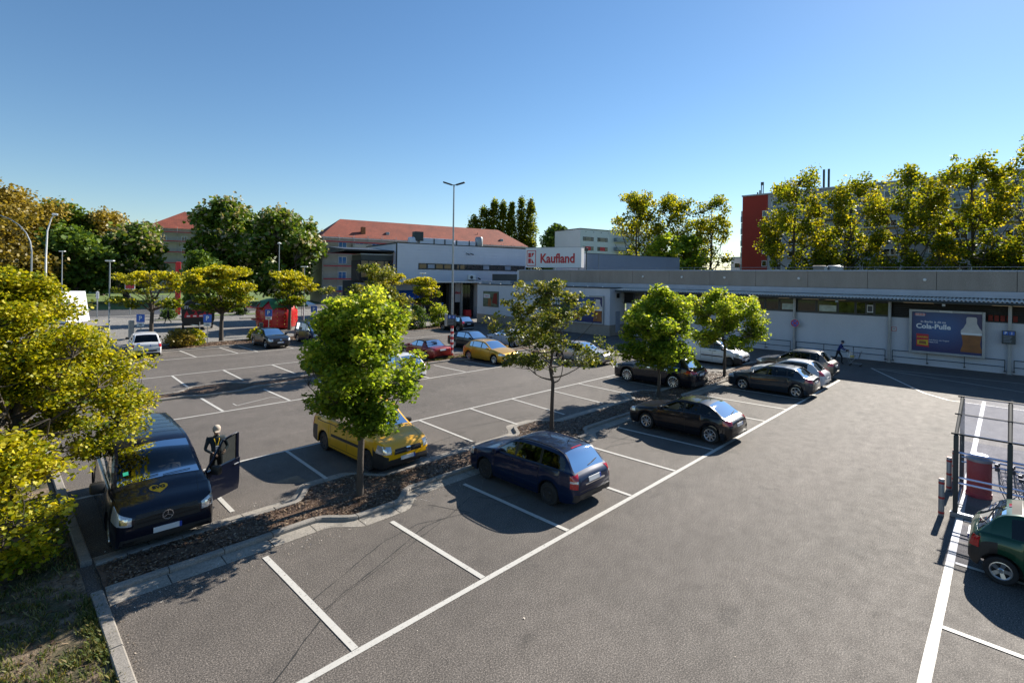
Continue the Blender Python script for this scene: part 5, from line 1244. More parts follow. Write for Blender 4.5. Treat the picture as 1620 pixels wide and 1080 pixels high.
red = P_('paint_wine', (.20, .014, .012), metal=.25)
c.build('driving_car', 'wine red convertible with closed black soft top crossing the aisle', 'car', (21.2, 30.6 + .3), PY, dict(body=red, rear_glass=M['cglass']))
c.t.location = (22.6, 30.9, 0)
c.seams([(1.4, .3, .88), (2.4, .3, .92)]); c.mirrors(1.5, .95, red); c.plate('rear', .78); taillamps(c, [(-1.14, .72), (-.78, .72), (-.78, .88), (-1.12, .88)], 143)
c = Car(saloon(4.5, 1.76, 1.42, R=.31, rim=('spoke', 7)))
c.build('parked_car', 'silver saloon mostly hidden behind the sparse second tree', 'car', (29.95, 22.0), NY + R(2), dict(body=P_('paint_silver', (.42, .41, .40), metal=.5)))
c.mirrors(1.5, .95, c.body.data.materials[0]); headlamps(c, [(-1.1, .62), (-.66, .60), (-.7, .76), (-1.06, .8)]); c.plate('front', .48); c.seams([(1.38, .3, .88), (2.36, .3, .92), (3.3, .5, .94)])
c = Car(hatch(4.0, 1.70, 1.48, 2.5, .8, .92, 1.10, 3.25, 3.78, 1.0, .94, 1.0, [(1.2, 2.0), (2.1, 2.9)], R=.30, header=2.0, rim=('spoke', 6)))
c.build('parked_car', 'white hatchback almost wholly hidden behind the crown of the first maple', 'car', (16.95, 25.85), PY, dict(body=P_('paint_white3', (.62, .63, .65))))
taillamps(c, [(-1.12, .72), (-.84, .72), (-.86, .96), (-1.10, 1.0)], 140); c.plate('rear', .66); c.mirrors(1.36, 1.0, c.body.data.materials[0])
# --- black hatchback and blue van at the far bays
c = Car(hatch(4.28, 1.80, 1.46, 2.63, .86, .93, 1.16, 3.5, 3.98, 1.02, .95, 1.02, [(1.26, 2.14), (2.23, 3.1)], R=.32, header=2.08, rim=('spoke', 5), tumble=.4))
c.build('parked_car', 'black hatchback facing the aisle beside the blue van in the far bays', 'car', (16.55, 43.9), NY, dict(body=P_('paint_black4', (.007, .008, .012), metal=.2)))
c.seams([(1.26, .3, .92), (2.18, .3, .97)]); c.mirrors(1.4, 1.0, c.body.data.materials[0]); headlamps(c, [(-1.14, .62), (-.66, .60), (-.70, .74), (-1.08, .82)]); c.plate('front', .50)
c.patch([(-.45, .62), (.45, .62), (.36, .76), (-.36, .76)], 'front', M['trim'], 'grille', .014); c.patch([(-.06, .66), (.06, .66), (.06, .75), (-.06, .75)], 'front', M['chrome'], 'badge', .026)
c.patch([(-.72, .28), (.72, .28), (.66, .42), (-.66, .42)], 'front', M['black'], 'lower_grille', .012)
c = Car(vanspec(4.42, 1.83, 1.82, 2.66, .92, 1.04, 1.0, 1.95, [(1.14, 2.0), (2.1, 3.0), (3.12, 4.05)], R=.315, rim=('spoke', 6)))
c.build('parked_van', 'dark blue people van next to the black hatchback in the far bays', 'van', (20.25, 43.9), NY, dict(body=P_('paint_blue', (.018, .030, .080), metal=.4), rear_glass=M['cglass_dark']))
c.seams([(1.10, .34, 1.06), (2.05, .34, 1.1), (3.06, .4, 1.1)]); c.mirrors(1.3, 1.12, c.body.data.materials[0]); headlamps(c, [(-1.15, .70), (-.66, .66), (-.72, .82), (-1.08, .96)], 34); c.plate('front', .46)
c.patch([(-.45, .60), (.45, .60), (.40, .74), (-.40, .74)], 'front', M['black'], 'grille', .012)
# --- white minivan seen from behind
c = Car(hatch(4.45, 1.80, 1.66, 2.68, .86, 1.0, 1.05, 4.02, 4.30, 1.10, 1.0, 1.04, [(1.2, 2.05), (2.15, 3.05), (3.15, 4.0)], R=.315, header=2.1, boxy=.7, rim=('spoke', 6), tumble=.24))
c.build('parked_car', 'white people carrier with dark rear window seen from behind at the far left', 'car', (8.15, 45.1), R(83), dict(body=P_('paint_white5', (.66, .66, .67)), rear_glass=M['cglass_dark']))
c.mirrors(1.3, 1.1, M['black'], sz=1.1); taillamps(c, [(-1.20, .74), (-.96, .74), (-.96, .96), (-1.20, .96)], 140); c.plate('rear', .86, .5); c.seam([(-.68, 1.06), (-.74, .56), (.74, .56), (.68, 1.06)], 'rear')
c.patch([(-.6, .44), (.6, .44), (.6, .54), (-.6, .54)], 'rear', M['black'], 'bumper_strip', .012); c.patch([(.36, .97), (.52, .97), (.52, 1.03), (.36, 1.03)], 'rear', M['signblue'], 'sticker', .012)
# --- green small car at the right edge
c = Car(hatch(3.43, 1.63, 1.42, 2.35, .58, .92, .95, 2.86, 3.28, .94, .90, .94, [(1.1, 1.82), (1.95, 2.78)], R=.27, header=1.72, rim=('spoke', 5), tumble=.38, twotone=1, crown=.04, roofglass=(1.85, 2.78)))
c.build('parked_car', 'dark green small car with grey sunroof beside the trolley shelter', 'car', (14.97, -1.08), NY, dict(body=P_('paint_green', (.008, .055, .028), metal=.3), rear_glass=M['cglass_dark']))
c.seams([(1.05, .32, .88), (1.88, .32, .9)]); taillamps(c, [(-1.06, .62), (-.90, .62), (-.92, .84), (-1.06, .84)], 140); c.wiper(); c.plate('rear', .60); c.mirrors(1.2, .95, c.body.data.materials[0])
c.patch([(2.78, -.1), (2.78, .1), (2.82, .1), (2.82, -.1)], 'top', M['redlight'], 'brake_light', .012)
fold = pm('folding_roof', (.13, .12, .105), .9, var=.15)
o = [q for q in c.t.children if q.name.startswith('roof_panel')]
if o: o[0].data.materials[0] = fold
for k in range(4): c.seam([(1.9 + .24 * k, -.5), (1.9 + .24 * k, .5)], 'top', M['trim'], .006, 'fold_line', .004)
# ------------------------------------------------------------------ trees
NEWMAPLE = [(.10, .17, .018), (.17, .26, .026), (.27, .365, .038), (.43, .49, .06), (.56, .56, .10)]
OLIVE = [(.04, .07, .012), (.09, .13, .018), (.17, .20, .03), (.28, .28, .05), (.40, .36, .10)]
BLOSSOM = [(.055, .10, .006), (.17, .22, .008), (.36, .355, .01), (.56, .50, .02), (.68, .60, .06)]
DARKG = [(.025, .055, .010), (.05, .10, .014), (.08, .145, .018), (.12, .19, .025), (.16, .24, .04)]
CHEST = [(.035, .07, .010), (.06, .12, .014), (.10, .175, .018), (.16, .23, .025), (.22, .28, .04)]
BRONZE = [(.10, .085, .02), (.17, .135, .026), (.26, .20, .034), (.36, .27, .05), (.44, .33, .08)]
POPLAR = [(.07, .11, .012), (.14, .19, .014), (.25, .27, .018), (.40, .36, .02), (.56, .45, .03)]
LM = {k: leafmat('leaves_' + k, v, t_) for k, v, t_ in (('maple', NEWMAPLE, .64), ('olive', OLIVE, .42), ('blossom', BLOSSOM, .45), ('dark', DARKG, .35), ('chestnut', CHEST, .30), ('bronze', BRONZE, .35), ('poplar', POPLAR, .66))}
LM['candle'] = leafmat('chestnut_candles', [(.30, .27, .18), (.45, .40, .27), (.58, .50, .34)], .3)
LM['bare'] = None
def crown_leaves(name, centers, per, sig, size, mat, parent, rs, tint, flat_=.55, lobed=True, up_bias=.6, tjit=.22, sigv=None):
    """leaves scattered round every twig end; each leaf a small folded blade"""
    C_ = np.asarray(centers, dtype=float); n = len(C_) * per
    idx = np.repeat(np.arange(len(C_)), per)
    sg = np.asarray(sigv)[idx][:, None] if sigv is not None else sig
    off = rs.normal(0, 1, (n, 3)); off *= np.minimum(1, 1.9 / np.maximum(1e-6, np.linalg.norm(off, axis=1)))[:, None]
    off = off * sg; off[:, 2] *= flat_
    P = C_[idx] + off
    nrm = rs.normal(0, 1, (n, 3)); nrm[:, 2] = np.abs(nrm[:, 2]) + up_bias; nrm /= np.linalg.norm(nrm, axis=1)[:, None]
    a = rs.normal(0, 1, (n, 3)); u = np.cross(nrm, a); u /= np.linalg.norm(u, axis=1)[:, None] + 1e-9; v = np.cross(nrm, u)
    s = (size * rs.uniform(.6, 1.25, n))[:, None]
    if lobed:
        outl = [(-.15, -.5), (.45, -.42), (.62, .02), (.22, .20), (.0, .62), (-.22, .20), (-.62, .02), (-.45, -.42)]
        outl = [(-.42, -.45), (.42, -.45), (.62, .12), (.0, .68), (-.62, .12)]
        k = 5; fold = [.0, .0, .14, -.05, .14]
    else:
        outl = [(0, -.6), (.38, 0), (0, .6), (-.38, 0)]; k = 4; fold = [0, .1, 0, .1]
    V = np.empty((n, k, 3))
    for q, ((x, y), f) in enumerate(zip(outl, fold)): V[:, q, :] = P + u * s * x + v * s * y + nrm * s * f
    F = np.arange(n * k).reshape(n, k)
    T = np.clip(np.asarray(tint)[idx] + rs.normal(0, tjit, n), 0, 1)
    return leaf_object(name, V.reshape(-1, 3), F, np.repeat(T, k), mat, parent)
def limb_tubes(mb, segs, n=6):
    for pts, r0, r1 in segs:
        k = len(pts); mb.tube(pts, [lerp(r0, r1, (i / (k - 1)) ** .8) for i in range(k)], n, caps=False)
def curve_pts(a, b, rs, k=6, sag=.12, wob=.05):
    a, b = Vector(a), Vector(b); d = b - a; l = d.length; pts = []
    side = Vector(rs.normal(0, 1, 3)); side -= d.normalized() * side.dot(d.normalized())
    for i in range(k + 1):
        t = i / k; p = a + d * t + Vector((0, 0, -sag * l * math.sin(math.pi * t))) + side * (wob * l * math.sin(math.pi * t * 1.0) * .5)
        pts.append(p)
    return pts
def tree(name, label, X, Y, h, base, prof, R_, nclump, per, sig, size, mat, seed, trunk_r=.09, nlimb=9, shell=.55, tint=.45, toptint=.35, group=None, cat='tree', gaps=.0, flat_=.6, lobed=True, twigs=True, bark='bark', candles=0, up_bias=.6, lean=(0, 0), ell=1.0, per_sig=None, cz_noise=.25, zexp=1.0, fork=0, lumps=0, lsig=.4, lflat=.75):
    """prof(t) gives the relative crown radius at relative height t (0 base of crown, 1 top)"""
    rs = np.random.RandomState(seed); t = thing(name, label, cat, (X, Y, 0), 0, group)
    ang_n = rs.uniform(0, 6.28, 8); amp = rs.uniform(.4, 1, 8)
    def rad(a, tz):
        v = 1 + cz_noise * (math.sin(2 * a + ang_n[0]) * amp[0] * .5 + math.sin(3 * a + ang_n[1] + tz * 5) * .45 * amp[1] + math.sin(5 * a + ang_n[2] - tz * 8) * .35 * amp[2] + math.sin(tz * 9 + ang_n[3]) * .3)
        return R_ * prof(tz) * v
    hol = [np.array([rs.normal(0, .5) * R_, rs.normal(0, .5) * R_, base + rs.uniform(.1, .95) * (h - base)]) for _ in range(int(gaps * 10))]
    C_ = []; tries = 0
    if lumps:   # foliage gathered in billows at the ends of the limbs
        LP = []; q_ = 0
        while len(LP) < lumps and q_ < 4000:
            q_ += 1; tz = rs.uniform(.03, .97) ** zexp; a = rs.uniform(0, 6.283); r_ = rad(a, tz) * (rs.uniform(.55, .93) if rs.uniform() < .75 else rs.uniform(.1, .5))
            p = np.array([r_ * math.cos(a) * ell + lean[0] * tz, r_ * math.sin(a) + lean[1] * tz, base + tz * (h - base)])
            if LP and min(np.linalg.norm(p - q) for q in LP) < lsig * R_ * .55: continue
            LP.append(p)
        lw = rs.uniform(.6, 1.35, len(LP)); li = rs.choice(len(LP), nclump, p=lw / lw.sum())
        for i_ in li:
            g_ = rs.normal(0, 1, 3); g_ = g_ / np.linalg.norm(g_) * rs.uniform(.3, 1.0) ** .6; g_[2] *= lflat
            C_.append(LP[i_] + g_ * lsig * R_ * lw[i_] * .8)
    while not lumps and len(C_) < nclump and tries < nclump * 30:
        tries += 1
        tz = rs.uniform(0, 1) ** zexp; a = rs.uniform(0, 2 * math.pi); rr = (1 - (1 - rs.uniform() ** .5) * (1 - shell) * 1.4 - shell * .0); rr = max(.05, rr) * math.sqrt(rs.uniform(.35, 1)) if shell < .8 else rs.uniform(.75, 1)
        r_ = rad(a, tz) * rr
        if r_ < .02: continue
        p = np.array([r_ * math.cos(a) * ell + lean[0] * tz, r_ * math.sin(a) + lean[1] * tz, base + tz * (h - base)])
        if any(np.linalg.norm((p - q) / np.array([1, 1, 1.0])) < R_ * .26 for q in hol): continue
        C_.append(p)
    C_ = np.array(C_); C_ = C_[C_[:, 2] > max(.08, base - .12 * R_)]
    # skeleton
    mb = MB(); segs = []; top = np.array([lean[0] * .9, lean[1] * .9, h - .10 * (h - base)])
    tp = [Vector((0, 0, -.1)), Vector((0, 0, base * .5)), Vector((.02 * base, .0, base))]
    nb = 7
    for i in range(1, nb + 1):
        q = i / nb; tp.append(Vector((lean[0] * q * .9 + .05 * R_ * math.sin(q * 5 + ang_n[4]), lean[1] * q * .9 + .05 * R_ * math.sin(q * 4 + ang_n[5]), lerp(base, top[2], q))))
    rads = [trunk_r * 1.25, trunk_r, trunk_r * .92] + [trunk_r * lerp(.85, .12, i / nb) for i in range(1, nb + 1)]
    mb.tube(tp, rads, 10, caps=False)
    nodes = [(p, trunk_r * .5) for p in tp[2:]]
    for i in range(nlimb):
        a = 2 * math.pi * (i * .382 + rs.uniform(-.05, .05)); q = (i + .5) / nlimb
        z0 = lerp(base * .98, lerp(base, top[2], .75), q ** 1.2) if not fork else base * rs.uniform(.9, 1.05); tzt = clamp(q * .75 + .22) if not fork else rs.uniform(.35, .95)
        e = rad(a, tzt) * .82; E_ = Vector((e * math.cos(a) * ell + lean[0] * tzt, e * math.sin(a) + lean[1] * tzt, base + tzt * (h - base)))
        pts = curve_pts((tp[2].x if q < .3 else lean[0] * q * .6, lean[1] * q * .6 if q > .3 else 0, z0), E_, rs, 6, .14 if not fork else .05, .12); r0 = trunk_r * lerp(.55, .25, q) if not fork else trunk_r * .5
        segs.append((pts, r0, r0 * .2)); nodes += [(p, lerp(r0, r0 * .25, k / 6)) for k, p in enumerate(pts) if k > 1]
    NP = np.array([tuple(p) for p, _ in nodes])
    if twigs:
        for c in C_:
            cand = np.linalg.norm(NP - c, axis=1) + np.maximum(0, NP[:, 2] - c[2]) * 1.5; j = int(np.argmin(cand)); p, r0 = nodes[j]
            r0 = min(r0, trunk_r * .22) * .8; segs.append((curve_pts(p, c, rs, 3, .06, .15), max(.006, r0), .004))
    limb_tubes(mb, segs, 5)
    mb.build('trunk', M[bark], t, True, angle=70)
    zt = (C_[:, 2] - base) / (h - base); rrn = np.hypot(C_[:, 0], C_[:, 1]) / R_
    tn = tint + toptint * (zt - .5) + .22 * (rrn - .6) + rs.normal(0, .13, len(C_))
    sv = sig * rs.uniform(.7, 1.3, len(C_))
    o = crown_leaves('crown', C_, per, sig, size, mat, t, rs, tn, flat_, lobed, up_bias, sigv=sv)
    if candles:
        out = C_[(rrn > .45) | (zt > .6)]; sel = out[rs.randint(0, len(out), candles)]; sel = sel + rs.normal(0, sig * .7, sel.shape); d = sel - np.array([0, 0, (base + h) / 2]); sel = sel + d / np.linalg.norm(d, axis=1)[:, None] * sig * .9
        crown_leaves('blossom', sel, 3, .13, size * .95, LM['candle'], t, rs, np.full(len(sel), .5), 1.6, False, .2)
    return t
def P_round(tz): return math.sqrt(max(0, 1 - (2 * tz - .95) ** 2)) ** .8 if tz < .97 else .15
P_maple = lambda tz: np.interp(tz, [0, .12, .28, .42, .6, .8, 1], [.25, .62, .96, 1.0, .84, .50, .18])
def P_umb(tz): return max(.1, math.sqrt(max(0.0, 1 - (tz) ** 2.2)) * (.12 + .92 * sstep(-.15, .5, tz)))
def P_col(tz): return max(.15, sstep(-.1, .15, tz) * (1 - max(0, (tz - .55) / .45) ** 2 * .8))
def P_tall(tz): return max(.15, sstep(-.15, .3, tz) * (1 - .45 * max(0, (tz - .6) / .4) ** 1.8))
# the four maples on the island and the sparse one behind
MG = 'young maples along the planting islands'
tree('maple_tree', 'dense bright green maple on the first bulge of the island before the yellow van', 7.07, 12.45, 5.45, 2.05, P_maple, 1.84, 560, 66, .15, .075, LM['maple'], 21, .085, 15, tint=.36, toptint=.6, group=MG, flat_=.62, cz_noise=.22, lumps=46, lsig=.33)
tree('maple_tree', 'sparse ragged maple on the second bulge of the island with open branches', 15.25, 12.6, 5.75, 1.95, P_round, 2.05, 300, 34, .13, .08, LM['olive'], 36, .075, 18, tint=.45, toptint=.3, group=MG, flat_=.7, cz_noise=.4, lumps=50, lsig=.23, lean=(-.15, .2))
tree('maple_tree', 'leafy maple on the third bulge of the island before the black crossover', 23.7, 12.65, 5.35, 1.85, P_maple, 2.3, 430, 50, .17, .105, LM['maple'], 47, .075, 14, tint=.36, toptint=.45, group=MG, flat_=.6, cz_noise=.45, lumps=38, lsig=.30)
tree('maple_tree', 'yellowish maple on the fourth bulge of the island before the white van', 31.55, 12.5, 5.25, 1.95, P_round, 2.5, 370, 46, .19, .11, LM['maple'], 58, .08, 14, tint=.5, toptint=.35, group=MG, flat_=.6, cz_noise=.35, lumps=38, lsig=.27)
tree('maple_tree', 'tall sparse olive maple on the second island behind the dense first maple', 16.9, 29.0, 6.6, 1.8, P_round, 2.8, 260, 42, .18, .115, LM['olive'], 63, .09, 15, tint=.5, toptint=.25, group=MG, cz_noise=.4, lumps=30, lsig=.26)
tree('blossoming_maple', 'large yellow-green blossoming maple filling the left edge beside the blue van', .42, 16.1, 6.1, 1.55, lambda t_: float(np.interp(t_, [0, .12, .35, .6, .8, 1], [.75, .95, .98, .60, .32, .10])), 2.75, 1500, 56, .17, .056, LM['blossom'], 71, .13, 24, tint=.5, toptint=.25, flat_=.45, cz_noise=.22, lean=(.1, .3), lumps=120, lsig=.21, lflat=.55)
t = tree('maple_shoot', 'low yellow-green leafy branches around the foot of the large left maple', .35, 14.3, 2.6, .2, P_round, 1.25, 120, 55, .18, .07, LM['blossom'], 75, .03, 7, tint=.55, toptint=.3, cat='bush', flat_=.5, cz_noise=.4)
# umbrella-crowned street maples along the far edge
UG = 'umbrella-crowned maples on the plaza edge'
for i, (X, Y, h, R_, lab, mt, nn, pp) in enumerate([
    (10.6, 55.8, 6.0, 3.4, 'half bare umbrella-crowned maple behind the white people carrier', 'blossom', 190, 26),
    (14.5, 49.5, 6.5, 3.5, 'full umbrella-crowned maple between the food trailer and the strawberry kiosk', 'blossom', 330, 42),
    (22.6, 54.8, 6.2, 2.9, 'umbrella-crowned maple standing against the strawberry kiosk', 'blossom', 260, 40),
    (32.4, 52.4, 6.4, 2.7, 'umbrella-crowned maple left of the pair by the shop entrance', 'blossom', 270, 42),
    (36.3, 50.0, 5.9, 2.4, 'umbrella-crowned maple right of the pair by the shop entrance', 'blossom', 220, 40)]):
    tree('umbrella_maple', lab, X, Y, h, 2.5, P_umb, R_ * 1.05, nn, pp, .28, .15, LM[mt], 90 + i, .16, 14, tint=.40, toptint=.65, group=UG, flat_=.32, cz_noise=.18, fork=1, lumps=(26, 34, 28, 28, 26)[i], lsig=.24, lflat=.45, zexp=.75)
# shrubs in the bed
for i, (X, Y, h, R_, mt, lab) in enumerate([(33.6, 47.6, 2.5, 1.5, 'dark', 'dark green dense shrub below the entrance maples'), (37.2, 48.3, 2.6, 1.1, 'maple', 'light green shrub right of the dark shrub near the entrance'),
        (31.6, 47.9, 1.4, .8, 'bronze', 'rusty shrub left of the dark green shrub'), (10.9, 47.4, 1.3, 1.1, 'bronze', 'golden shrub beside the white people carrier'), (12.0, 48.2, 1.1, .9, 'blossom', 'small yellow shrub in the bed left of the parking sign'),
        (17.1, 48.4, .8, .5, 'blossom', 'tiny yellow shrub beside the black post'), (23.9, 47.9, 2.0, 1.4, 'olive', 'light shrub left of the blue van tail'), (27.2, 47.8, 2.9, 1.8, 'olive', 'broad olive shrub behind the dark blue van'), (30.0, 48.0, 2.0, 1.2, 'olive', 'olive shrub before the litter container'),
        (16.4, 77.0, 1.1, .9, 'dark', 'rounded shrub on the plaza lawn left of the walking woman'), (25.4, 78.5, 1.0, .8, 'dark', 'rounded shrub on the plaza lawn right of the walking woman')]):
    tree('shrub', lab, X, Y, h, .1, P_round, R_, 46, 46, .24, .13, LM[mt], 120 + i, .03, 6, tint=.45, toptint=.3, cat='bush', cz_noise=.3)
tree('columnar_tree', 'narrow fresh green tree between the red column and the umbrella maple', 17.9, 68.5, 8.2, .6, P_tall, 2.1, 170, 46, .42, .26, LM['dark'], 140, .12, 8, tint=.7, toptint=.3, cz_noise=.25)
# chestnuts in blossom
CG = 'flowering horse chestnuts across the street'
for i, (X, Y, h, R_, nn, lab) in enumerate([(33.6, 113.5, 19.4, 6.0, 460, 'tallest flowering chestnut beside the pyramid roof'), (42.0, 104.0, 17.0, 8.2, 560, 'broad flowering chestnut left of the long orange roof'),
        (40.0, 122, 18.6, 6.0, 300, 'darker chestnut between the two large flowering ones'), (19.2, 123.0, 15.0, 5.4, 360, 'flowering chestnut left of the pyramid roof')]):
    tree('chestnut_tree', lab, X, Y, h, 3.4, P_round, R_, nn, 34, 1.0, .62, LM['chestnut'], 150 + i, .5, 12, tint=.5, toptint=.3, group=CG, flat_=.8, lumps=40, lsig=.26, candles=(1200, 1100, 400, 800)[i], cz_noise=.12, up_bias=.4)
for i, (X, Y, h, R_, nn, mt, tn, lab, g_) in enumerate([
    (11.5, 120, 12.2, 5.4, 260, 'dark', .8, 'fresh green tree left of the flowering chestnut', None), 
    (-2, 140, 23.5, 9.5, 480, 'bronze', .5, 'tallest bronze-budding tree at the far left edge', 'bronze trees on the left horizon'), (7.5, 157, 22.5, 8.5, 360, 'bronze', .55, 'bronze-budding tree second from the left edge', 'bronze trees on the left horizon'),
    (13.5, 162, 20.5, 7.5, 300, 'dark', .6, 'green-topped tree rising among the bronze ones', None), (20, 158, 19.5, 7.5, 300, 'bronze', .6, 'bronze-budding tree sloping down to the chestnut', 'bronze trees on the left horizon'),
    (29, 195, 20.5, 7.5, 260, 'bronze', .75, 'pale budding tree just left of the pyramid roof', 'bronze trees on the left horizon'), (1, 118, 13, 6.5, 300, 'bronze', .35, 'lower bronze tree behind the curved street lamps', 'bronze trees on the left horizon'),
    (-10, 150, 22, 9, 300, 'bronze', .45, 'bronze tree beyond the left frame edge', 'bronze trees on the left horizon'),
    (133, 109, 22.5, 5.0, 240, 'dark', .5, 'round dark tree left of the white apartment block', None)]):
    tree('broadleaf_tree', lab, X, Y, h, 3.0, P_round, R_, nn, 36, 1.15, .60 if mt != 'bronze' else .46, LM[mt], 170 + i, .4, 12, tint=tn, toptint=.3, group=g_, flat_=.8, cz_noise=.2, lumps=30, lsig=.28, up_bias=.3)
for i, (X, Y, h, R_) in enumerate([(107, 121.5, 24.5, 4.2), (110, 119.8, 27.0, 3.6), (112.5, 117.7, 29.5, 3.0), (115, 116.0, 29.0, 2.4), (117, 114.2, 28.6, 2.4), (119.5, 112.5, 30.6, 2.6), (121.5, 110.3, 30.0, 2.6)]):
    tree('lombardy_poplar', ['leftmost lowest poplar of the clump behind the orange roof', 'second poplar from the left in the clump', 'third poplar from the left in the clump', 'middle narrow poplar in the clump', 'third poplar from the right in the clump', 'tall poplar second from the right in the clump', 'rightmost poplar of the clump behind the orange roof'][i], X, Y, h, 3, P_col, R_ * .8, 200, 30, .5, .42, LM['poplar'], 190 + i, .35, 8, tint=.22, toptint=.2, group='poplars behind the orange roof', flat_=1.6, cz_noise=.16, cat='tree')
RG = 'tall trees behind the hall roof'
for i, (X, Y, h, R_, lab) in enumerate([(95.5, 26.3, 24.2, 5.8, 'tall yellowish tree before the dark red bay'), (99, 19.3, 22.5, 5.4, 'lower tree second in the row before the long slab'), (99.5, 11.8, 24.0, 5.6, 'forked tree in the middle of the row before the long slab'),
        (98.5, 4.0, 24.2, 5.0, 'second tree from the right edge before the long slab'), (97.5, -1.8, 25.4, 5.4, 'tallest tree cut by the right edge of the picture'), (96, -9, 25, 5.5, 'tree just outside the right edge'),
        (86.0, 50.6, 21.8, 5.4, 'leftmost tree of the three right of the letter sign'), (93.0, 46.0, 22.0, 5.0, 'middle tree of the three right of the letter sign'), (97.5, 41.6, 21.6, 3.9, 'rightmost thin tree of the three beside the red bay')]):
    tree('tall_tree', lab, X, Y, h, 3.5, P_tall, R_ * 1.04, (400, 300, 330, 300, 300, 200, 330, 320, 200)[i], 32, .50, .29, LM['poplar'], 210 + i, .34, 18, tint=.40, toptint=.12, group=RG, flat_=.9, cz_noise=.2, up_bias=.1, lumps=66, lsig=.24, lflat=1.1)
for i, (X, Y) in enumerate([(90, 42.5), (84, 44)]):
    tree('small_tree', ['low yellow-green tree just left of the red bay', 'low bright tree between the tall three'][i], X, Y, 13.5, 2, P_round, 3.6, 120, 30, .7, .42, LM['maple'], 240 + i, .2, 8, tint=.4, cz_noise=.3)

t = tree('weeds', 'low leafy weeds under the large left maple', -.9, 12.6, .4, .02, P_round, 1.2, 60, 40, .14, .05, LM['olive'], 261, .008, 5, tint=.35, toptint=.2, cat='bush', cz_noise=.5)
# ------------------------------------------------------------------ lamps, signs, posts
t = thing('lamp_post', 'tall grey double-headed lamp post with red and white striped foot by the yellow hatchback', 'street lamp', (24.06, 29.5, 0))
MB().tube([(0, 0, 2.3), (0, 0, 7), (0, 0, 12.7)], [.085, .07, .05], 14).build('pole', M['steel'], t, True)
for k in range(11): MB().tube([(0, 0, .12 + .2 * k), (0, 0, .12 + .2 * (k + 1))], .105, 16).build('stripe', M['redwhite_r'] if k % 2 == 0 else M['white'], t, True)
MB().tube([(0, 0, 0), (0, 0, .12)], .13, 16).build('foot', M['black'], t)
dR = Vector((.70, -.72, 0))
for sg in (1, -1):
    a = Vector((0, 0, 12.65)); b = dR * .2 * sg + Vector((0, 0, 12.70)); MB().tube([a, b], .035, 8).build('arm', M['darksteel'], t)
    Mx = Matrix.Translation(b) @ Matrix.Rotation(math.atan2(dR.y * sg, dR.x * sg), 4, 'Z') @ Matrix.Rotation(R(-17), 4, 'Y'); MB().bbox(-.05, .62, -.15, .15, -.05, .04, .025, Mx).build('lamp_head', M['darksteel'], t)
b = thing('parking_information_sign', 'grey parking board fixed to the tall lamp post above its striped foot', 'sign', (24.06, 29.5, 2.3), math.atan2(-.72, .70))
MB().bbox(-.34, .30, -.20, -.13, .03, .84, .01).build('board', M['darksteel'], b)
for k, s_ in enumerate('Pi'): flat(rect(-.28 + .29 * k, -.03 + .29 * k, .56, .80), M['signblue'], b, -.202, .003); txt(s_, .24, M['textwhite'], b, (-.155 + .29 * k, -.208, .68), .006, .002)
for k in range(4): flat(rect(-.28, .18 - .06 * (k % 2), .46 - .1 * k, .48 - .1 * k), M['flash'], b, -.202, .002)
MB().bbox(-.55, -.36, -.1, .1, .0, .9, .02).build('side_box', M['steel'], b)
def short_lamp(label, X, Y, h=6.8, grp='short plaza lamps'):
    t = thing('plaza_lamp', label, 'street lamp', (X, Y, 0), R(-45), grp)
    MB().tube([(0, 0, 0), (0, 0, .8), (0, 0, .85), (0, 0, h)], [.085, .085, .06, .05], 10).build('pole', M['steel'], t, True)
    for q in range(3): MB().tube([(0, 0, 1.6 + q * .5), (0, 0, 1.8 + q * .5)], .068, 10).build('band', M['plate'], t)
    MB().bbox(-.36, .36, -.14, .14, h, h + .1, .03).build('lamp_head', M['white'], t); MB().box(-.3, .3, -.1, .1, h - .02, h - .001).build('diffuser', M['whitelight'], t)
short_lamp('plaza lamp with flat head left of the half bare umbrella maple', 7.8, 57.6, 6.85)
short_lamp('plaza lamp with flat head rising right of the strawberry kiosk', 24.3, 55.2, 6.7)
short_lamp('plaza lamp with stacked small signs far left behind the blossoming maple', 7.0, 88.0, 8.4)
short_lamp('plaza lamp with its head just above the entrance maples', 38.0, 52.5, 6.2)
t = thing('street_lamp', 'tall street lamp with slightly bent neck above the blossoming maple', 'street lamp', (6.0, 97.0, 0)); MB().tube([(0, 0, 0), (0, 0, 8), (.1, -.1, 11.5), (.5, -.5, 13.3), (.75, -.7, 13.7)], [.14, .11, .09, .07, .06], 8).build('pole', M['white'], t, True); MB().bbox(-.3, .35, -.2, .2, 13.65, 13.95, .06, Matrix.Translation((.8, -.75, 0))).build('lamp_head', M['white'], t)
t = thing('street_lamp', 'street lamp with long arm curving out of the left picture edge', 'street lamp', (4.6, 98.5, 0)); dd = Vector((-.70, .71, 0))
pts = [(0, 0, 0), (0, 0, 8.6)] + [tuple(dd * (6.3 * (1 - math.cos(a))) + Vector((0, 0, 8.6 + 5.2 * math.sin(a)))) for a in [R(15 * k) for k in range(1, 7)]]; MB().tube(pts, [.12, .1, .09, .08, .08, .07, .07, .06], 8).build('pole', M['steel'], t, True)
e = Vector(pts[-1]); MB().bbox(-.7, .2, -.16, .16, -.08, .06, .04, Matrix.Translation(e) @ Matrix.Rotation(math.atan2(-dd.y, -dd.x), 4, 'Z')).build('lamp_head', M['steel'], t)
t = thing('street_lamp', 'thin round-headed street lamp before the broad chestnut', 'street lamp', (36.0, 92.0, 0)); MB().tube([(0, 0, 0), (0, 0, 11.2)], .07, 8).build('pole', M['steel'], t); MB().lathe([(0, 0), (.3, .05), (.32, .2), (0, .35)], 12, Matrix.Translation((0, 0, 11.1))).build('lamp_head', M['white'], t, True)
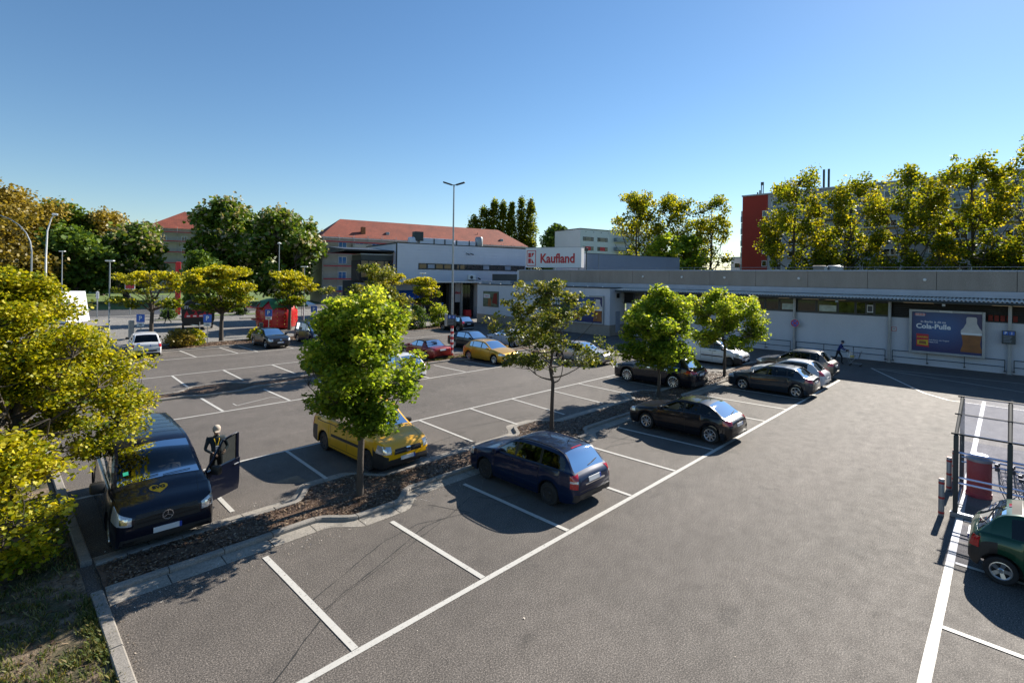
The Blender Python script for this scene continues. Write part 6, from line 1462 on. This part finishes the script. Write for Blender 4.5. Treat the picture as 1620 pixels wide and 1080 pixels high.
def p_sign(label, X, Y, h=2.5):
    t = thing('parking_sign', label, 'road sign', (X, Y, 0), R(-46), 'blue parking signs in the bed')
    MB().tube([(0, 0, 0), (0, 0, h)], .03, 8).build('post', M['steel'], t); MB().bbox(-.34, .34, -.06, -.03, h - .60, h + .06, .01).build('plate', M['signblue'], t)
    txt('P', .52, M['textwhite'], t, (0, -.066, h - .28), .012, .002); q = MB().bbox(-.3, .3, -.06, -.03, h - .93, h - .64, .008).build('extra_plate', M['plate'], t); txt('mit', .2, M['trim'], q, (0, -.066, h - .79), .004, .002)
p_sign('parking sign beside the trunk of the half bare umbrella maple', 8.95, 50.9, 2.45); p_sign('parking sign standing before the black food trailer', 13.0, 47.9, 2.45); p_sign('parking sign in front of the strawberry kiosk left of the black post', 19.2, 51.4, 2.45)
p_sign('parking sign at the plaza lamp right of the kiosk', 24.9, 54.0, 2.45); p_sign('parking sign above the dark green shrub', 36.4, 52.6, 2.5); p_sign('parking sign between the entrance maples and the glass doors', 39.4, 50.6, 2.6)
t = thing('red_column', 'tall slim red advertising column on the plaza', 'column', (19.0, 84.0, 0)); MB().bbox(-.28, .28, -.28, .28, 0, 7.4, .04).build('column', M['red'], t)
t = thing('bollard', 'short black square post beside the black hatchback', 'bollard', (17.6, 48.9, 0)); MB().bbox(-.14, .14, -.14, .14, 0, 1.5, .02).build('post', M['darksteel'], t)
t = thing('litter_container', 'grey square litter container by the entrance shrubs', 'container', (36.9, 56.8, 0), R(-40)); MB().bbox(-.85, .85, -.5, .5, .05, 1.75, .05).build('body', M['flash'], t); MB().bbox(-.9, .9, -.55, .55, 1.75, 1.87, .03).build('lid', M['plinth'], t)
t = thing('bollard', 'pale concrete stub behind the trunk by the white people carrier', 'bollard', (9.2, 56.3, 0)); MB().bbox(-.2, .2, -.2, .2, 0, 1.6, .04).build('post', M['steel'], t)
t = thing('glass_shelter', 'clear glass display case beside the red column', 'shelter', (16.6, 82.2, 0), R(-45))
MB().box(-1.0, 1.0, -.05, .05, .3, 2.6).build('pane', M['clearplastic'], t)
f = MB()
for x in (-1.05, 1.0): f.box(x, x + .06, -.08, .08, 0, 2.7)
f.box(-1.05, 1.06, -.08, .08, 2.7, 2.78); f.build('frame', M['steel'], t)
t = thing('round_sign', 'round red and white sign above the half bare maple', 'road sign', (14.2, 88.0, 0), R(-45)); MB().tube([(0, 0, 0), (0, 0, 4.3)], .05, 8).build('post', M['steel'], t)
MB().bbox(-.7, .7, -.1, -.05, 3.4, 5.0, .05).build('plate', M['plate'], t); flat(rect(-.6, .6, 3.6, 4.8), M['kred'], t, -.104, .003)

# striped bollards by the trolley shelter
for i, (X, Y) in enumerate([(17.27, 1.24), (19.55, 1.24), (20.5, 1.17)]):
    t = thing('striped_bollard', ['nearest grey bollard with three red bands by the trolley shelter', 'middle grey bollard with red bands beside the shelter corner', 'farthest grey bollard with red bands partly behind the middle one'][i], 'bollard', (X, Y, 0), 0, 'banded bollards beside the trolley shelter')
    MB().lathe([(.062, 0), (.062, .93), (.055, .95), (0, .95)], 20).build('post', M['steel'], t, True, angle=50)
    for z in (.06, .44, .82): MB().lathe([(.064, z), (.0655, z + .004), (.0655, z + .05), (.064, z + .054)], 20).build('red_band', M['redwhite_r'], t, True)
    MB().lathe([(.058, .951), (.0, .956)], 20).build('red_cap', M['redwhite_r'], t)

# ------------------------------------------------------------------ trolley shelter
T = thing('trolley_shelter', 'open trolley shelter with dark posts, handrails and clear plastic pitched roof at the right edge', 'shelter', (17.5, .98, 0), 0)
n_b = 5; bay = 1.0; D_ = 2.35; ze, zr = 2.08, 2.66
for k in range(n_b + 1):
    y = -k * bay
    MB().bbox(-.05, .05, y - .05, y + .05, 0, ze, .008).build('post', M['darksteel'], T); MB().bbox(D_ - .05, D_ + .05, y - .05, y + .05, 0, zr, .008).build('post', M['darksteel'], T)
    MB().tube([(0, y, ze), (D_, y, zr)], .04, 6).build('rafter', M['mattedark'], T)
    MB().box(-.10, .10, y - .09, y + .09, 0.001, .03).build('foot_plate', M['steel'], T)
nrm_ = lambda x: lerp(ze, zr, x / D_)
for k in range(n_b):
    y0, y1 = -k * bay - .05, -(k + 1) * bay + .05
    for a, b in ((.0, .5), (.5, 1)):
        x0, x1 = D_ * a + .02, D_ * b - .02; MB().add
        mb = MB(); mb.add([(x0, y0, nrm_(x0) + .05), (x1, y0, nrm_(x1) + .05), (x1, y1, nrm_(x1) + .05), (x0, y1, nrm_(x0) + .05)], [(0, 1, 2, 3)]); mb.build('roof_pane', M['clearplastic'], T)
    for x in (0, D_): MB().box(x + .03 * (1 if x == 0 else -1) - .008, x + .03 * (1 if x == 0 else -1) + .008, y1, y0, .35, (ze if x == 0 else zr) - .12).build('side_pane', M['sidepane'], T)
L_ = n_b * bay
for x, z in ((0, ze), (D_ / 2, nrm_(D_ / 2)), (D_, zr)): MB().tube([(x, .1, z + .03), (x, -L_, z + .03)], .022, 6).build('purlin', M['mattedark'], T)
for x in (.09, D_ - .09):
    for z in (1.62, .98, .84): MB().tube([(x, .0, z), (x, -L_, z)], .026, 8).build('guard_rail', M['chrome'], T, True)
MB().box(.05, D_ - .05, -.02, .02, .0, .12).build('front_sill', M['steel'], T) ; MB().box(-.06, .06, -L_, .1, .0, .10).build('side_sill', M['steel'], T)
MB().tube([(.0, .0, 1.5), (.7, 0, 1.5)], .022, 6).build('guard_rail', M['steel'], T)
# red drum bin
t = thing('drum_bin', 'red cylindrical waste bin with silver domed rim inside the trolley shelter', 'bin', (19.62, .60, 0))
MB().lathe([(.27, .12), (.27, 1.0), (.0, 1.0)], 32).build('body', M['redwhite_r'], t, True); MB().lathe([(.282, 1.0), (.285, 1.07), (.22, 1.15), (.18, 1.17), (.0, 1.14)], 32).build('lid', M['steel'], t, True)
MB().lathe([(.28, .0), (.29, .05), (.28, .12), (.0, .12)], 32).build('foot_ring', M['kred'], t, True); flat([(-.1, .85), (.12, .85), (.12, .91), (-.1, .91)], M['plate'], t, -.28, .004)
# nested trolleys
def trolley(label, loc, rz, group=None, handle=True, basket_h=1.0, platform=False):
    t = thing('shopping_trolley', label, 'shopping trolley', loc, rz, group)
    r_ = .008; b = MB()
    x0, x1, w0, w1, z0, z1 = -.35, .42, .25, .19, .52, .96
    for f_ in (0, .25, .5, .75, 1):
        z = lerp(z0 + .02, z1, f_); xa = lerp(x0 + .10, x0, f_); xb = lerp(x1 - .10, x1, f_); b.tube([(xa, -w0, z), (xb, -w1, z), (xb, w1, z), (xa, w0, z), (xa, -w0, z)], r_, 4)
    for k in range(8):
        f_ = k / 7; xb, xt = lerp(x0 + .10, x1 - .10, f_), lerp(x0, x1, f_); ww = lerp(w0, w1, f_)
        for sg in (1, -1): b.tube([(xb, sg * ww, z0 + .02), (xt, sg * ww, z1)], r_ * .8, 4)
        b.tube([(xb, -ww, z0 + .02), (xb, ww, z0 + .02)], r_ * .8, 4)
    for k in range(5):
        y = lerp(-w1, w1, k / 4); b.tube([(x1 - .10, y, z0 + .02), (x1, y, z1)], r_ * .8, 4)
    b.build('basket', M['chrome'], t, True)
    c = MB()
    for sg in (1, -1): c.tube([(x0 - .02, sg * .25, 1.02), (x0 + .02, sg * .25, .55), (x0 + .16, sg * .26, .2), (.45, sg * .2, .16)], .014, 6); c.tube([(x0 + .16, sg * .26, .2), (.1, sg * .23, .52)], .011, 6)
    c.tube([(x0 + .16, -.26, .2), (x0 + .16, .26, .2)], .012, 6); c.tube([(.45, -.2, .16), (.45, .2, .16)], .012, 6); c.build('chassis', M['steel'], t, True)
    MB().tube([(x0 - .04, -.27, 1.02), (x0 - .04, .27, 1.02)], .022, 8).build('handle', M['kred'], t, True)
    for sg in (1, -1): MB().bbox(x0 - .08, x0 + .02, sg * .27 - .03, sg * .27 + .03, .98, 1.07, .01).build('handle_end', M['black'], t)
    MB().bbox(x0 - .09, x0 - .01, -.05, .05, 1.02, 1.10, .01).build('coin_lock', M['black'], t)
    for x, sg in ((x0 + .16, 1), (x0 + .16, -1), (.43, 1), (.43, -1)): MB().lathe([(0, -.012), (.05, -.012), (.055, 0), (.05, .012), (0, .012)], 14, Matrix.Translation((x, sg * .235, .055)) @ Matrix.Rotation(R(90), 4, 'X')).build('wheel', M['black'], t)
    if platform: MB().tube([(x1, -.19, z1), (x1 + .06, -.19, z1 + .12), (x1 + .06, .19, z1 + .12), (x1, .19, z1)], .018, 6).build('sign_holder', M['steel'], t)
    return t
tr = trolley('first nested trolley in the upper row inside the shelter', (19.2, -.16, 0), R(-90), 'nested shopping trolleys')
k = 0
for row in range(2):
    for q in range(9):
        if row == 0 and q == 0: continue
        c_ = copy_tree(tr); c_.location = (19.2 - .64 * row, -.16 - .30 * q - .45 * row, 0)
        c_['label'] = f"{['second', 'third', 'fourth', 'fifth', 'sixth', 'seventh', 'eighth', 'ninth', 'tenth'][q - 1] if row == 0 else ['first', 'second', 'third', 'fourth', 'fifth', 'sixth', 'seventh', 'eighth', 'ninth'][q]} nested trolley in the {'back' if row == 0 else 'front'} row inside the shelter"
tr['label'] = 'first nested trolley in the back row inside the shelter'

# ------------------------------------------------------------------ plaza things
# giant strawberry kiosk
t = thing('strawberry_kiosk', 'red strawberry-shaped sales kiosk with green leaf collar and yellow seeds', 'kiosk', (22.3, 57.4, 0))
rd = pm('strawberry_red', (.50, .012, .012), .35, var=.12, scale=2, coat=.4); gn = pm('leaf_green_paint', (.03, .16, .06), .5, var=.25, scale=2)
MB().lathe([(.0, .12), (1.65, .12), (1.95, .3), (2.1, .9), (2.1, 1.9), (1.95, 2.5), (1.6, 2.95), (1.0, 3.15), (0, 3.2)], 40).build('body', rd, t, True)
mb = MB()
for k in range(9):
    a = 2 * math.pi * k / 9; Mx = Matrix.Rotation(a, 4, 'Z'); pts = []
    for q, (r_, z_, w_) in enumerate([(.2, 3.24, .25), (1.0, 3.20, .55), (1.62, 3.0, .52), (1.98, 2.56, .34), (2.14, 2.1, .02)]): pts += [Mx @ Vector((r_, -w_, z_)), Mx @ Vector((r_ + .03, 0, z_ + .05)), Mx @ Vector((r_, w_, z_))]
    mb.add(pts, [f for q in range(4) for f in ((3 * q, 3 * q + 3, 3 * q + 4, 3 * q + 1), (3 * q + 1, 3 * q + 4, 3 * q + 5, 3 * q + 2))])
mb.build('leaf_collar', gn, t, True)
MB().lathe([(0, 3.2), (.25, 3.25), (.2, 3.6), (0, 3.7)], 10).build('stalk', M['white'], t, True)
sd_ = None
for zz in (.6, 1.0, 1.4, 1.8, 2.2):
    for k in range(18):
        a = 2 * math.pi * (k + (.5 if int(zz * 5) % 2 else 0)) / 18; rr_ = 2.1 if .85 < zz < 1.95 else 2.04
        Mx = Matrix.Translation((rr_ * math.cos(a), rr_ * math.sin(a), zz)) @ Matrix.Rotation(a, 4, 'Z')
        if sd_ is None: sd_ = MB().lathe([(0, -.07), (.035, -.03), (.045, .03), (0, .08)], 6, None).build('seed', M['yellow'], t, True); sd_.matrix_local = Mx
        else: c_ = sd_.copy(); COL.objects.link(c_); c_.parent = t; c_.matrix_local = Mx
hatch_ = MB().bbox(-2.35, -1.6, -.9, .9, 1.0, 1.12, .02).build('counter', rd, t); MB().bbox(-2.9, -1.9, -1.0, 1.0, 2.35, 2.42, .02, None).build('hatch_flap', rd, t)
flat(rect(-.9, .9, 2.35, 2.65), gn, t, -2.06, .05, 'name_board')
# green parasol
t = thing('parasol', 'green and white market parasol right of the strawberry kiosk', 'parasol', (26.4, 60.6, 0)); MB().tube([(0, 0, 0), (0, 0, 2.9)], .03, 8).build('pole', M['steel'], t)
n = 8; vs = [(0, 0, 3.0)] + [(1.7 * math.cos(2 * math.pi * k / n), 1.7 * math.sin(2 * math.pi * k / n), 2.35) for k in range(n)] + [(1.7 * math.cos(2 * math.pi * k / n), 1.7 * math.sin(2 * math.pi * k / n), 2.15) for k in range(n)]
for k in range(n):
    k2 = (k + 1) % n; mb = MB(); mb.add([vs[0], vs[1 + k], vs[1 + k2], vs[1 + n + k], vs[1 + n + k2]], [(0, 1, 2), (1, 3, 4, 2)]); mb.build('canopy_panel', gn if k % 2 else M['white'], t)
# food trailer
t = thing('food_trailer', 'black rounded street food trailer with white lettering and red skyline print', 'trailer', (15.45, 60.2, 0), R(-13))
def rrect(w, z0, z1, r_, n=6):
    pts = []
    for cx, cz, a0 in ((w - r_, z1 - r_, 0), (-w + r_, z1 - r_, 90), (-w + r_ * .4, z0 + r_ * .4, 180), (w - r_ * .4, z0 + r_ * .4, 270)):
        q = r_ if a0 < 180 else r_ * .4
        pts += [(cx + q * math.cos(R(a0 + 90 * k / n)), cz + q * math.sin(R(a0 + 90 * k / n))) for k in range(n + 1)]
    return pts
XZ = Matrix(((1, 0, 0, 0), (0, 0, 1, 0), (0, 1, 0, 0), (0, 0, 0, 1)))
MB().prism(rrect(1.42, .75, 3.05, 1.05), 0, 4.2, XZ).build('body', M['trim'], t, True, angle=30)
MB().prism(rrect(1.46, .72, 3.09, 1.07), -.06, .0, XZ).build('end_panel', M['black'], t)
txt('STREETFOOD', .40, M['plate'], t, (0, -.075, 2.38), .012, .004); txt('BERLIN', .16, M['plate'], t, (0, -.075, 2.72), .004, .004)
flat(rect(-.55, .55, 2.0, 2.08), M['kred'], t, -.07, .004); flat([(-1.2, 1.35)] + [(-1.2 + .2 * k, 1.35 + (.5 if k % 2 else .25) * (1 + .4 * math.sin(k * 1.7))) for k in range(13)] + [(1.2, 1.35)], M['kred'], t, -.07, .006, 'skyline_print')
for k in range(4): flat(rect(-1.0 + .55 * k, -.7 + .55 * k, 1.42, 1.56), M['textwhite'], t, -.08, .003)
MB().tube([(-.7, -.05, .62), (0, -1.3, .60), (.7, -.05, .62)], .05, 8).tube([(0, -1.3, .6), (0, -1.55, .66)], .06, 8).build('drawbar', M['chrome'], t, True)
MB().tube([(.12, -1.1, .05), (.12, -1.1, .95)], .035, 8).lathe([(0, -.05), (.13, -.05), (.13, .05), (0, .05)], 14, Matrix.Translation((.12, -1.1, .13)) @ Matrix.Rotation(R(90), 4, 'Y')).build('jockey_wheel', M['steel'], t)
for sg in (1, -1):
    MB().lathe([(.0, -.1), (.30, -.1), (.34, -.05), (.34, .05), (.30, .1), (0, .1)], 24, Matrix.Translation((sg * 1.3, 2.0, .34)) @ Matrix.Rotation(R(90), 4, 'Y')).build('wheel', M['tyre'], t, True)
MB().box(-1.38, 1.38, .1, 4.1, .5, .74).build('chassis', M['black'], t)
# white tent at the left
t = thing('market_tent', 'white market tent half hidden behind the blossoming maple', 'tent', (4.6, 77.0, 0), R(-45))
mb = MB(); mb.prism([(-2.6, .1), (2.6, .1), (2.0, 3.6), (-2.2, 3.6)], 0, 3.2, XZ); mb.build('tent_wall', M['signwhite'], t)
MB().tube([(2.3, -.1, 3.7), (4.6, -.6, .1)], .09, 6).build('guy_pole', M['white'], t); MB().tube([(-2.7, -.1, 0), (-2.7, -.1, 2.4)], .05, 6).build('pole', M['steel'], t)
t = thing('white_bollard', 'white stub post left of the market tent', 'bollard', (1.4, 79, 0)); MB().bbox(-.25, .25, -.15, .15, 0, 1.3, .04).build('post', M['white'], t)
# advertising pillar behind left maple
t = thing('traffic_light_post', 'pale signal post beyond the street behind the left maple', 'traffic light', (10.2, 84.5, 0)); MB().tube([(0, 0, 0), (0, 0, 3.4)], .07, 8).build('post', M['steel'], t); MB().bbox(-.15, .15, -.15, .15, 2.4, 3.3, .04).build('signal_head', M['plate'], t)

# ------------------------------------------------------------------ people
SKIN = pm('skin', (.42, .25, .18), .6, var=.08)
def skin_mesh(chains, name, mat, parent, sub=1):
    """chains: dict joint -> (co, radius), edges list"""
    J, E_ = chains; keys = list(J); me = bpy.data.meshes.new(name); me.from_pydata([J[k][0] for k in keys], [(keys.index(a), keys.index(b)) for a, b in E_], [])
    o = bpy.data.objects.new(name, me); COL.objects.link(o)
    md = o.modifiers.new('s', 'SKIN'); md.use_smooth_shade = True
    if not me.skin_vertices: 
        me.attributes.new('x', 'FLOAT', 'POINT')
    sv = me.skin_vertices[0].data if me.skin_vertices else None
    for i, k in enumerate(keys):
        r_ = J[k][1]; sv[i].radius = (r_, r_) if not hasattr(r_, '__len__') else r_
        sv[i].use_root = (i == 0)
    ms = o.modifiers.new('sub', 'SUBSURF'); ms.levels = sub; ms.render_levels = sub
    dg = bpy.context.evaluated_depsgraph_get(); m2 = bpy.data.meshes.new_from_object(o.evaluated_get(dg)); bpy.data.objects.remove(o); m2.name = name
    for q in (mat if isinstance(mat, list) else [mat]): m2.materials.append(q)
    o = bpy.data.objects.new(name, m2); COL.objects.link(o); o.parent = parent; return o
def person(label, loc, rz, cols, pose, h=1.75, cap=None, hair=(.10, .07, .05), bag=None, lanyard=False, phone=False):
    """local +x is forwards; pose gives joint positions in metres for a 1.75 m figure"""
    k = h / 1.75; t = thing('person', label, 'person', loc, rz)
    top, leg, shoe = [pm('cloth', c, .85, var=.12) for c in cols]
    p = dict(pose); V = lambda key: tuple(Vector(p[key]) * k)
    J = {}; E_ = []
    def add(key, r_): J[key] = (V(key), (r_[0] * k, r_[1] * k) if hasattr(r_, '__len__') else r_ * k)
    add('pelvis', (.135, .115)); add('waist', (.13, .10)); add('chest', (.165, .115)); add('neck0', (.075, .07)); add('neck', .052); add('head', (.075, .085)); add('crown', (.07, .08))
    E_ += [('pelvis', 'waist'), ('waist', 'chest'), ('chest', 'neck0'), ('neck0', 'neck'), ('neck', 'head'), ('head', 'crown')]
    for s_ in 'LR':
        add('sh' + s_, .062); add('el' + s_, .042); add('wr' + s_, .029); add('hip' + s_, .088); add('kn' + s_, .058); add('an' + s_, .042); add('toe' + s_, .035)
        E_ += [('chest', 'sh' + s_), ('sh' + s_, 'el' + s_), ('el' + s_, 'wr' + s_), ('pelvis', 'hip' + s_), ('hip' + s_, 'kn' + s_), ('kn' + s_, 'an' + s_), ('an' + s_, 'toe' + s_)]
    body = skin_mesh((J, E_), 'body', [top, leg, shoe, SKIN], t, 2)
    P = {a: Vector(V(a)) for a in p}
    nf = {a: P['neck'] for a in 'x'}
    zhip = P['pelvis'].z + .03 * k
    for f in body.data.polygons:
        c = f.center; m_ = 0
        if c.z < zhip and not any((c - P['wr' + s]).length < .16 * k or (c - P['el' + s]).length < .13 * k or (c - (P['el' + s] + P['wr' + s]) / 2).length < .11 * k for s in 'LR'): m_ = 1
        if any((c - P['an' + s]).length < .085 * k or (c - P['toe' + s]).length < .11 * k for s in 'LR'): m_ = 2
        if (c - P['head']).length < .17 * k and c.z > P['neck'].z + .0: m_ = 3
        if any((c - P['wr' + s]).length < .05 * k for s in 'LR'): m_ = 3
        f.material_index = m_
    # hands with palm, four fingers and thumb
    for s_ in 'LR':
        w = P['wr' + s_]; d = (w - P['el' + s_]).normalized(); side = d.cross(Vector((0, 0, 1)));
        side = side.normalized() if side.length > .1 else Vector((0, 1, 0)); dn = d.cross(side).normalized()
        if dn.z > 0: dn = -dn
        J = {'r': (tuple(w - d * .01), .026 * k), 'p': (tuple(w + d * .05 * k), (.036 * k, .018 * k))}; E_ = [('r', 'p')]
        for q in range(4):
            ln = (.036, .042, .039, .030)[q] * k; b = w + d * .085 * k + side * (q - 1.5) * .019 * k
            J[f'a{q}'] = (tuple(b), .009 * k); J[f'b{q}'] = (tuple(b + d * ln * .8 + dn * .012 * k), .0085 * k); J[f'c{q}'] = (tuple(b + d * ln * 1.2 + dn * .038 * k), .007 * k); E_ += [('p', f'a{q}'), (f'a{q}', f'b{q}'), (f'b{q}', f'c{q}')]
        J['t0'] = (tuple(w + d * .035 * k - side * .035 * k), .011 * k); J['t1'] = (tuple(w + d * .07 * k - side * .05 * k + dn * .02 * k), .009 * k); E_ += [('r', 't0'), ('t0', 't1')]
        skin_mesh((J, E_), 'hand', SKIN, t, 1)
    # head: face features and hair or cap
    hd = P['head']; cr_ = P['crown']; upd = (cr_ - hd).normalized(); f0 = Vector(p.get('face', (1, 0, 0))).normalized(); f0 = (f0 - upd * f0.dot(upd)).normalized(); sd2 = upd.cross(f0)
    Hm = Matrix(((f0.x, sd2.x, upd.x, hd.x), (f0.y, sd2.y, upd.y, hd.y), (f0.z, sd2.z, upd.z, hd.z), (0, 0, 0, 1)))
    mb = MB(); sc = k
    mb.add([Hm @ Vector(q) * 1.0 for q in ((.083 * sc, -.012 * sc, .0), (.083 * sc, .012 * sc, 0), (.108 * sc, 0, .002), (.085 * sc, 0, .045 * sc))], [(0, 2, 3), (2, 1, 3), (0, 1, 2)])
    for sg in (1, -1): mb.bbox(-.02 * sc, .018 * sc, sg * .078 * sc - .01, sg * .078 * sc + .01, -.01 * sc, .045 * sc, .006, Hm)
    mb.build('nose_and_ears', SKIN, body, True)
    e = MB()
    for sg in (1, -1): e.lathe([(0, -.004), (.009 * sc, 0), (0, .006)], 8, Hm @ Matrix.Translation((.080 * sc, sg * .030 * sc, .040 * sc)) @ Matrix.Rotation(R(90), 4, 'Y'))
    e.box(.079 * sc, .083 * sc, -.022 * sc, .022 * sc, -.033 * sc, -.026 * sc, Hm); e.build('eyes_and_mouth', M['trim'], body)
    hm_ = pm('hair', hair, .8, var=.15); mb = MB(); rings = []
    cx = .0
    prof = [(.094, -.01), (.100, .04), (.094, .085), (.070, .122), (.03, .140), (0, .143)]
    Hc = Hm @ Matrix.Translation((-.016 * sc, 0, .028 * sc))
    mb.lathe([(a * sc, b * sc) for a, b in prof], 16, Hc); mb.f = [f for f in mb.f]
    if cap:
        cm = pm('cap_cloth', cap, .85, var=.1); mb.build('cap', cm, t, True); b2 = MB(); b2.prism([(.05 * sc, -.07 * sc), (.16 * sc, -.055 * sc), (.175 * sc, 0), (.16 * sc, .055 * sc), (.05 * sc, .07 * sc)], .052 * sc, .062 * sc, Hm); b2.build('cap_peak', cm, t)
    else:
        mb.build('hair', hm_, t, True)
    if lanyard:
        ym = M['yellow']; c0 = P['neck0']; mb = MB(); fr = Vector((1, 0, 0))
        mb.tube([c0 + Vector((-.02, .07, .03)), c0 + Vector((.11, .06, -.05)), P['chest'] + Vector((.145, .015, -.08))], .010, 5); mb.tube([c0 + Vector((-.02, -.07, .03)), c0 + Vector((.11, -.06, -.05)), P['chest'] + Vector((.145, -.015, -.08))], .010, 5); mb.build('lanyard', ym, t)
        MB().bbox(-.01, .01, -.035, .035, -.12, -.01, .004, Matrix.Translation(P['chest'] + Vector((.16, 0, -.08)))).build('badge', M['plate'], t)
    if phone:
        w = P['wrR']; MB().bbox(-.006, .006, -.035, .035, -.07, .07, .004, Matrix.Translation(w + Vector((.10 * k, 0, .02))) @ Matrix.Rotation(R(40), 4, 'Y')).build('phone', M['trim'], t)
    if bag:
        MB().bbox(-.06, .12, .14, .32, .62, .92, .03).build('bag', pm('bag_cloth', bag, .8, var=.1), t); MB().tube([(0, .18, .92), (0, .16, 1.4)], .01, 5).build('strap', M['trim'], t)
    return t
STAND = dict(pelvis=(0, 0, .95), waist=(0, 0, 1.10), chest=(0, 0, 1.32), neck0=(0, 0, 1.44), neck=(.01, 0, 1.51), head=(.02, 0, 1.60), crown=(.02, 0, 1.68),
    shL=(0, .18, 1.41), elL=(-.02, .24, 1.14), wrL=(.06, .25, .90), shR=(0, -.18, 1.41), elR=(-.02, -.24, 1.14), wrR=(.06, -.25, .90),
    hipL=(0, .09, .90), knL=(.01, .10, .50), anL=(-.01, .10, .09), toeL=(.14, .11, .04), hipR=(0, -.09, .90), knR=(.01, -.10, .50), anR=(-.01, -.10, .09), toeR=(.14, -.11, .04))
WALK = dict(STAND, knL=(.20, .09, .54), anL=(.28, .09, .10), toeL=(.42, .09, .06), knR=(-.04, -.09, .49), anR=(-.30, -.09, .16), toeR=(-.20, -.09, .05), elL=(-.12, .23, 1.16), wrL=(-.10, .24, .92), elR=(.06, -.23, 1.16), wrR=(.22, -.20, 1.02))
PUSH = dict(WALK, waist=(.06, 0, 1.08), chest=(.13, 0, 1.29), neck0=(.18, 0, 1.40), neck=(.22, 0, 1.46), head=(.27, 0, 1.54), crown=(.285, 0, 1.615), shL=(.15, .18, 1.37), elL=(.28, .22, 1.12), wrL=(.52, .20, 1.04), shR=(.15, -.18, 1.37), elR=(.30, -.22, 1.10), wrR=(.52, -.20, 1.04), knL=(.22, .09, .52), anL=(.20, .09, .10), toeL=(.34, .09, .05), knR=(-.10, -.09, .52), anR=(-.36, -.09, .19), toeR=(-.27, -.09, .06), face=(1, 0, -.45))
CALL = dict(WALK, elR=(.05, -.30, 1.20), wrR=(.14, -.16, 1.50), elL=(-.06, .25, 1.14), wrL=(.1, .24, .95))
DRIVE = dict(STAND, elL=(.04, .27, 1.15), wrL=(.26, .16, 1.10), elR=(.06, -.27, 1.15), wrR=(.28, -.08, 1.06), head=(.05, 0, 1.60), crown=(.075, 0, 1.68), face=(1, .1, -.55))
person('man in blue jacket and dark cap leaning forward behind a trolley', (43.2, 8.95, 0), R(-90), [(.015, .03, .16), (.015, .016, .022), (.02, .02, .02)], PUSH, 1.78, cap=(.02, .03, .06))
tp_ = trolley('lone trolley pushed along the hall by the man in the blue jacket', (43.2, 8.0, 0), R(-90), platform=True)
MB().bbox(-.2, .05, -.15, .12, .56, .74, .04).build('groceries', M['yellow'], tp_, True)
person('man in dark clothes on the phone walking across the plaza', (14.9, 70.0, 0), R(160), [(.012, .012, .014), (.012, .012, .016), (.03, .02, .015)], CALL, 1.8, hair=(.25, .17, .10), phone=True)
person('woman with reddish hair and black vest walking on the plaza', (25.3, 76.3, 0), R(-110), [(.03, .03, .035), (.012, .012, .014), (.6, .6, .6)], WALK, 1.72, hair=(.30, .10, .04), bag=(.02, .02, .02))
person('man in pale cap and black with yellow lanyard standing behind the open van door', (4.52, 15.72, 0), R(-100), [(.02, .035, .045), (.015, .016, .02), (.02, .02, .02)], DRIVE, 1.78, cap=(.48, .41, .34), lanyard=True, phone=True)
# workers on the far house
Bd = Vector((.972, -.235, 0)); Bn = Vector((-.235, -.972, 0)); o_ = Vector((49.05, 103.0, 0)) + Bd * 6.1 + Bn * .9
person('worker in pale top standing on the scaffold of the long orange-roofed house', (o_.x, o_.y, 7.6), R(-60), [(.5, .5, .52), (.03, .04, .08), (.02, .02, .02)], STAND, 1.78)
o_ = Vector((49.05, 103.0, 0)) + Bd * 38.5 - Bn * 3.5
person('roofer in dark clothes crouching high on the orange tiles', (o_.x, o_.y, 15.3), R(-60), [(.05, .02, .02), (.03, .02, .02), (.02, .02, .02)], STAND, 1.7, hair=(.03, .02, .02))
